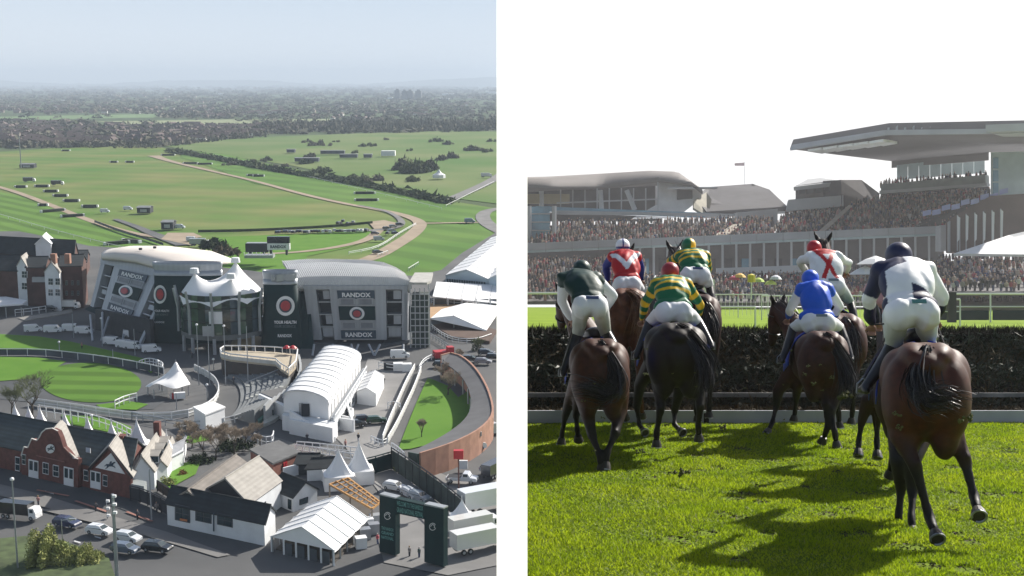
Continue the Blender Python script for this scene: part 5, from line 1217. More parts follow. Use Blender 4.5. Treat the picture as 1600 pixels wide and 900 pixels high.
# ---- red brick inn at the left edge behind the lawn
t = empty('brick_inn', GY(96,484), label='tall red brick building with white gabled bays and dark slate roofs at the left edge', cat='building')
inb = mat('inn_brick', (.085,.04,.032), .9, .3, .5)
def gh(*a, **k): return ghouse('', *a, t=t, **k)
gh((96,482), (131,481), (104,470), 13.5, 16, inb, slate, axis='u'); gh((73,484), (96,486), (82,474), 12, 15.5, wwall, slate2, axis='v'); gh((44,478), (73,478), (56,468), 12.5, 15, inb, slate)
gh((30,476), (46,478), (38,468), 12.5, 15.5, wwall, slate2, axis='v'); gh((-30,474), (30,476), (-18,464), 11, 15, inb, slate); gh((-30,452), (118,462), (-20,446), 13, 18, inb, slate)
gh((60,460),(84,460),(66,452),17,19.5,wwall,white,axis='v')
f = VP(GY(73,484), GY(96,486))
for cy_ in (440, 457):
    for cx_ in (79, 90): framed(t, f, cx_, cy_, 8, 11, .06, fm=white)
for cy_ in (429, 447): framed(t, VP(GY(30,476), GY(46,478)), 38, cy_, 9, 11, .08, fm=white)
f = VP(GY(96,482), GY(131,481))
for cx_ in (104, 113, 122):
    for cy_ in (442, 458): framed(t, f, cx_, cy_, 3.6, 7, 0, fm=steel)
MB().slab([VP(GY(44,478), GY(73,478))(x, y, .9) for x, y in [(50,441),(71,441),(71,433),(50,433)]], .9).build('balcony', silver, t)
for px in (106, 84): c = G(px, 404, ZY+16); MB().box(c, (1.6,1.6,3)).build('chimney', brick2, t)
ghouse('small house with dark pitched roof and pale gable behind the inn beside the left stand', (106,430), (136,430), (112,418), 5, 8, inb, slate, name='rear_house', cat='house')
t = empty('old_stand', GY(20,400), label='old brown terraced stand roof at the far left edge beyond the inn', cat='stand')
MB().prism([GY(x, y)[:2] for x, y in [(-40,398),(50,402),(60,388),(-40,378)]], ZY, ZY+3).build('terrace', mat('brown_terrace', (.16,.13,.12), .9, .3, .2), t)
MB().slab([G(-40,386,ZY+5), G(30,390,ZY+5), G(44,380,ZY+5.5), G(-40,374,ZY+5.5)], .3).build('roof', mat('pink_roof', (.3,.24,.23), .9), t)
pole('white_mast', 76, 430, 384, .2, white, 'thin white flag mast above the roofs of the inn', 'mast')
t = empty('canopy_tent', GY(34,505), label='low white flat canopy at the left edge of the yard beside railings', cat='canopy')
MB().prism([GY(x, y-8)[:2] for x, y in [(-30,505),(36,500),(44,494),(10,488),(-30,490)]], ZY+3, ZY+3.4).build('roof', tentm, t)
for x, y in ((34,500),(10,500)): MB().post(GY(x, y-4), 3, .15).build('leg', steel, t)
MB().prism([GY(x, y)[:2] for x, y in [(28,498),(112,484),(114,489),(40,502)]], ZY, ZY+.25).build('pavement', mat('pale_pavement', (.25,.24,.22), .9), kind='structure')
rail('white_railing', [(24,494),(48,492),(72,488)], white, 'white pen railing in front of the brick inn', 'railing', h=2, step=2, two=True)
# ---- bare trees and bushes
def bare_tree(label, px, py, hpx, wpx, seed, m=twig, leaf=None, group=None, cat='tree', nm='bare_tree'):
    g = GY(px, py); k = kpx(py); H = hpx/k; W = wpx/k; rn = random.Random(seed); t = empty(nm, g, label=label, cat=cat, group=group)
    b = MB(); tw = MB()
    def br(p, d, L, r, lv):
        q = p + d*L; mid = p.lerp(q, .5) + Vector((rn.uniform(-1,1), rn.uniform(-1,1), rn.uniform(-.5,.5)))*L*.07
        r = max(r, .027)
        (b if lv < 3 else tw).tube([p, mid, q], [r, r*.8, r*.6], 5 if lv < 2 else 3, cap=False)
        if lv >= 6: return
        for i in range(3 if lv < 5 else 4):
            nd = (d + Vector((rn.gauss(0,1)*W/H*1.0, rn.gauss(0,1)*W/H*1.0, rn.uniform(.0,.95)))*.62).normalized()
            br(mid.lerp(q, rn.uniform(.3, 1)), nd, L*rn.uniform(.68,.9), r*.58, lv+1)
    br(g, Vector((rn.uniform(-.08,.08), 0, 1)).normalized(), H*.25, H*.026, 0)
    b.build('trunk', bark, t); tw.build('crown', m, t)
    return t
TR = [(300,700,44,34),(318,712,50,40),(338,716,46,36),(352,694,38,34),(366,712,52,40),(384,700,42,34),(396,690,36,30),(290,690,36,30),(280,716,40,34),(330,694,36,30),(345,704,40,32),(408,704,30,24)]
for i, (px, py, h, w_) in enumerate(TR): bare_tree('leafless brown tree in the cluster between kiosk and pale slate roofs', px, py, h*1.12, w_*1.2, 20+i, group='bare trees below the kiosk')
mg = mat('budding_twigs', (.10,.115,.05), .95, .3, 1)
bare_tree('large budding tree at the left edge of the parade ring', 50, 652, 92, 90, 5, mg)
bare_tree('smaller budding tree overlapping the left edge of the picture by the ring', 18, 652, 60, 50, 6, mg)
bare_tree('bare tree at the top of the crescent lawn casting a long shadow', 700, 618, 56, 50, 8); bare_tree('slim bare tree in the middle of the crescent lawn', 659, 684, 40, 26, 9)
bare_tree('bare tree behind the crescent roof top edge', 690, 596, 40, 44, 12); bare_tree('small tree by the curved railing below the canopy deck', 748, 556, 36, 30, 14, mg); bare_tree('bare tree beside the yard at the top of the crescent', 716, 570, 30, 30, 15)
def bush(label, px, py, wpx, hpx, m, n=500, seed=1, nm='bush', s=.14):
    g = GY(px, py); k = kpx(py); rn = np.random.default_rng(seed); rx = wpx/k/2; rz = hpx/k
    t = empty(nm, g, label=label, cat='bush'); d = rn.normal(size=(n,3)); d /= np.linalg.norm(d,axis=1)[:,None]; d[:,2] = abs(d[:,2])
    c = d*rn.uniform(.35,1,(n,1))**.6*np.array([rx, rx, rz])*(1+.25*np.sin(d[:,:1]*9)); b = MB()
    for q in c:
        tr = rn.normal(size=(3,3))*s*max(1, rx*.5); p = Vector(q)+g; b.add([p+Vector(x) for x in tr], [(0,1,2)])
    b.build('foliage', m, t)
    sb = MB()
    for a in range(5): sb.tube([g, g+Vector((rx*.5*math.cos(a*1.3), rx*.5*math.sin(a*1.3), rz*.7))], [.12,.04], 4)
    sb.build('stem', bark, t)
bush('large yellow green budding bush at the bottom left beside the street', 72, 880, 66, 54, foil2, 9000, 1, s=.10)
bush('low yellow green scrub right of the budding bush on the verge', 128, 878, 60, 26, foil2, 4500, 2, s=.10)
bush('green shrub at the clubhouse garden edge', 262, 758, 26, 14, foil2, 500, 3); bush('orange brown shrub in the clubhouse garden', 285, 742, 14, 9, mat('rust_foliage', (.25,.12,.03), .9), 200, 4)
bush('dark round evergreen by the canopy deck', 744, 548, 20, 16, foil, 500, 5); bush('dark hedge bush below the bare trees', 312, 722, 44, 12, foil, 900, 6); bush('dark bush behind the bare tree cluster', 365, 700, 60, 12, foil, 900, 7)
bush('dark scrub on the bank left of the broadcast trailer', 330, 386, 40, 9, foil, 500, 8, s=.3); bush('brown scrub bank behind the left stand roof', 352, 396, 40, 9, mat('brown_scrub', (.08,.06,.03), .95), 400, 9, s=.3)
bush('yellow shrub at the corner of the dark screen fence', 622, 736, 16, 10, foil2, 200, 10)
# ================================================================== added white divider of the two places, translucent so the sun behind brightens it
pz = 4.0; pw = 48/F*pz
t = empty('added_divider', (0, pz, 0), left=False, label='tall narrow white fabric banner hanging between the aerial view and the race view', cat='banner')
fab = mat('divider_fabric', (.88,.88,.88), .9, .01, 1); n_ = fab.node_tree; tl_ = n_.nodes.new('ShaderNodeBsdfTranslucent'); tl_.inputs[0].default_value = (.93,.93,.93,1); mx_ = n_.nodes.new('ShaderNodeMixShader'); mx_.inputs[0].default_value = .8
n_.links.new(n_.nodes['Principled BSDF'].outputs[0], mx_.inputs[1]); n_.links.new(tl_.outputs[0], mx_.inputs[2]); n_.links.new(mx_.outputs[0], n_.nodes['Material Output'].inputs[0])
MB().add([(-pw/2, pz, .02), (pw/2, pz, .02), (pw/2, pz, 3.6), (-pw/2, pz, 3.6)], [(0,1,2,3)]).build('fabric', fab, t, left=False)
MB().tube([(-pw/2, pz, 3.6), (pw/2, pz, 3.6)], .012, 6).build('top_bar', white, t, left=False); MB().box((0, pz, .012), (pw*1.1, .2, .024)).build('foot_plate', steel, t, left=False)
# ================================================================== RIGHT PLACE: ground, fence, rails
def RP(pts): return [P(*p) for p in pts]
def rs(name, pts, th, m, t=None, **kw): return MB().slab(RP(pts), th).build(name, m, t, left=False, **kw)
turf = mat('turf', (.11,.17,.010), .95, .3, 1.5, col2=(.16,.22,.018), spec=.1, bump=.5, bsc=14)
turf_far = mat('far_turf', (.17,.27,.012), .95, .15, .15, col2=(.22,.32,.02), spec=.1, stripes=((0,1,0), 9, .12))
MB().add([(.01,-3,0),(60,-3,0),(60,23.5,0),(.01,23.5,0)], [(0,1,2,3)]).build('turf', turf, left=False, kind='structure')
MB().add([(.01,23.5,0),(60,23.5,0),(140,200,0),(.01,200,0)], [(0,1,2,3)]).build('far_turf', turf_far, left=False, kind='structure')
MB().add([(.01,19.6,.006),(60,19.6,.006),(60,24,.006),(.01,24,.006)], [(0,1,2,3)]).build('take_off_soil', mat('soil', (.05,.042,.03), .95, .4, 3, bump=.5, bsc=12), left=False, kind='structure')
# individual grass blades
rng = np.random.default_rng(11); NB = 420000
Dd = 8.3 + (19.9-8.3)*rng.random(NB)**1.15; X = Dd*rng.uniform(-.004, .43, NB)
cl = np.sin(X*3.1+np.cos(Dd*2.3)*2)*np.cos(Dd*1.7+X)*.5+.5
keep = (rng.random(NB) < .62+.38*cl) & (X > 0.005)
DV = [(rng.uniform(.1,.40)*d_, d_, rng.uniform(.04,.11)) for d_ in 9+9*rng.random(70)]
for dx_, dy_, dr_ in DV: keep &= ((X-dx_)**2*.7+(Dd-dy_)**2*.35 > dr_**2)
X = X[keep]; Dd = Dd[keep]; cl = cl[keep]; n_ = len(X)
hgt = rng.uniform(.014,.038,n_)*(.6+.7*cl)*(1+.5*(rng.random(n_) < .03)); wd = rng.uniform(.004,.008,n_)*(Dd/10)**.6; an = rng.uniform(0, 2*np.pi, n_); le = rng.normal(0, .02, (n_, 2))
V3 = np.zeros((n_, 3, 3)); V3[:,0] = np.stack([X-np.cos(an)*wd, Dd-np.sin(an)*wd, np.zeros(n_)], 1); V3[:,1] = np.stack([X+np.cos(an)*wd, Dd+np.sin(an)*wd, np.zeros(n_)], 1); V3[:,2] = np.stack([X+le[:,0], Dd+le[:,1], hgt], 1)
def tri_mesh(name, V, mats, left=False, mi=None, **kw):
    V = V.reshape(-1, 3); nf = len(V)//3; me = bpy.data.meshes.new(name); me.vertices.add(len(V)); me.vertices.foreach_set('co', V.astype(np.float32).ravel())
    me.loops.add(nf*3); me.loops.foreach_set('vertex_index', np.arange(nf*3, dtype=np.int32)); me.polygons.add(nf)
    me.polygons.foreach_set('loop_start', np.arange(0, nf*3, 3, dtype=np.int32)); me.polygons.foreach_set('loop_total', np.full(nf, 3, dtype=np.int32))
    for m in mats: me.materials.append(m)
    if mi is not None: me.polygons.foreach_set('material_index', mi.astype(np.int32))
    me.update(); o = bpy.data.objects.new(name, me); COL.objects.link(o)
    if left: o.matrix_world = ML
    return tag(o, **kw)
def leafmat(name, c1, c2, tr=.45, sc=3):
    m = mat(name, c1, .6, .2, sc, col2=c2, spec=.3); t = m.node_tree; b = t.nodes['Principled BSDF']; o = t.nodes['Material Output']
    tl = t.nodes.new('ShaderNodeBsdfTranslucent'); mx = t.nodes.new('ShaderNodeMixShader'); mx.inputs[0].default_value = tr
    src = b.inputs['Base Color'].links[0].from_socket; t.links.new(src, tl.inputs[0]); t.links.new(b.outputs[0], mx.inputs[1]); t.links.new(tl.outputs[0], mx.inputs[2]); t.links.new(mx.outputs[0], o.inputs[0]); return m
gb = [leafmat('grass_blade', (.24,.36,.008), (.42,.50,.02), .6, .9), leafmat('grass_blade_dark', (.10,.16,.01), (.16,.23,.015), .45, 2), leafmat('grass_blade_dry', (.30,.33,.10), (.38,.36,.14), .3, 2)]
tri_mesh('grass', V3, gb, mi=np.where(rng.random(n_) < .03, 2, np.where(rng.random(n_) < .25+.25*(1-cl), 1, 0)), kind='stuff')
cs_ = []
for dx_, dy_, dr_ in DV:
    n2 = int(dr_*900); q = rng.normal(size=(n2,3))*np.array([dr_*.9, dr_*1.3, .006])+np.array([dx_, dy_, .008]); cs_.append((q[:,None,:]+rng.normal(size=(n2,3,3))*np.array([.012,.012,.008])))
tri_mesh('churned_soil', np.concatenate(cs_), [mat('crumbled_soil', (.045,.035,.02), .95, .4, 8, col2=(.11,.10,.04))], kind='stuff')
# steeplechase fence
ft = empty('steeplechase_fence', (5,21.8,0), left=False, label='wide dark birch and spruce steeplechase fence across the course behind the horses', cat='fence')
hk = mat('packed_birch', (.016,.014,.009), .95, .5, 6, bump=.8, bsc=30); spr = mat('spruce_branch', (.02,.03,.018), .6, .6, 2.5, spec=.4, col2=(.085,.10,.07)); spr2 = mat('dry_branch', (.09,.07,.04), .85, .4, 4, spec=.3)
MB().prism([(0.02,21.9),(16,21.9),(16,23.1),(.02,23.1)], 0, 1.33).build('birch_core', hk, ft, left=False)
b = MB(); loft(b, [[(0.02,20.6,.02),(16,20.6,.02)], [(0.02,20.9,.5),(16,20.9,.5)], [(.02,21.85,1.0),(16,21.85,1.0)]], 30); b.build('apron_core', hk, ft, left=False)
def twigs(n, fy, fz, L, m, name, drop=.3, up=.0, w=.006):
    x = rng.uniform(.02, 11.5, n); y = fy(rng.random(n)); z = fz(y, rng.random(n)); d = rng.normal(size=(n,3)); d[:,1] -= .6; d[:,2] += up; d /= np.linalg.norm(d,axis=1)[:,None]
    l = rng.uniform(.4,1,n)*L; p = np.stack([x, y, z], 1); s = rng.normal(size=(n,3))*w
    o = tri_mesh(name, np.stack([p-s, p+s, p+d*l[:,None]], 1), [m], kind='stuff'); o.parent = ft; o.matrix_parent_inverse = ft.matrix_world.inverted(); return o
ft_inv = ft.matrix_world.inverted()
twigs(26000, lambda r: 21.9-.05*r, lambda y, r: .3+1.06*r**.7, .16, hk, 'birch_twigs', up=1.6)
twigs(12000, lambda r: 21.9+1.2*r, lambda y, r: 1.28+.09*r, .16, hk, 'birch_twigs', up=3)
twigs(52000, lambda r: 20.55+1.3*r, lambda y, r: np.clip((y-20.6)*.8+.1,.02,1.05)+rng.uniform(-.12,.18,len(y))*(1+.6*np.sin(y*9)), .2, spr, 'spruce_twigs', w=.013)
twigs(15000, lambda r: 20.5+1.3*r, lambda y, r: np.clip((y-20.6)*.8+.12,.04,1.1)+rng.uniform(-.05,.2,len(y)), .24, spr2, 'dry_twigs', up=.4, w=.007)
twigs(26000, lambda r: 20.0+.55*r, lambda y, r: .02+.16*r, .14, spr2, 'litter_twigs', up=.3, w=.012)
gr = empty('ground_rail', (5,19.8,0), left=False, label='pale grey painted board lying along the foot of the steeplechase fence', cat='rail'); x = .03
grm = mat('painted_board', (.40,.41,.45), .6, .12, 2)
while x < 12:
    MB().box((x+1.49, 19.85, .10), (2.97, .06, .20)).build('board', grm, gr, left=False); MB().box((x+2.98, 19.86, .08), (.08, .1, .16)).build('stake', hk, gr, left=False); x += 3.0
gr2 = empty('middle_rail', (5,20.6,0), left=False, label='second low pale board showing between the spruce branches and ground rail', cat='rail')
for i in range(8): MB().box((1.5+i*3, 20.62, .38), (2.9, .05, .07)).build('board', mat('weathered_board', (.17,.17,.18), .8, .3, 3), gr2, left=False)
# rails beyond
def rrail(name, x0, x1, D, h, label, sp=2.2, r=.045, two=False, bars=False, pan=None, D1=None, cat='rail', z0=0):
    A = P(x0, 460, D); B_ = P(x1, 460, D1 or D); A.z = B_.z = z0; t = empty(name, A, left=False, label=label, cat=cat); L = (B_-A).length; n = max(1, int(L/sp))
    MB().tube([A+Vector((0,0,h)), B_+Vector((0,0,h))], r, 6).build('top_rail', white, t, left=False)
    if two: MB().tube([A+Vector((0,0,h*.55)), B_+Vector((0,0,h*.55))], r*.7, 5).build('lower_rail', white, t, left=False)
    o0 = None
    for i in range(n+1):
        p = A.lerp(B_, i/n)
        if o0 is None: o0 = MB().tube([p, p+Vector((0,0,h))], r*.9, 5).build('post', white, t, left=False)
        else: o = o0.copy(); COL.objects.link(o); o.parent = t; o.location = o0.location + (p-A)
    if bars:
        b = MB(); k = int(L/.35)
        for i in range(k): p = A.lerp(B_, i/k); b.tube([p+Vector((0,0,.2)), p+Vector((0,0,h))], .02, 3)
        b.build('bars', white, t, left=False, kind='stuff')
    if pan:
        for i in range(n): p, q = A.lerp(B_, (i+.03)/n), A.lerp(B_, (i+.97)/n); MB().slab([p+Vector((0,-.1,.15)), q+Vector((0,-.1,.15)), q+Vector((0,-.1,h*.42)), p+Vector((0,-.1,h*.42))], .05).build('banner', pan, t, left=False)
rrail('running_rail', 1455, 1640, 92, 2.05, 'tall white railing with dark green banners at the right beyond the far turf', 3.2, .07, pan=dgreen, bars=False, two=True)
rrail('running_rail', 1190, 1400, 100, 1.9, 'white barred railing in front of the crowd behind the blue jockey', 2.0, .06, bars=True)
rrail('running_rail', 1112, 1180, 76, 1.25, 'low white running rail right of the hooped jockeys on the far turf', 2.4, .07)
rrail('running_rail', 1060, 1200, 110, 2.0, 'white barred barrier before the crowd behind the low running rail', 2.2, .05, bars=True)
rrail('running_rail', 815, 880, 100, 2.1, 'white running rail at the left edge of the far turf', 3, .1)
rrail('running_rail', 1462, 1500, 80, 1.7, 'short white hurdle wing before the dark banners', 1.2, .06, two=True)
MB().box(P(1487,470,80)-Vector((0,0,.4)), (.5,.3,1.9)).build('black_post', darkm, left=False, base=P(1487,490,80), label='thick black post beside the white hurdle wing', cat='post')
MB().box(P(1108,452,105), (.8,.5,1.6)).build('white_cabinet', white, left=False, base=P(1108,470,105), label='white cabinet beside the low running rail', cat='cabinet')
# ---------------- stands
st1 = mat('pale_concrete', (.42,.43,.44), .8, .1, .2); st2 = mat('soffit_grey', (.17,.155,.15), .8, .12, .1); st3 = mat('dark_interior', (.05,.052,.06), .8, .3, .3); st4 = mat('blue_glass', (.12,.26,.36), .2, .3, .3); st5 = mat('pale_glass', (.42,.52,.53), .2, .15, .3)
st6 = mat('brown_wall', (.15,.11,.10), .9, .15, .3); st7 = mat('tile_roof_grey', (.085,.083,.09), .85, .15, .3)
Lf = dict(left=False)
# terraces the crowd stands on: list of (px0, py0, D0, px1, py1, D1) bottom and top lines
t = empty('grandstand', P(1400,455,250), left=False, label='modern grandstand with huge pale cantilever roof at the right behind the race', cat='grandstand')
rs('cantilever_roof', [(1234,233,240),(1383,209,215),(1640,206,190),(1640,236,262),(1545,238,264),(1393,252,270)], -2.0, st2, t)
rs('roof_fascia', [(1234,235,239.6),(1383,211,214.5),(1383,203,214.5),(1238,226,239.6)], .5, st1, t); rs('roof_fascia', [(1383,211,214.4),(1640,208,189.5),(1640,200,189.5),(1383,203,214.4)], .5, st1, t)
for i in range(5):
    a = i*.17; rs('roof_slot', [(1262+i*24,233.5-i*3.2,235-i*4),(1284+i*24,230-i*3.2,232-i*4),(1306+i*24,233-i*3,237-i*4),(1284+i*24,237-i*3,241-i*4)], .4, mat('painted_daylight', (.92,.92,.86), .6), t)  # near-white colour stands in for daylight through the roof panels
for i in range(12): rs('truss_post', [(1388+i*13,203.2-i*.3,214-i*1.2),(1390+i*13,203-i*.3,214-i*1.2),(1390+i*13,197.5+(-1)**i*1.5,214-i*1.2),(1388+i*13,199,214-i*1.2)], .5, st1, t)
rs('roof_deck', [(1400,199.5,216),(1545,197,200),(1545,195,200),(1400,198,216)], .8, st7, t); rs('plant_room', [(1540,206,196),(1640,204,190),(1640,191,190),(1540,195,196)], 8, st1, t)
rs('back_wall', [(1393,262,270),(1545,250,264),(1545,236,264),(1393,250,270)], 1, st2, t)
for i in range(8):
    x0, x1 = 1402+i*17.2, 1402+(i+1)*17.2-1; y = lambda x, a, b_: a+(b_-a)*(x-1402)/137
    rs('glass_pane', [(x0,y(x0,281,270),268),(x1,y(x1,281,270),268),(x1,y(x1,258,242),268),(x0,y(x0,258,242),268)], .3, st5, t)
rs('balcony_fascia', [(1376,299,252),(1540,288,240),(1540,273,240),(1377,288,252)], 2, mat('green_grey', (.25,.28,.27), .7), t)
rs('balcony_band', [(1374,303,251),(1542,290,239),(1542,286,239),(1374,298,251)], 2, st1, t)
rs('glass_tower', [(1548,350,232),(1640,350,228),(1640,236,228),(1548,238,232)], 6, st5, t)
for i in range(5):
    for j in range(3):
        x0 = 1552+j*14; y0 = 246+i*20; rs('glass_pane', [(x0,y0+17,231.6),(x0+12,y0+17,231.4),(x0+12,y0,231.4),(x0,y0,231.6)], .3, st4, t)
rs('side_wall', [(1478,395,225),(1640,395,218),(1640,300,218),(1548,306,222),(1478,345,225)], 3, st6, t)
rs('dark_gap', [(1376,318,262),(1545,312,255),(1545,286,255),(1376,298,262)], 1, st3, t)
for i in range(8): rs('wall_pilaster', [(1482+i*17,393,224),(1485+i*17,393,224),(1485+i*17,345-i*6,224),(1482+i*17,347-i*6,224)], .5, st1, t)
# middle old stands
t = empty('old_stand', P(1300,455,260), left=False, label='small old stand with pale boxes and dark side wall in the middle of the skyline', cat='grandstand')
rs('pale_front', [(1228,330,258),(1318,322,256),(1318,305,256),(1232,312,258)], 6, st1, t); rs('upper_front', [(1243,311,260),(1313,303,258),(1313,281,258),(1243,290,260)], 6, st2, t)
for i in range(5): rs('box_window', [(1248+i*13,304-i*1.2,257.8),(1258+i*13,303-i*1.2,257.8),(1258+i*13,296-i*1.2,257.8),(1248+i*13,297-i*1.2,257.8)], .4, st3, t)
rs('roof', [(1240,292,259),(1262,280,266),(1282,278,266),(1318,283,257)], -.8, st1, t); rs('side_wall', [(1316,330,256),(1374,325,268),(1374,302,268),(1346,281,264),(1314,281,256)], 4, mat('dark_side', (.07,.065,.07), .8), t)
# mid pitched roof
t = empty('pitched_stand', P(1140,455,270), left=False, label='long dark pitched roof over the stand left of the middle skyline', cat='grandstand')
rs('roof', [(1104,338,262),(1230,330,262),(1202,303,275),(1176,294,281),(1108,299,280),(1084,314,268)], -1, st7, t)
rs('roof_eave', [(1100,341,261),(1234,333,261),(1232,330,261),(1102,338,261)], .6, st1, t)
for i in range(7): rs('roof_batten', [(1100+i*17,336-i*.8,262.4),(1102+i*17,336-i*.8,262.4),(1112+i*13,301-i*.7,279),(1110+i*13,301-i*.7,279)], -.25, mat('lead_batten', (.12,.12,.13), .7), t)
rs('pale_gable', [(1084,325,262),(1106,338,261.5),(1112,312,266),(1104,300,270),(1084,313,264)], .5, mat('buff_gable', (.3,.28,.22), .8), t); rs('pale_wall', [(1151,356,258),(1215,352,258),(1215,326,258),(1151,332,258)], 3, st1, t)
rs('turret', [(1168,300,279),(1190,300,279),(1180,289,279),(1176,287.5,279)], 4, st7, t)
# left curved stand
t = empty('grandstand', P(950,455,280), left=False, label='curved pale roofed grandstand at the left of the skyline behind the race', cat='grandstand')
b = MB(); loft(b, [RP([(800,286,250),(860,290,252),(940,290,262),(1029,279,262),(1080,284,262),(1098,298,262)]), RP([(800,279,252),(854,279,256),(940,272,266),(1014,267,268),(1060,269,268),(1097,296,266)]), RP([(800,277,290),(854,276,290),(940,271,290),(1014,266.5,290),(1058,268,290),(1096,294,290)])], 30, (0,0,-.8)); b.build('roof', st2, t, left=False, smooth=True)
rs('end_wall', [(990,340,266),(1060,338,266),(1096,310,266),(1096,299,266),(1083,287,266),(1060,277,266),(1029,281,266),(1029,318,266)], 6, mat('pale_end', (.55,.55,.57), .7), t)
rs('soffit', [(824,300,256),(881,297,262),(1029,290,266),(1029,282,262),(940,293,262),(824,290,254)], .6, st2, t)
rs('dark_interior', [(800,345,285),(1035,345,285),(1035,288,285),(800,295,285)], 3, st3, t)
for x0, x1 in ((979,992),(938,940),(846,846)): MB().tube(RP([(x0,297,263),(x1,328,263)]), .5, 6).build('column', st1, t, left=False)
rs('upper_deck', [(838,330,258),(1140,342,262),(1140,334,262),(838,322,258)], 2, st4, t); rs('deck_rail', [(870,335,257),(1150,338,260),(1150,334,260),(870,329,257)], .3, st1, t)
rs('glass_lift', [(831,375,246),(859,374,246),(859,322,246),(831,323,246)], 5, st4, t)
for i in range(9): MB().tube(RP([(876+i*19,(294 if i<8 else 285),261),(876+i*19,332,261)]), .16, 4).build('mullion', st1, t, left=False)
rs('tier_rail', [(870,318,262),(1030,312,264),(1030,310,264),(870,316,262)], .3, st1, t)
for i in range(4): rs('lift_band', [(830,335+i*13,245.8),(860,335+i*13,245.8),(860,333+i*13,245.8),(830,333+i*13,245.8)], .3, st1, t)
for x0 in (827,866): MB().tube(RP([(x0,384,245),(x0,322,245)]), .45, 6).build('column', st1, t, left=False)
rs('warm_panel', [(812,318,262),(890,318,264),(890,303,264),(812,303,262)], .5, mat('buff_panel', (.3,.25,.15), .8), t)
rs('box_window', [(1058,312,265.5),(1082,310,265.5),(1082,297,265.5),(1058,296,265.5)], .4, st3, t)
rs('canopy', [(1044,294,262),(1122,294,262),(1120,292,262),(1046,292,262)], 3, st1, t)
# long white balcony and arcade
t = empty('terrace_arcade', P(1150,455,240), left=False, label='long pale terrace balcony with an arcade of white columns under the crowd', cat='grandstand')
def yb(x): return 386 + (359-386)*(x-824)/(1470-824)
for i in range(16):
    x0, x1 = 812+i*41.2, 812+(i+1)*41.2-.6; rs('balcony_panel', [(x0,yb(x0)+5,236),(x1,yb(x1)+5,236),(x1,yb(x1)-6,236),(x0,yb(x0)-6,236)], 1.5, st1, t); rs('lower_band', [(x0,yb(x0)+9,236.2),(x1,yb(x1)+9,236.2),(x1,yb(x1)+5.5,236.2),(x0,yb(x0)+5.5,236.2)], 1.0, st5, t)
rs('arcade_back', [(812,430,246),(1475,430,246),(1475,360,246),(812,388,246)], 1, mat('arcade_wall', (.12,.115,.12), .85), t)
for i in range(22):
    x0 = 1000+i*21.5; MB().tube(RP([(x0,432,237),(x0,yb(x0)+8,237)]), .22, 5).build('column', st1, t, left=False)
for i in range(18):
    x0 = 1003+i*26; rs('doorway', [(x0,428,245.5),(x0+11,428,245.5),(x0+11,404,245.5),(x0,404,245.5)], .4, st3 if i % 3 else st4, t)
rs('stair_block', [(1470,392,232),(1498,391,232),(1498,349,232),(1470,352,232)], 3, st1, t); rs('low_wall', [(1120,428,232),(1260,425,232),(1260,414,232),(1120,419,232)], 1, st1, t)
# blue banners on the side stair
t = empty('banner_row', P(1500,330,224), left=False, label='row of lilac blue banners climbing the stairs at the right of the crowd', cat='banner')
bl_ = mat('lilac_banner', (.35,.38,.62), .7, .1, 1)
for i in range(9):
    x0 = 1442+i*15; y0 = 330-i*4.2+(3 if i % 2 else 0); rs('banner', [(x0,y0+8,223),(x0+13,y0+5,223),(x0+13,y0-3,223),(x0,y0,223)], .15, bl_, t)
for i in range(6):
    t = empty('feather_flag', P(1496+i*14,395,215), left=False, label='white feather flag on the right slope before the brown wall', cat='flag', group='white feather flags by the brown wall'); x0 = 1496+i*13.5
    MB().tube(RP([(x0,392,215),(x0,336-i*2,215)]), .12, 5).build('pole', st1, t, left=False); rs('flag', [(x0,378,214.8),(x0+3,374,214.8),(x0+4,340-i*2,214.8),(x0,337-i*2,214.8)], .08, white, t)
rs('tent_roof', [(1490,400,190),(1660,402,186),(1660,352,196),(1576,371,198)], -.4, tentm, base=P(1560,420,190), label='large white sloping tent roof at the right edge above the crowd', cat='tent')
for i, (px, py, w_) in enumerate([(1368,409,30),(1352,425,26),(1128,437,10),(1165,431,0)][:2]):
    t = empty('gazebo', P(px,440,180), left=False, label=['white low gazebo roof in the crowd left of the navy jockey','second white awning in the crowd beside the red crossed jockey'][i], cat='gazebo')
    MB().lathe(P(px,py+4,180), [(w_*.09,0),(w_*.05,.7),(.1,1.2)], 10).build('canopy', tentm, t, left=False); MB().post(P(px,py+14,180), 1.0, .08).build('pole', st1, t, left=False)
for i, (px, py, c, l) in enumerate([(1156,429,(.75,.45,.08),'yellow umbrella standing in the crowd by the white railing'),(1147,433,(.5,.05,.1),'red umbrella beside the yellow umbrella in the crowd'),(1185,436,(.45,.6,.08),'lime umbrella right of the yellow umbrella in the crowd'),(1212,432,(.7,.7,.75),'white umbrella in the crowd left of the crossed jockey'),(1204,440,(.5,.55,.1),'olive yellow umbrella left of the blue jockey')]):
    t = empty('umbrella', P(px,455,150), left=False, label=l, cat='umbrella'); MB().lathe(P(px,py,150), [(.75,-.35),(.55,-.05),(.25,.12),(.03,.18)], 10).build('canopy', mat('umb%d' % i, c, .7), t, left=False); MB().tube([P(px,py,150), P(px,452,150)], .03, 4).build('pole', steel, t, left=False)
t = empty('flag', P(1156,262,300), left=False, label='small faded red and white flag flying alone in the white sky', cat='flag')
MB().tube(RP([(1163,300,300),(1163,252,300)]), .05, 4).build('pole', st1, t, left=False)
rs('cloth', [(1148,259,300),(1163,259,300),(1163,254,300),(1148,255,300)], .05, mat('faded_flag', (.75,.55,.53), .8), t)
t = empty('marker_board', P(1174,455,90), left=False, label='yellow round course marker on a white post by the crowd', cat='sign')
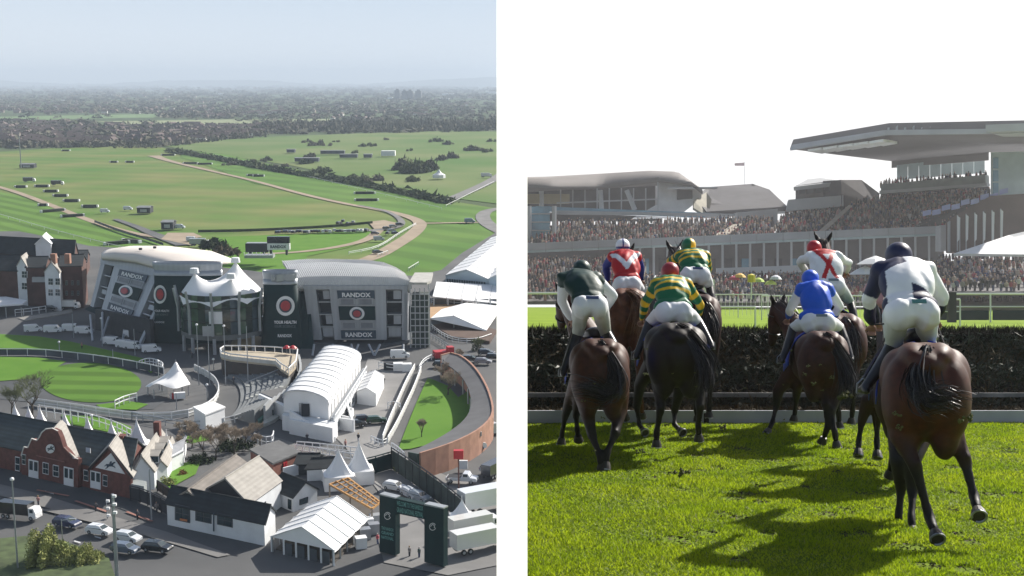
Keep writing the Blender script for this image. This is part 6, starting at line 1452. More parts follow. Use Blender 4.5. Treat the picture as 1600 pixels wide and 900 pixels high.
MB().tube(RP([(1174,468,90),(1174,440,90)]), .05, 5).build('post', white, t, left=False); MB().lathe(P(1174,441,90)+Vector((0,0,0)), [(.27,0),(.27,.5),(.05,.6)], 10).build('disc', mat('yellow_board', (.6,.5,.03), .6), t, left=False)
# terraces (concrete slopes) under the crowd: quads (px,py,D) bl, br, tr, tl
tiers = [([(812,386,238),(1150,374,238),(1150,342,262),(812,352,262)], 8, 6.5), ([(1150,373,238),(1470,354,238),(1545,292,266),(1375,305,262),(1190,340,262)], 0, 0)]
TQ = [((812,384,238),(1000,378,238),(1000,343,258),(812,346,258)), ((1000,378,238),(1210,370,238),(1210,338,258),(1000,343,258)), ((1200,371,238),(1470,358,238),(1400,303,262),(1232,328,262)), ((1400,362,238),(1475,358,238),(1552,296,240),(1395,303,262)), ((1376,291,253),(1545,279,242),(1545,268,248),(1385,281,259)),
      ((812,462,200),(1010,462,200),(1010,402,236),(812,404,236)), ((1005,462,170),(1660,462,170),(1660,428,225),(1005,428,228)), ((1440,445,160),(1660,445,160),(1660,396,215),(1470,400,222)), ((1300,440,200),(1480,440,200),(1480,408,225),(1330,418,225))]
tc_ = mat('terrace_concrete', (.10,.095,.095), .9, .15, .5)
t = empty('crowd_terrace', P(1150,455,230), left=False, label='sloping concrete terraces under the packed crowd of the stands', cat='terrace')
for q in TQ:
    b = MB(); b.slab([P(*p)-Vector((0,0,.9)) for p in q], .5); b.build('terrace_slab', tc_, t, left=False)
rs('gangway', [(1274,366,237),(1284,366,237),(1332,322,252),(1326,321,252)], -.1, mat('buff_steps', (.38,.33,.27), .9), t); rs('gangway', [(1104,375,237),(1128,374,237),(1160,350,250),(1148,350,250)], -.1, MATS['buff_steps'], t)
# crowd
skin_ = mat('crowd_skin', (.42,.26,.2), .7); hair_ = mat('crowd_hair', (.05,.035,.025), .8)
pal = [(.02,.022,.03),(.03,.03,.045),(.05,.05,.06),(.10,.08,.075),(.20,.14,.11),(.26,.23,.22),(.05,.07,.15),(.5,.47,.46),(.40,.20,.18),(.32,.05,.07),(.45,.36,.28),(.07,.10,.10)]
coats = [mat('coat%d' % i, c, .85, .1) for i, c in enumerate(pal)]
def person_mesh(sc=1.0, hat=False):
    b = MB(); b.mi = 0; b.lathe((0,0,.0), [(.13,0),(.16,.5),(.19,.85)], 5); b.mi = 1; b.lathe((0,0,.8), [(.19,0),(.25,.32),(.23,.58),(.07,.66)], 6)
    for s in (-1, 1): b.tube([(s*.24,0,1.4),(s*.30,-.05,1.1),(s*.2,-.2,.95)], .055, 4)
    b.mi = 2; b.lathe((0,-.01,1.46), [(.04,0),(.10,.08),(.10,.18),(.04,.26)], 6); b.mi = 3; b.lathe((0,.02,1.58), [(.11,0),(.115,.08),(.05,.17)], 6)
    if hat: b.lathe((0,0,1.68), [(.2,0),(.1,.02),(.1,.1)], 7)
    return b
hm_ = [hair_, mat('fair_hair', (.3,.2,.1), .8), mat('grey_hair', (.3,.3,.3), .8), coats[7]]
prt = []
for i in range(14):
    b = person_mesh(hat=i % 4 == 0); r_ = random.Random(i); o = b.build('person', [coats[r_.choice([0,1,2,6])], coats[i % 12], skin_, hm_[r_.choice([0,0,1,2,3])]], left=False); prt.append(o)
spots = []
rc = random.Random(9)
for qi, q in enumerate(TQ):
    A, B_, C_, D_ = [P(*p) for p in q]; H_ = abs(q[0][1]-q[3][1]); rows = max(2, int(H_/3.6)); Lx = max((B_-A).length, (C_-D_).length)
    for r in range(rows):
        v = (r+.3)/rows; a, c = A.lerp(D_, v), B_.lerp(C_, v); n = int((c-a).length/.54)
        for i in range(n):
            if rc.random() < .06+.25*(noise.noise(Vector((i*.11, r*.4, qi*7.)))>.28): continue
            p = a.lerp(c, (i+rc.uniform(-.3,.3))/n); spots.append((p.y, p.x, p.z-1.05+rc.uniform(-.3,.3)))
spots = [s for s in spots if 0.35 < s[1]]
spots.sort(key=lambda s: s[0])
used_ = set(); V_all = []; CR = MB(); far_mats = coats + [skin_] + hm_[:3]
pv = [(person_mesh(hat=False))]
lowp = MB(); lowp.lathe((0,0,.3), [(.2,0),(.26,.7),(.22,1.08),(.06,1.16)], 4); nb_ = len(lowp.f); lowp.lathe((0,-.01,1.48), [(.11,0),(.12,.12),(.06,.25)], 4)
vis = [i for i, s in enumerate(spots)]
front = spots[:300]
for i, (y, x, z) in enumerate(front):
    k = i % 14
    if k not in used_: used_.add(k); o = prt[k]
    else: o = prt[k].copy(); COL.objects.link(o)
    place(o, (x, y, z), rc.uniform(-.5, .5), left=False, sc=rc.uniform(.92, 1.06)); tag(o, 'spectator standing in the front of the packed crowd beyond the rails', 'person', 'spectators at the front of the crowd')
vv = np.array(lowp.v); nv = len(vv); allv = []; allf = []; mi = []
fl = lowp.f
for i, (y, x, z) in enumerate(spots[300:]):
    s = rc.uniform(.92, 1.06); allv.append(vv*np.array([s, s, s])+np.array([x, y, z])); off = i*nv; cm = rc.choice([0,1,2,2,3,3,4,5,6,7,8,10,11,9]); hm2 = rc.choice([12,12,12,13,13,14,15])
    allf += [tuple(k+off for k in f) for f in fl]; mi += [cm]*nb_ + [hm2]*(len(fl)-nb_)
me = bpy.data.meshes.new('crowd'); me.from_pydata(np.concatenate(allv).tolist(), [], allf)
for m in far_mats: me.materials.append(m)
me.polygons.foreach_set('material_index', mi); me.update(); o = bpy.data.objects.new('crowd', me); COL.objects.link(o); tag(o, kind='stuff')
print('crowd', len(spots))
# ================================================================== RIGHT PLACE: horses and jockeys
def ico(b, c, r, sub=2):
    bm = bmesh.new(); bmesh.ops.create_icosphere(bm, subdivisions=sub, radius=1)
    bm.verts.ensure_lookup_table(); M, rr = r if isinstance(r, tuple) else (Matrix.Identity(3), (r, r, r))
    vs = [Vector(c) + M @ Vector((v.co.x*rr[0], v.co.y*rr[1], v.co.z*rr[2])) for v in bm.verts]; fs = [tuple(v.index for v in f.verts) for f in bm.faces]; bm.free(); b.add(vs, fs)
def limb(b, pts, rs_):
    for i in range(len(pts)-1): b.tube([pts[i], pts[i+1]], [rs_[i], rs_[i+1]], 12)
    for p, r in zip(pts, rs_): ico(b, p, r)
def blob(b, name, m, parent, vox=.02, smooth=6, colf=None, label=None, wr=0, wd_=(14,14,46)):
    me = bpy.data.meshes.new('tmp'); me.from_pydata(b.v, [], b.f); o = bpy.data.objects.new('tmp', me); COL.objects.link(o)
    r = o.modifiers.new('r', 'REMESH'); r.mode = 'VOXEL'; r.voxel_size = vox; r.use_smooth_shade = True
    s = o.modifiers.new('s', 'SMOOTH'); s.iterations = smooth; s.factor = .5
    dg = bpy.context.evaluated_depsgraph_get(); m2 = bpy.data.meshes.new_from_object(o.evaluated_get(dg)); bpy.data.objects.remove(o); bpy.data.meshes.remove(me)
    n = len(m2.vertices); co = np.empty(n*3, np.float32); m2.vertices.foreach_get('co', co); co = co.reshape(-1, 3)
    if colf:
        at = m2.color_attributes.new('col', 'FLOAT_COLOR', 'POINT'); c = np.ones((n, 4), np.float32); c[:, :3] = colf(co); at.data.foreach_set('color', c.ravel())
    if wr:
        nn = np.empty(n*3, np.float32); m2.vertices.foreach_get('normal', nn); nn = nn.reshape(-1, 3); a, b2, c = wd_
        f = np.sin(co[:,2]*c+2.4*np.sin(co[:,0]*a+1)+1.7*np.sin(co[:,1]*b2))*.55+np.sin(co[:,2]*c*.47+3.1*np.sin(co[:,0]*a*1.7+2)+co[:,1]*b2)*.45+.3*np.sin(co[:,0]*c*.9+co[:,2]*19)
        amp = .55+.45*np.sin(co[:,0]*9+co[:,2]*7+len(co)); co = co + nn*(f*wr*amp)[:,None]
    T = np.array(linv(parent)); co = co @ T[:3,:3].T + T[:3,3]; m2.vertices.foreach_set('co', co.astype(np.float32).ravel())
    m2.materials.clear(); m2.materials.append(m); m2.name = name; m2.polygons.foreach_set('use_smooth', [True]*len(m2.polygons)); m2.update()
    o = bpy.data.objects.new(name, m2); COL.objects.link(o); o.parent = parent
    return tag(o, label)
coat = mat('horse_coat', vcol=True, rough=.55, var=.45, sc=14, coat=.0, spec=.3, bump=.35, bsc=12)
cloth = mat('silk_cloth', vcol=True, rough=.5, var=.1, sc=5, spec=.4, bump=.6, bsc=9)
breech = mat('breeches_cloth', vcol=True, rough=.7, var=.08, sc=5, bump=.5, bsc=11)
leather = mat('boot_leather', (.012,.012,.014), .3, .2, 5, spec=.6)
hairm = mat('horse_hair', (.012,.009,.008), .38, .4, 20, spec=.55); hoofm = mat('hoof_horn', (.035,.03,.026), .5, .3, 20); shoem = mat('horse_shoe', (.35,.36,.38), .35, .1, 5, metal=.8)
skinm = mat('rider_skin', (.36,.2,.14), .6, .08, 8); capm = mat('cap_silk', vcol=True, rough=.45, var=.05, sc=5, bump=.1, bsc=20)
def mixc(a, b, t): t = np.clip(t, 0, 1)[:, None]; return np.array(a)*(1-t)+np.array(b)*t
def hair_strands(name, paths, parent, n=120, spread=.05, w=.006, m=hairm, seed=1):
    rn = np.random.default_rng(seed); T = linv(parent); vs = []; fs = []
    P_ = [np.array(resamp(smoothp([Vector(p) for p in pp], 2), 14)) for pp in paths]
    for i in range(n):
        base = P_[rn.integers(len(P_))]; tt = np.linspace(0, 1, 15); L = rn.uniform(.65, 1.1); off = rn.normal(size=3)*spread; wob = rn.normal(size=3)*spread*.9; ph = rn.uniform(0, 6)
        c = base*1.0; mid = base[0]; c = mid + (base-mid)*1.0
        prof = (.25+tt**.7*1.1)
        c = c + off*prof[:,None] + wob*np.sin(tt*4+ph)[:,None]*tt[:,None]; c = c[:max(6, int(15*min(1, L)))]
        k = len(vs); m_ = len(c); d = np.gradient(c, axis=0); s = np.cross(d, rn.normal(size=3)); s /= (np.linalg.norm(s, axis=1)[:,None]+1e-9)
        ww = w*(1-np.linspace(0,1,m_)**3*.85)[:,None]
        for a, b_ in zip(c-s*ww, c+s*ww): vs.append(T @ Vector(a)); vs.append(T @ Vector(b_))
        fs += [(k+2*j, k+2*j+1, k+2*j+3, k+2*j+2) for j in range(m_-1)]
    me = bpy.data.meshes.new(name); me.from_pydata(vs, [], fs); me.materials.append(m); me.polygons.foreach_set('use_smooth', [True]*len(me.polygons)); o = bpy.data.objects.new(name, me); COL.objects.link(o); o.parent = parent; tag(o, kind='stuff'); return o
def hoof(t, fet, tip, big=1.0, sole=False):
    fet, tip = Vector(fet), Vector(tip); d = (tip-fet).normalized(); a = tip-d*.085*big
    b = MB(); b.tube([a, a.lerp(tip, .5), tip], [.042*big, .056*big, .066*big], 14); b.build('hoof', hoofm, t, left=False, smooth=False)
    u = d.orthogonal().normalized(); v = d.cross(u); b = MB(); n = 14
    ps = [tip+d*.006+(u*math.cos(2*math.pi*i/n*.86+.4)+v*math.sin(2*math.pi*i/n*.86+.4))*.056*big for i in range(n+1)]
    b.tube(ps, .010, 5); b.build('horseshoe', shoem, t, left=False)
def horse(label, croup, head, cc_, legs, front, poll=None, nose=None, tail=None, wd=1.0, black_legs=True, pitch=0.0, ears=True, seed=1, cloth_col=(.02,.05,.35), dark=None, sc=1.0, cloth_vis=True, hairs=None):
    "croup=(px,py,D) top of the croup; head = heading angle (rad, + = to the left)"
    head = head - math.atan((croup[0]-800)/F)
    c0 = P(*croup); fw = Vector((-math.sin(head), math.cos(head), math.sin(pitch))).normalized(); rt = Vector((math.cos(head), math.sin(head), 0)); up = rt.cross(fw)
    Mx = Matrix((rt, fw, up)).transposed()
    t = empty('horse', (c0.x, c0.y, 0), left=False, label=label, cat='horse')
    L = lambda r, f, u: c0 + rt*r*sc + fw*f*sc + up*u*sc
    E = lambda b, r, f, u, rr: ico(b, L(r, f, u), (Mx, tuple(q*sc for q in rr)), 3)
    b = MB()
    E(b, 0, .17, -.40, (.335*wd,.46,.41)); E(b, 0, .12, -.17, (.20*wd,.42,.17)); E(b, 0, -.02, -.2, (.15*wd,.25,.18))
    for s in (-1, 1): E(b, s*.165*wd, .02, -.44, (.18*wd,.26,.36)); E(b, s*.19*wd, .22, -.28, (.165*wd,.3,.24)); E(b, s*.14*wd, .02, -.70, (.12*wd,.17,.24)); E(b, s*.25*wd, .38, -.17, (.06,.1,.07)); E(b, s*.10*wd, .1, -.10, (.12,.32,.11))
    E(b, 0, .55, -.36, (.29*wd,.55,.33)); E(b, 0, .95, -.42, (.31*wd,.62,.36)); E(b, 0, 1.5, -.40, (.26*wd,.40,.44)); E(b, 0, 1.35, -.06, (.10,.38,.13)); E(b, 0, 1.2, -.25, (.26,.5,.27))
    pl = P(*poll) if poll else L(0, 2.25, .35); ns = P(*nose) if nose else pl + fw*.35 + Vector((0,0,-.45))
    nb = L(0, 1.62, -.22); limb(b, [nb, nb.lerp(pl, .5)+up*.03, pl], [.27*sc, .175*sc, .115*sc]); limb(b, [pl, pl.lerp(ns, .35), ns], [.115, .12, .062])
    if ears:
        hx = (ns-pl).normalized(); rt2 = hx.cross(Vector((0,0,1))); rt2 = rt2.normalized() if rt2.length > .1 else rt; rt2 = rt if abs(rt2.dot(rt)) < .6 else rt2
        for s in (-1, 1): limb(b, [pl+rt2*s*.06+Vector((0,0,.05)), pl+rt2*s*.11+Vector((0,0,.14)), pl+rt2*s*.15+Vector((0,0,.24))], [.038,.036,.010])
    hoofs = []
    for i, lg in enumerate(legs):
        ps = [P(*q) for q in lg]; s = -1 if i == 0 else 1
        hip = L(s*.16*wd, .1, -.45); st = L(s*.17*wd, .2, -.78)
        mid = st.lerp(ps[1], .5)
        limb(b, [hip, hip.lerp(ps[0],.55), ps[0]], [.18*sc, .15*sc, .10*sc]); limb(b, [ps[0], ps[0].lerp(ps[1], .6), ps[1]], [.10*sc, .066*sc, .06*sc]); limb(b, [ps[1], ps[1].lerp(ps[2], .25), ps[1].lerp(ps[2], .7), ps[2]], [.062, .045, .038, .048]); limb(b, [ps[2], ps[2].lerp(ps[3], .55)], [.046, .04]); hoofs.append((ps[2], ps[3]))
        ico(b, ps[1]+Vector((0,-.035,.03)), .04)
    for i, lg in enumerate(front):
        ps = [P(*q) for q in lg]; s = -1 if i == 0 else 1; sh = L(s*.15, 1.5, -.55)
        limb(b, [sh, ps[0]], [.15*sc, .085*sc]); limb(b, [ps[0], ps[1]], [.085*sc, .055]); limb(b, [ps[1], ps[1].lerp(ps[2], .3), ps[1].lerp(ps[2], .7), ps[2]], [.055, .038, .035, .043]); limb(b, [ps[2], ps[2].lerp(ps[3], .55)], [.041, .038]); hoofs.append((ps[2], ps[3]))
    dk = dark or (.012,.010,.009)
    zc = c0.z
    def colf(co):
        cc = np.array(cc_)*np.array([.8,.62,.55])*.72
        rel = co - np.array(c0); h = rel[:, 2]
        f = mixc(cc, dk, (-.72*sc - h)/.3) if black_legs else np.tile(cc, (len(co), 1))
        er = np.linalg.norm(co-np.array(pl)-np.array([0,0,.18]), axis=1); f = mixc([1,1,1],[.12,.14,.18],(.24-er)/.1)*f
        dp = np.linalg.norm(co-np.array(ns), axis=1); f = mixc([1,1,1], [.5,.5,.5], (.3-dp)/.25)*f
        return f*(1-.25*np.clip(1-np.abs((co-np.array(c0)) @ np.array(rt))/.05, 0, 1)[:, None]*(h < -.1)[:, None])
    blob(b, 'body', coat, t, .022, 5, colf)
    for a, c in hoofs: hoof(t, a, c)
    if tail:
        tp = [L(0, -.12, -.03)] + [P(*q) for q in tail]
        hair_strands('tail', [tp], t, 300, .05, .006, seed=seed, m=hairs or hairm)
        hair_strands('tail', [tp], t, 60, .025, .012, seed=seed+9, m=hairs or hairm)
    hair_strands('mane', [[nb.lerp(pl, .1)+up*.2, nb.lerp(pl, .6)+up*.16, pl+up*.1]], t, 90, .05, .007, seed=seed+3, m=hairs or hairm)
    # saddle, cloth, girth
    b = MB(); E(b, 0, 1.12, .02, (.17,.27,.07)); E(b, 0, .95, .06, (.13,.1,.06)); blob(b, 'saddle', leather, t, .02, 3)
    b = MB()
    for s in (-1, 1):
        def fn_(u, v, s=s):
            a = (math.radians(8)+v*math.radians(86)); rx_, rz_ = .36*wd, .42; return L(s*rx_*math.sin(a)*1.03, (.76+u*.50), -.45+rz_*math.cos(a)*1.06-.12*v*u)
        k = len(b.v); b.grid(fn_, 8, 8)
    o = b.build('saddle_cloth', mat('cloth_%d' % seed, cloth_col, .7, .1, 5), t, left=False, smooth=True)
    sm = o.modifiers.new('solid', 'SOLIDIFY'); sm.thickness = .012
    # bridle
    hx = (ns-pl).normalized(); b = MB()
    for k_, r_ in ((.22,.125),(.72,.095)):
        c = pl.lerp(ns, k_); u = hx.orthogonal().normalized(); v = hx.cross(u); b.tube([c+(u*math.cos(a)+v*math.sin(a))*r_ for a in [2*math.pi*i/12 for i in range(13)]], .01, 4)
    b.build('bridle', leather, t, left=False)
    return t, L, (c0, fw, rt, up)
def jockey(label, D, hip, sh, hd, capf, jacf, brf, lk, rk, lf, rf, lh, rh, hw=.18, le=None, re=None, capr=.118, shw=.2, tagc=None, fwd=(.38,.6), dcap=0, glove=None, tagw=.075):
    "all points are (px, py); depths follow from D at the hips"
    H_ = P(*hip, D); Sh = P(*sh, D+fwd[0]); Hd = P(*hd, D+fwd[1]); g = lambda q, dd: P(*q, D+dd)
    rt = Vector((1,0,0)); t = empty('person', (H_.x, H_.y, 0), left=False, label=label, cat='person')
    kL, kR, fL, fR, hL, hR = g(lk, .33), g(rk, .33), g(lf, .0), g(rf, .0), g(lh, .85), g(rh, .85)
    eL = g(le, .5) if le else (Sh-rt*.28).lerp(hL, .5); eR = g(re, .5) if re else (Sh+rt*.28).lerp(hR, .5)
    sL, sR = Sh-rt*shw*.8, Sh+rt*shw*.8; bk = Vector((0,-.03,.05))
    # body: one continuous surface
    b = MB(); ico(b, H_, .13, 2); limb(b, [H_, H_.lerp(Sh, .5), Sh], [.12,.12,.12]); limb(b, [sL, sR], [.07,.07]); nk = Sh.lerp(Hd, .4); limb(b, [Sh, Hd], [.07,.06]); ico(b, Hd, (Matrix.Identity(3), (.075,.095,.105)), 2)
    ico(b, Hd+Vector((0,.1,-.03)), (Matrix.Identity(3), (.015,.025,.02)), 1)
    for s in (-1, 1): ico(b, Hd+Vector((s*.078,0,-.02)), (Matrix.Identity(3), (.012,.02,.03)), 1)
    for s, S_, e_, h_, k_, f_ in ((-1, sL, eL, hL, kL, fL), (1, sR, eR, hR, kR, fR)):
        limb(b, [S_, e_, h_], [.045,.036,.024]); limb(b, [H_+rt*s*.09, k_, f_], [.085,.05,.035])
        d = (h_-e_).normalized(); u = Vector((0,0,1)).cross(d); u = u.normalized() if u.length > .1 else rt; w_ = d.cross(u)
        pm = h_+d*.05; ico(b, pm, (Matrix((u, d, w_)).transposed(), (.042,.05,.018)), 2)
        for i, (o_, ln) in enumerate(((-.03,.036),(-.01,.043),(.01,.041),(.03,.033))):
            r0 = pm+u*o_+d*.035; limb(b, [r0, r0+d*ln*.6-w_*.015, r0+d*ln*.5-w_*.045, r0+d*ln*.1-w_*.05], [.0095,.009,.0085,.008])
        r0 = pm-u*s*.04-d*.01; limb(b, [r0, r0-u*s*.02+d*.025-w_*.02, r0-u*s*.008+d*.045-w_*.035], [.011,.0105,.009])
    blob(b, 'body', skinm, t, .0115, 1)
    # silks
    b = MB(); ax = (Sh-H_).normalized(); wst = H_.lerp(Sh, .12); mid = H_.lerp(Sh, .6)
    Mx = Matrix((rt, ax, rt.cross(ax).normalized()*-1)).transposed(); Mx = Matrix((rt, ax, rt.cross(ax).normalized())).transposed(); TL = (Sh-H_).length
    ico(b, mid+bk*.6, (Mx, (.20*shw/.2, TL*.56, .145)), 3); ico(b, wst, (Mx, (hw*1.03, .14, .14)), 3); ico(b, Sh+bk*.3, (Mx, (shw*1.03, .12, .115)), 3); limb(b, [sL, sR], [.10,.10])
    for S_, e_, h_ in ((sL, eL, hL), (sR, eR, hR)): limb(b, [S_, S_.lerp(e_, .5), e_, e_.lerp(h_, .55), e_.lerp(h_, .88)], [.088,.075,.062,.058,.042])
    Hn, axn = np.array(H_), np.array(ax)
    def jc(co):
        rel = co-Hn; tt = rel @ axn/TL; x = rel[:, 0]; axm = np.abs(co[:, 0]-(Hn[0]+(Sh.x-H_.x)*np.clip(tt, 0, 1))) > shw*1.08
        dl = np.minimum(np.linalg.norm(co-np.array(eL), axis=1), 9); arm = np.zeros(len(co), int)
        for s, S_, e_, h_ in ((1, sL, eL, hL), (2, sR, eR, hR)):
            S_, e_, h_ = np.array(S_), np.array(e_), np.array(h_); dmin = np.full(len(co), 9.); par = np.zeros(len(co))
            for a, c, o in ((S_, e_, 0), (e_, h_, 1)):
                ab = c-a; q = np.clip(((co-a) @ ab)/(ab @ ab), 0, 1); dd = np.linalg.norm(co-a-q[:, None]*ab, axis=1); m_ = dd < dmin; dmin[m_] = dd[m_]; par[m_] = (q+o)[m_]
            m_ = (dmin < .085) & (par > .22); arm[m_] = s; tt = np.where(m_, par, tt)
        return jacf(x-(Sh.x-H_.x)*np.clip(rel @ axn/TL, 0, 1), tt, arm, co)
    blob(b, 'silk_jacket', cloth, t, .0135, 5, jc, wr=.010, wd_=(11,11,30))
    # breeches
    b = MB(); ico(b, H_+Vector((0,-.02,-.01)), (Matrix.Identity(3), (hw*.96, .14, .135)), 3)
    for s, k_ in ((-1, kL), (1, kR)): ico(b, H_+rt*s*hw*.46+Vector((0,-.06,-.03)), (Matrix.Identity(3), (hw*.53,.12,.145)), 3); limb(b, [H_+rt*s*hw*.5, (H_+rt*s*hw*.5).lerp(k_, .55)+Vector((0,-.02,0)), k_], [.115,.095,.072])
    limb(b, [H_, H_.lerp(Sh, .2)], [.13,.125])
    blob(b, 'breeches', breech, t, .0135, 5, lambda co: brf(co-Hn), wr=.0065, wd_=(16,12,58))
    for s, k_, f_ in ((-1, kL, fL), (1, kR, fR)):
        b = MB(); limb(b, [k_+Vector((0,0,.01)), k_.lerp(f_, .4)+Vector((0,-.025,0)), f_], [.068,.062,.042]); limb(b, [f_, f_+Vector((0,.16,-.035))], [.042,.034]); ico(b, f_+Vector((0,-.03,-.02)), .037); blob(b, 'boot', leather, t, .014, 3)
        MB().tube([f_+Vector((x_, .07, z_)) for x_, z_ in ((-.055,-.05),(-.05,.03),(0,.08),(.05,.03),(.055,-.05),(-.055,-.05))], .008, 5).build('stirrup', shoem, t, left=False)
        MB().tube([f_+Vector((0,.07,.08)), g(hip, .45)+Vector((s*.2,0,-.2))], .011, 4).build('stirrup_leather', leather, t, left=False)
    # cap on helmet
    b = MB(); hc = Hd+Vector((0,0,.03)); ico(b, hc, (Matrix.Identity(3), (capr*.97, capr*1.12, capr*.98)), 3); ico(b, hc+Vector((0,.11,-.03)), (Matrix.Identity(3), (.075,.08,.018)), 2); ico(b, hc+Vector((0,0,-.05)), (Matrix.Identity(3), (capr*.92, capr*1.02, .06)), 2)
    blob(b, 'cap', capm, t, .0115, 3, lambda co: capf(co-np.array(hc)))
    MB().tube([Hd+Vector((math.cos(a)*.104, math.sin(a)*.12, -.035)) for a in [2*math.pi*i/20 for i in range(21)]], .011, 5).build('goggle_strap', leather, t, left=False)
    if tagc:
        zt = H_+Vector((tagw*.2, -.19, .085)); MB().box(zt, (tagw*2, .012, .035), 0, Matrix.Rotation(R(-28), 3, 'X')).build('sponsor_patch', mat('patch_%s' % tagc[0], tagc[1], .6), t, left=False)
    MB().tube([hL+Vector((0,.05,0)), hR+Vector((0,.05,0))], .01, 4).build('rein', leather, t, left=False)
    MB().tube([hR, hR+Vector((.02,-.25,-.28))], .007, 4).build('whip', leather, t, left=False)
    return t
W_ = np.array([.80,.81,.83]); cst = lambda c: (lambda co: np.tile(np.array(c, float), (len(co), 1)))
def wherec(m, a, b): return np.where(m[:, None], np.array(a), np.array(b))
dirt = lambda co: mixc(W_, (.42,.44,.38), (-.02-co[:, 2])/.22)*(1-.45*np.clip(1-np.abs(co[:, 0])/.07, 0, 1)*np.clip((-.03-co[:, 2])/.1, 0, 1))[:, None]  # white, greyer lower down and darker along the middle below the hips
GRN, YEL, RED, NAV, BLU, DG = (.004,.14,.055), (.72,.45,.01), (.50,.01,.015), (.010,.014,.055), (.008,.10,.62), (.006,.035,.028)
# 1 dark green rider on bay
horse('bay horse with a red-brown rump, leftmost of the field', (938,530,14.7), .06, (.115,.042,.020), [[(917,640,14.75),(925,680,14.65),(937,711,14.5),(941,737,14.45)],[(968,640,14.8),(961,678,14.6),(949,706,14.5),(946,733,14.45)]], [[(893,618,16.6),(883,650,16.8),(878,678,16.9),(877,694,16.9)],[(905,618,16.4),(900,648,16.6),(902,672,16.7),(904,688,16.8)]],
      poll=(884,466,16.8), nose=(877,508,17.1), tail=[(952,556,14.5),(966,590,14.45),(955,620,14.4),(925,603,14.4),(902,606,14.4)], seed=1, cloth_col=(.02,.05,.4))
jockey('jockey in dark green sleeveless silks with white sleeves, dark green cap', 15.2, (922,476), (906,436), (909,424), cst(DG), lambda x, t, a, co: wherec((a > 0) & (t > .3), W_, DG), dirt, (903,522), (946,520), (880,582), (972,560), (893,500), (940,492), hw=.205, le=(878,470), re=(958,462), shw=.235, tagc=('navy', (.05,.08,.2)))
# 3 hooped rider on black horse
hoop = lambda x, t, a, co: wherec((np.mod(np.where(a > 0, t*2.1, t*3.6)+.25, 1) < .38), YEL, GRN)*np.ones((len(x), 1))
hoopb = lambda x, t, a, co: wherec(np.where(a > 0, np.mod(t*2.1+.2, 1) < .42, (np.mod(t*4.2+.1, 1) < .4) & (t > .42)), YEL, GRN)
horse('black-brown horse ridden by the red-capped jockey in green and yellow hoops', (1058,505,15.8), .1, (.022,.014,.011), [[(1030,600,15.9),(1032,640,15.8),(1026,676,15.9),(1026,698,15.9)],[(1092,590,15.9),(1094,636,15.8),(1091,666,15.9),(1092,688,15.95)]], [[(1000,600,17.6),(995,636,17.9),(999,664,18),(1008,676,17.8)],[(1062,610,17.4),(1054,642,17.7),(1054,664,17.6),(1067,676,17.4)]],
      poll=(1030,470,18.2), nose=(1026,510,18.5), tail=[(1070,520,15.65),(1090,545,15.6),(1104,575,15.55),(1100,612,15.5)], wd=1.12, seed=2, cloth_col=(.02,.05,.45))
jockey('jockey in green and yellow hooped silks with a dark red cap', 16.5, (1052,485), (1049,444), (1047,427), cst((.28,.008,.02)), hoopb, cst(W_), (1016,503), (1090,503), (994,556), (1112,540), (1003,500), (1088,500), hw=.25, le=(1008,474), re=(1094,476), shw=.24, fwd=(.35,.55), capr=.125)
# 5 blue rider
horse('bay horse under the jockey in royal blue, head turned to the left', (1288,518,16.8), .16, (.10,.034,.018), [[(1284,600,16.8),(1291,634,16.7),(1293,668,16.7),(1284,692,16.8)],[(1312,600,16.8),(1299,644,16.7),(1304,674,16.6),(1308,699,16.6)]], [[(1216,610,18.4),(1213,634,18.5),(1207,660,18.4),(1198,678,18.3)],[(1246,600,18.3),(1244,622,18.5),(1242,644,18.6),(1240,658,18.6)]],
      poll=(1215,482,18.9), nose=(1206,536,19.0), tail=[(1305,540,16.6),(1322,570,16.55),(1330,600,16.5),(1322,625,16.45)], seed=3, cloth_col=(.02,.06,.5), wd=1.0)
jockey('jockey in royal blue silks with white sleeves and royal blue cap', 17.4, (1277,502), (1273,452), (1266,438), cst(BLU), lambda x, t, a, co: wherec((a > 0) & (t > .25) & (t < 1.45), W_, BLU), cst(W_), (1240,512), (1312,512), (1222,562), (1330,560), (1231,498), (1300,500), hw=.245, le=(1236,480), re=(1312,478), shw=.22, tagc=('grey', (.15,.2,.24)), fwd=(.3,.5), capr=.125)
# 2 red rider on chestnut
dh = [[(970,560,18.8),(972,600,18.7),(975,635,18.8),(978,655,18.9)],[(1000,560,18.8),(1000,600,18.7),(1002,632,18.8),(1004,652,18.9)]]
fh = [[(965,520,20.6),(962,548,20.9),(964,556,20.6),(968,552,20.4)],[(990,520,20.6),(990,548,20.9),(990,556,20.6),(992,552,20.4)]]
horse('chestnut horse rising behind the bay, under the jockey in red', (980,452,18.9), .0, (.22,.085,.035), dh, fh, poll=(978,400,21.2), nose=(976,430,21.6), tail=[(990,462,18.7),(1002,480,18.6),(998,520,18.6)], seed=4, pitch=.1, cloth_col=(.3,.3,.32), sc=.95, black_legs=False, hairs=mat('chestnut_hair', (.16,.07,.03), .4, .3, 20))
def vee(x, t, a, co):
    m = (np.abs(np.abs(x)-(t-.38)*.32) < .045) & (t > .3) & (t < .98) & (a == 0); c = wherec(m, W_, RED); return wherec((a > 0), (.02,.03,.25), c)
jockey('jockey in red silks with a white chevron, blue sleeves and striped white cap', 19.5, (980,443), (976,402), (973,387), lambda co: wherec((np.abs(co[:, 2]+.03) < .018) | (np.abs(co[:, 0]) < .012), (.02,.03,.2), W_), vee, cst(W_), (960,462), (1004,460), (958,500), (1008,500), (950,438), (1002,438), hw=.215, le=(947,415), re=(1000,415), shw=.225)
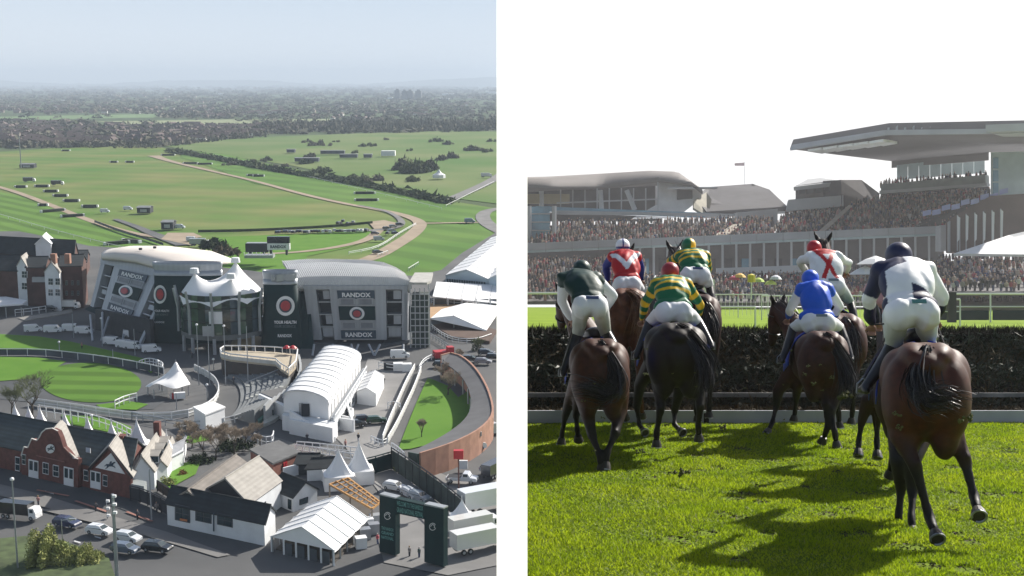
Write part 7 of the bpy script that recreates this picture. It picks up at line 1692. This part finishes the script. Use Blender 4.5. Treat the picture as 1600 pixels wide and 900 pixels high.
# 4 second hooped rider
horse('dark bay horse with glossy rump behind the hooped jockeys', (1094,462,18.8), .1, (.085,.028,.018), [[(1084,560,18.9),(1086,600,18.8),(1088,640,18.9),(1090,658,18.9)],[(1112,560,18.9),(1110,600,18.8),(1108,636,18.9),(1108,652,18.9)]], [[(1070,530,20.5),(1066,556,20.8),(1066,566,20.5),(1068,560,20.3)],[(1090,530,20.5),(1090,556,20.8),(1090,566,20.5),(1092,560,20.3)]], poll=(1054,395,21.2), nose=(1050,440,21.5), tail=[(1104,480,18.6),(1112,510,18.5),(1108,540,18.5)], seed=5, pitch=.12, sc=.95, cloth_col=(.3,.3,.33))
jockey('jockey in green and yellow silks with a green and gold quartered cap', 19.6, (1086,428), (1082,400), (1076,386), lambda co: wherec(co[:, 0] > .02, YEL, GRN), hoopb, cst(W_), (1064,446), (1108,446), (1060,480), (1115,486), (1056,425), (1108,428), hw=.235, le=(1047,408), re=(1106,412), shw=.24, tagc=('navy', (.05,.08,.2)), fwd=(.33,.5))
# 6 crossed belts
horse('dark horse with pricked black ears under the red-crossed white jockey', (1318,492,18.3), .14, (.12,.04,.028), [[(1306,570,18.3),(1308,610,18.2),(1310,645,18.3),(1312,668,18.3)],[(1334,570,18.3),(1334,610,18.2),(1332,640,18.3),(1330,662,18.3)]], [[(1280,540,20.4),(1278,560,20.7),(1280,570,20.4),(1284,566,20.2)],[(1300,540,20.4),(1300,560,20.7),(1300,570,20.4),(1302,566,20.2)]], poll=(1286,383,20.7), nose=(1284,430,21.1), tail=[(1326,510,18.1),(1332,540,18.05),(1328,570,18)], seed=6, pitch=.1, cloth_col=(.02,.05,.3))
def cross(x, t, a, co):
    m = ((np.abs(np.abs(x)-np.abs(t-.52)*.24) < .035) & (a == 0) & (t > -.1)) | ((t > .9) & (np.abs(x) < .1) & (a == 0)); return wherec(m, RED, W_)
jockey('jockey in white silks with red crossed sashes and red cap', 19.2, (1296,446), (1287,402), (1272,390), cst((.42,.008,.02)), cross, lambda co: mixc(W_, (.35,.42,.38), (-.0-co[:, 2])/.2), (1284,474), (1328,472), (1290,510), (1338,508), (1262,430), (1322,426), hw=.235, le=(1250,408), re=(1326,410), shw=.26, tagc=('grey', (.15,.2,.24)), fwd=(.3,.5))
# 8 hidden behind 7
horse('dark horse mostly hidden behind the nearest bay at the right', (1418,552,13.4), .05, (.06,.025,.015), [[(1398,650,13.4),(1398,690,13.3),(1394,722,13.5),(1391,744,13.6)],[(1420,640,13.4),(1424,684,13.3),(1424,720,13.4),(1425,745,13.5)]], [[(1356,625,15),(1346,660,15.1),(1342,688,15.1),(1341,712,15)],[(1372,620,15),(1370,660,15.1),(1370,690,15.1),(1371,715,15)]], poll=(1378,470,15.9), nose=(1372,520,16.1), tail=None, seed=7, cloth_col=(.02,.05,.4))
jockey('jockey in pale pink silks hidden behind the navy and white jockey', 14.0, (1408,495), (1386,452), (1388,436), cst(NAV), lambda x, t, a, co: wherec(a > 0, NAV, (.5,.25,.25)), cst(W_), (1392,540), (1430,540), (1384,600), (1450,600), (1372,505), (1420,505), hw=.19, le=(1362,472), re=(1430,480), shw=.2)
# 7 nearest
horse('glossy bay horse nearest the camera at the right, hind hooves kicked up', (1447,537,10.3), .05, (.125,.040,.018), [[(1408,680,10.3),(1430,728,10.2),(1452,808,10.16),(1465,842,9.94)],[(1486,668,10.4),(1507,718,10.3),(1522,776,10.2),(1530,806,9.98)]], [[(1405,720,11.3),(1408,762,11.35),(1404,805,11.3),(1405,828,11.3)],[(1425,716,11.2),(1426,766,11.2),(1424,812,11.0),(1427,838,10.9)]],
      poll=(1402,455,12.8), nose=(1396,520,13.1), tail=[(1444,560,10.15),(1432,600,10.05),(1446,628,10.0),(1470,618,9.95),(1492,630,9.9)], seed=8, cloth_col=(.02,.05,.5), wd=1.02)
def quart(x, t, a, co):
    nv = ((x < -.015) & ((t > .92+x*1.1) | (x < -.2))) | ((x > .0) & (t < .36-x*.6) & (t > -.05)); c = wherec(nv, NAV, W_)
    c = np.where((a == 1)[:, None], wherec((t > .85) & (t < 1.2), W_, NAV), c); return np.where((a == 2)[:, None], wherec(t > 1.2, NAV, W_), c)
jockey('jockey in navy and white quartered silks, nearest rider at the right', 10.95, (1423,486), (1412,424), (1404,404), cst(NAV), quart, dirt, (1396,540), (1450,538), (1352,606), (1500,600), (1362,508), (1462,500), hw=.235, le=(1358,468), re=(1472,462), shw=.25, tagc=('teal', (.08,.22,.22)), fwd=(.4,.62), capr=.125, tagw=.06)
# clods of turf kicked up
clm = mat('turf_clod', (.08,.085,.025), .95, .4, 20); rq = random.Random(4)
for i, (px, py, D, s) in enumerate([(1270,600,15.8,.04),(1262,572,16,.025),(1282,570,16,.02),(1318,617,15.5,.09),(1345,610,15.6,.04),(1257,585,16,.03),(1400,648,9.9,.03),(1408,668,9.9,.03),(1508,655,9.9,.05),(1000,705,14.6,.05),(1063,736,13.4,.07),(1040,664,15.3,.03),(1130,668,16,.06),(1010,545,15.5,.02),(1236,548,16,.02),(848,806,11.6,.05),(1300,590,16,.03),(1285,610,16,.02)]+[(rq.uniform(900,1540), rq.uniform(560,790), rq.uniform(9.9,14.5), rq.uniform(.008,.024)) for _ in range(26)]):
    b = MB(); c = P(px, py, D)
    for k in range(9): b.lathe(c+Vector((rq.gauss(0,s*.6), rq.gauss(0,s*.5), rq.gauss(0,s*.3))), [(s*.1,-s*.3),(s*.35,0),(s*.08,s*.3)], 4, rz=rq.uniform(0,3))
    b.build('turf_clod', clm, left=False, base=c, label='clod of torn turf thrown up behind the galloping hooves', cat='turf clod', group='clods of turf kicked up by the horses')
# ---------------- haze over the left place (its air only; the sky stays outside)
hz = MB(); hz.add([(-16000, -150, -40), (1.2/LS*.0+0.004/LS, -150, -40), (0.004/LS, 27000, -40), (-16000, 27000, -40), (-16000, -150, 330), (0.004/LS, -150, 330), (0.004/LS, 27000, 330), (-16000, 27000, 330)], [(0,3,2,1),(4,5,6,7),(0,1,5,4),(1,2,6,5),(2,3,7,6),(3,0,4,7)])
hm_ = bpy.data.materials.new('air'); hm_.use_nodes = True; t_ = hm_.node_tree; t_.nodes.clear(); pv_ = t_.nodes.new('ShaderNodeVolumePrincipled'); mo_ = t_.nodes.new('ShaderNodeOutputMaterial')
pv_.inputs['Color'].default_value = (.74,.86,1,1); pv_.inputs['Density'].default_value = .0040; pv_.inputs['Anisotropy'].default_value = .0; t_.links.new(pv_.outputs[0], mo_.inputs['Volume'])
hz.build('haze', hm_, kind='stuff')

hz = MB(); hz.add([(.006,-4,-1),(160,-4,-1),(160,335,-1),(.006,335,-1),(.006,-4,70),(160,-4,70),(160,335,70),(.006,335,70)], [(0,3,2,1),(4,5,6,7),(0,1,5,4),(1,2,6,5),(2,3,7,6),(3,0,4,7)])
hm2 = bpy.data.materials.new('light_air'); hm2.use_nodes = True; t_ = hm2.node_tree; t_.nodes.clear(); pv_ = t_.nodes.new('ShaderNodeVolumePrincipled'); mo_ = t_.nodes.new('ShaderNodeOutputMaterial')
pv_.inputs['Color'].default_value = (.95,.96,1,1); pv_.inputs['Density'].default_value = .00032; pv_.inputs['Anisotropy'].default_value = .45; t_.links.new(pv_.outputs[0], mo_.inputs['Volume'])
hz.build('haze', hm2, left=False, kind='stuff')

for px, py in [(60,790),(150,800),(215,812),(300,560),(365,600),(430,585),(450,590),(540,700),(560,690),(600,600),(615,640),(640,730),(655,745),(700,760),(590,850),(640,870),(655,872),(610,560),(660,570),(128,545),(245,800),(480,690)]:
    o = prt[rq.randrange(14)].copy(); COL.objects.link(o); place(o, GY(px, py), rq.uniform(0, 6)); tag(o, 'person walking in the venue yards', 'person', 'people in the venue yards')
ORD = ['first','second','third','fourth','fifth','sixth','seventh','eighth','ninth','tenth','eleventh','twelfth','thirteenth','fourteenth','fifteenth','sixteenth','seventeenth','eighteenth','nineteenth','twentieth','twenty-first','twenty-second','twenty-third','twenty-fourth','twenty-fifth','twenty-sixth','twenty-seventh','twenty-eighth','twenty-ninth','thirtieth','thirty-first','thirty-second','thirty-third','thirty-fourth','thirty-fifth','thirty-sixth','thirty-seventh','thirty-eighth','thirty-ninth','fortieth','forty-first','forty-second','forty-third','forty-fourth','forty-fifth','forty-sixth']
bpy.context.view_layer.update()
def pxof(o):
    p = o.matrix_world.translation
    if o.type == 'MESH' and o.parent is None and o.data.vertices: p = o.matrix_world @ o.data.vertices[0].co
    return p.x/max(.1, p.y)
for grp, tp in (('people in the venue yards','person walking in the venue yards, {} from the left'),('slim lamp posts on the venue yard','slim grey lamp post on the venue yard, {} from the left of its kind'),('sheds in the middle of the infield','low grey shed roof among the infield trees, {} from the left'),
        ('tree clumps on the infield','scrub and tree clump beyond the track, {} from the left of the clumps'),('cars parked along the inner course fence','small car in the row by the inner course fence, {} from the left'),
        ('jump fences on the course','dark birch jump fence with white wings, {} from the left on the course'),('cars by the dirt crossing','small dark car by the dirt crossing of the course, {} from the left'),
        ('bare trees below the kiosk','leafless brown tree in the cluster below the kiosk, {} from the left'),('clods of turf kicked up by the horses','clod of torn turf flying behind the horses, {} from the left'),('white feather flags by the brown wall','white feather flag before the brown wall, {} from the left')):
    os_ = sorted([o for o in bpy.data.objects if o.get('group') == grp and o.parent is None], key=pxof)
    for i, o in enumerate(os_):
        if grp != 'tree clumps on the infield' or o['label'].startswith('leafless tree and scrub'): o['label'] = tp.format(ORD[min(i, 45)])
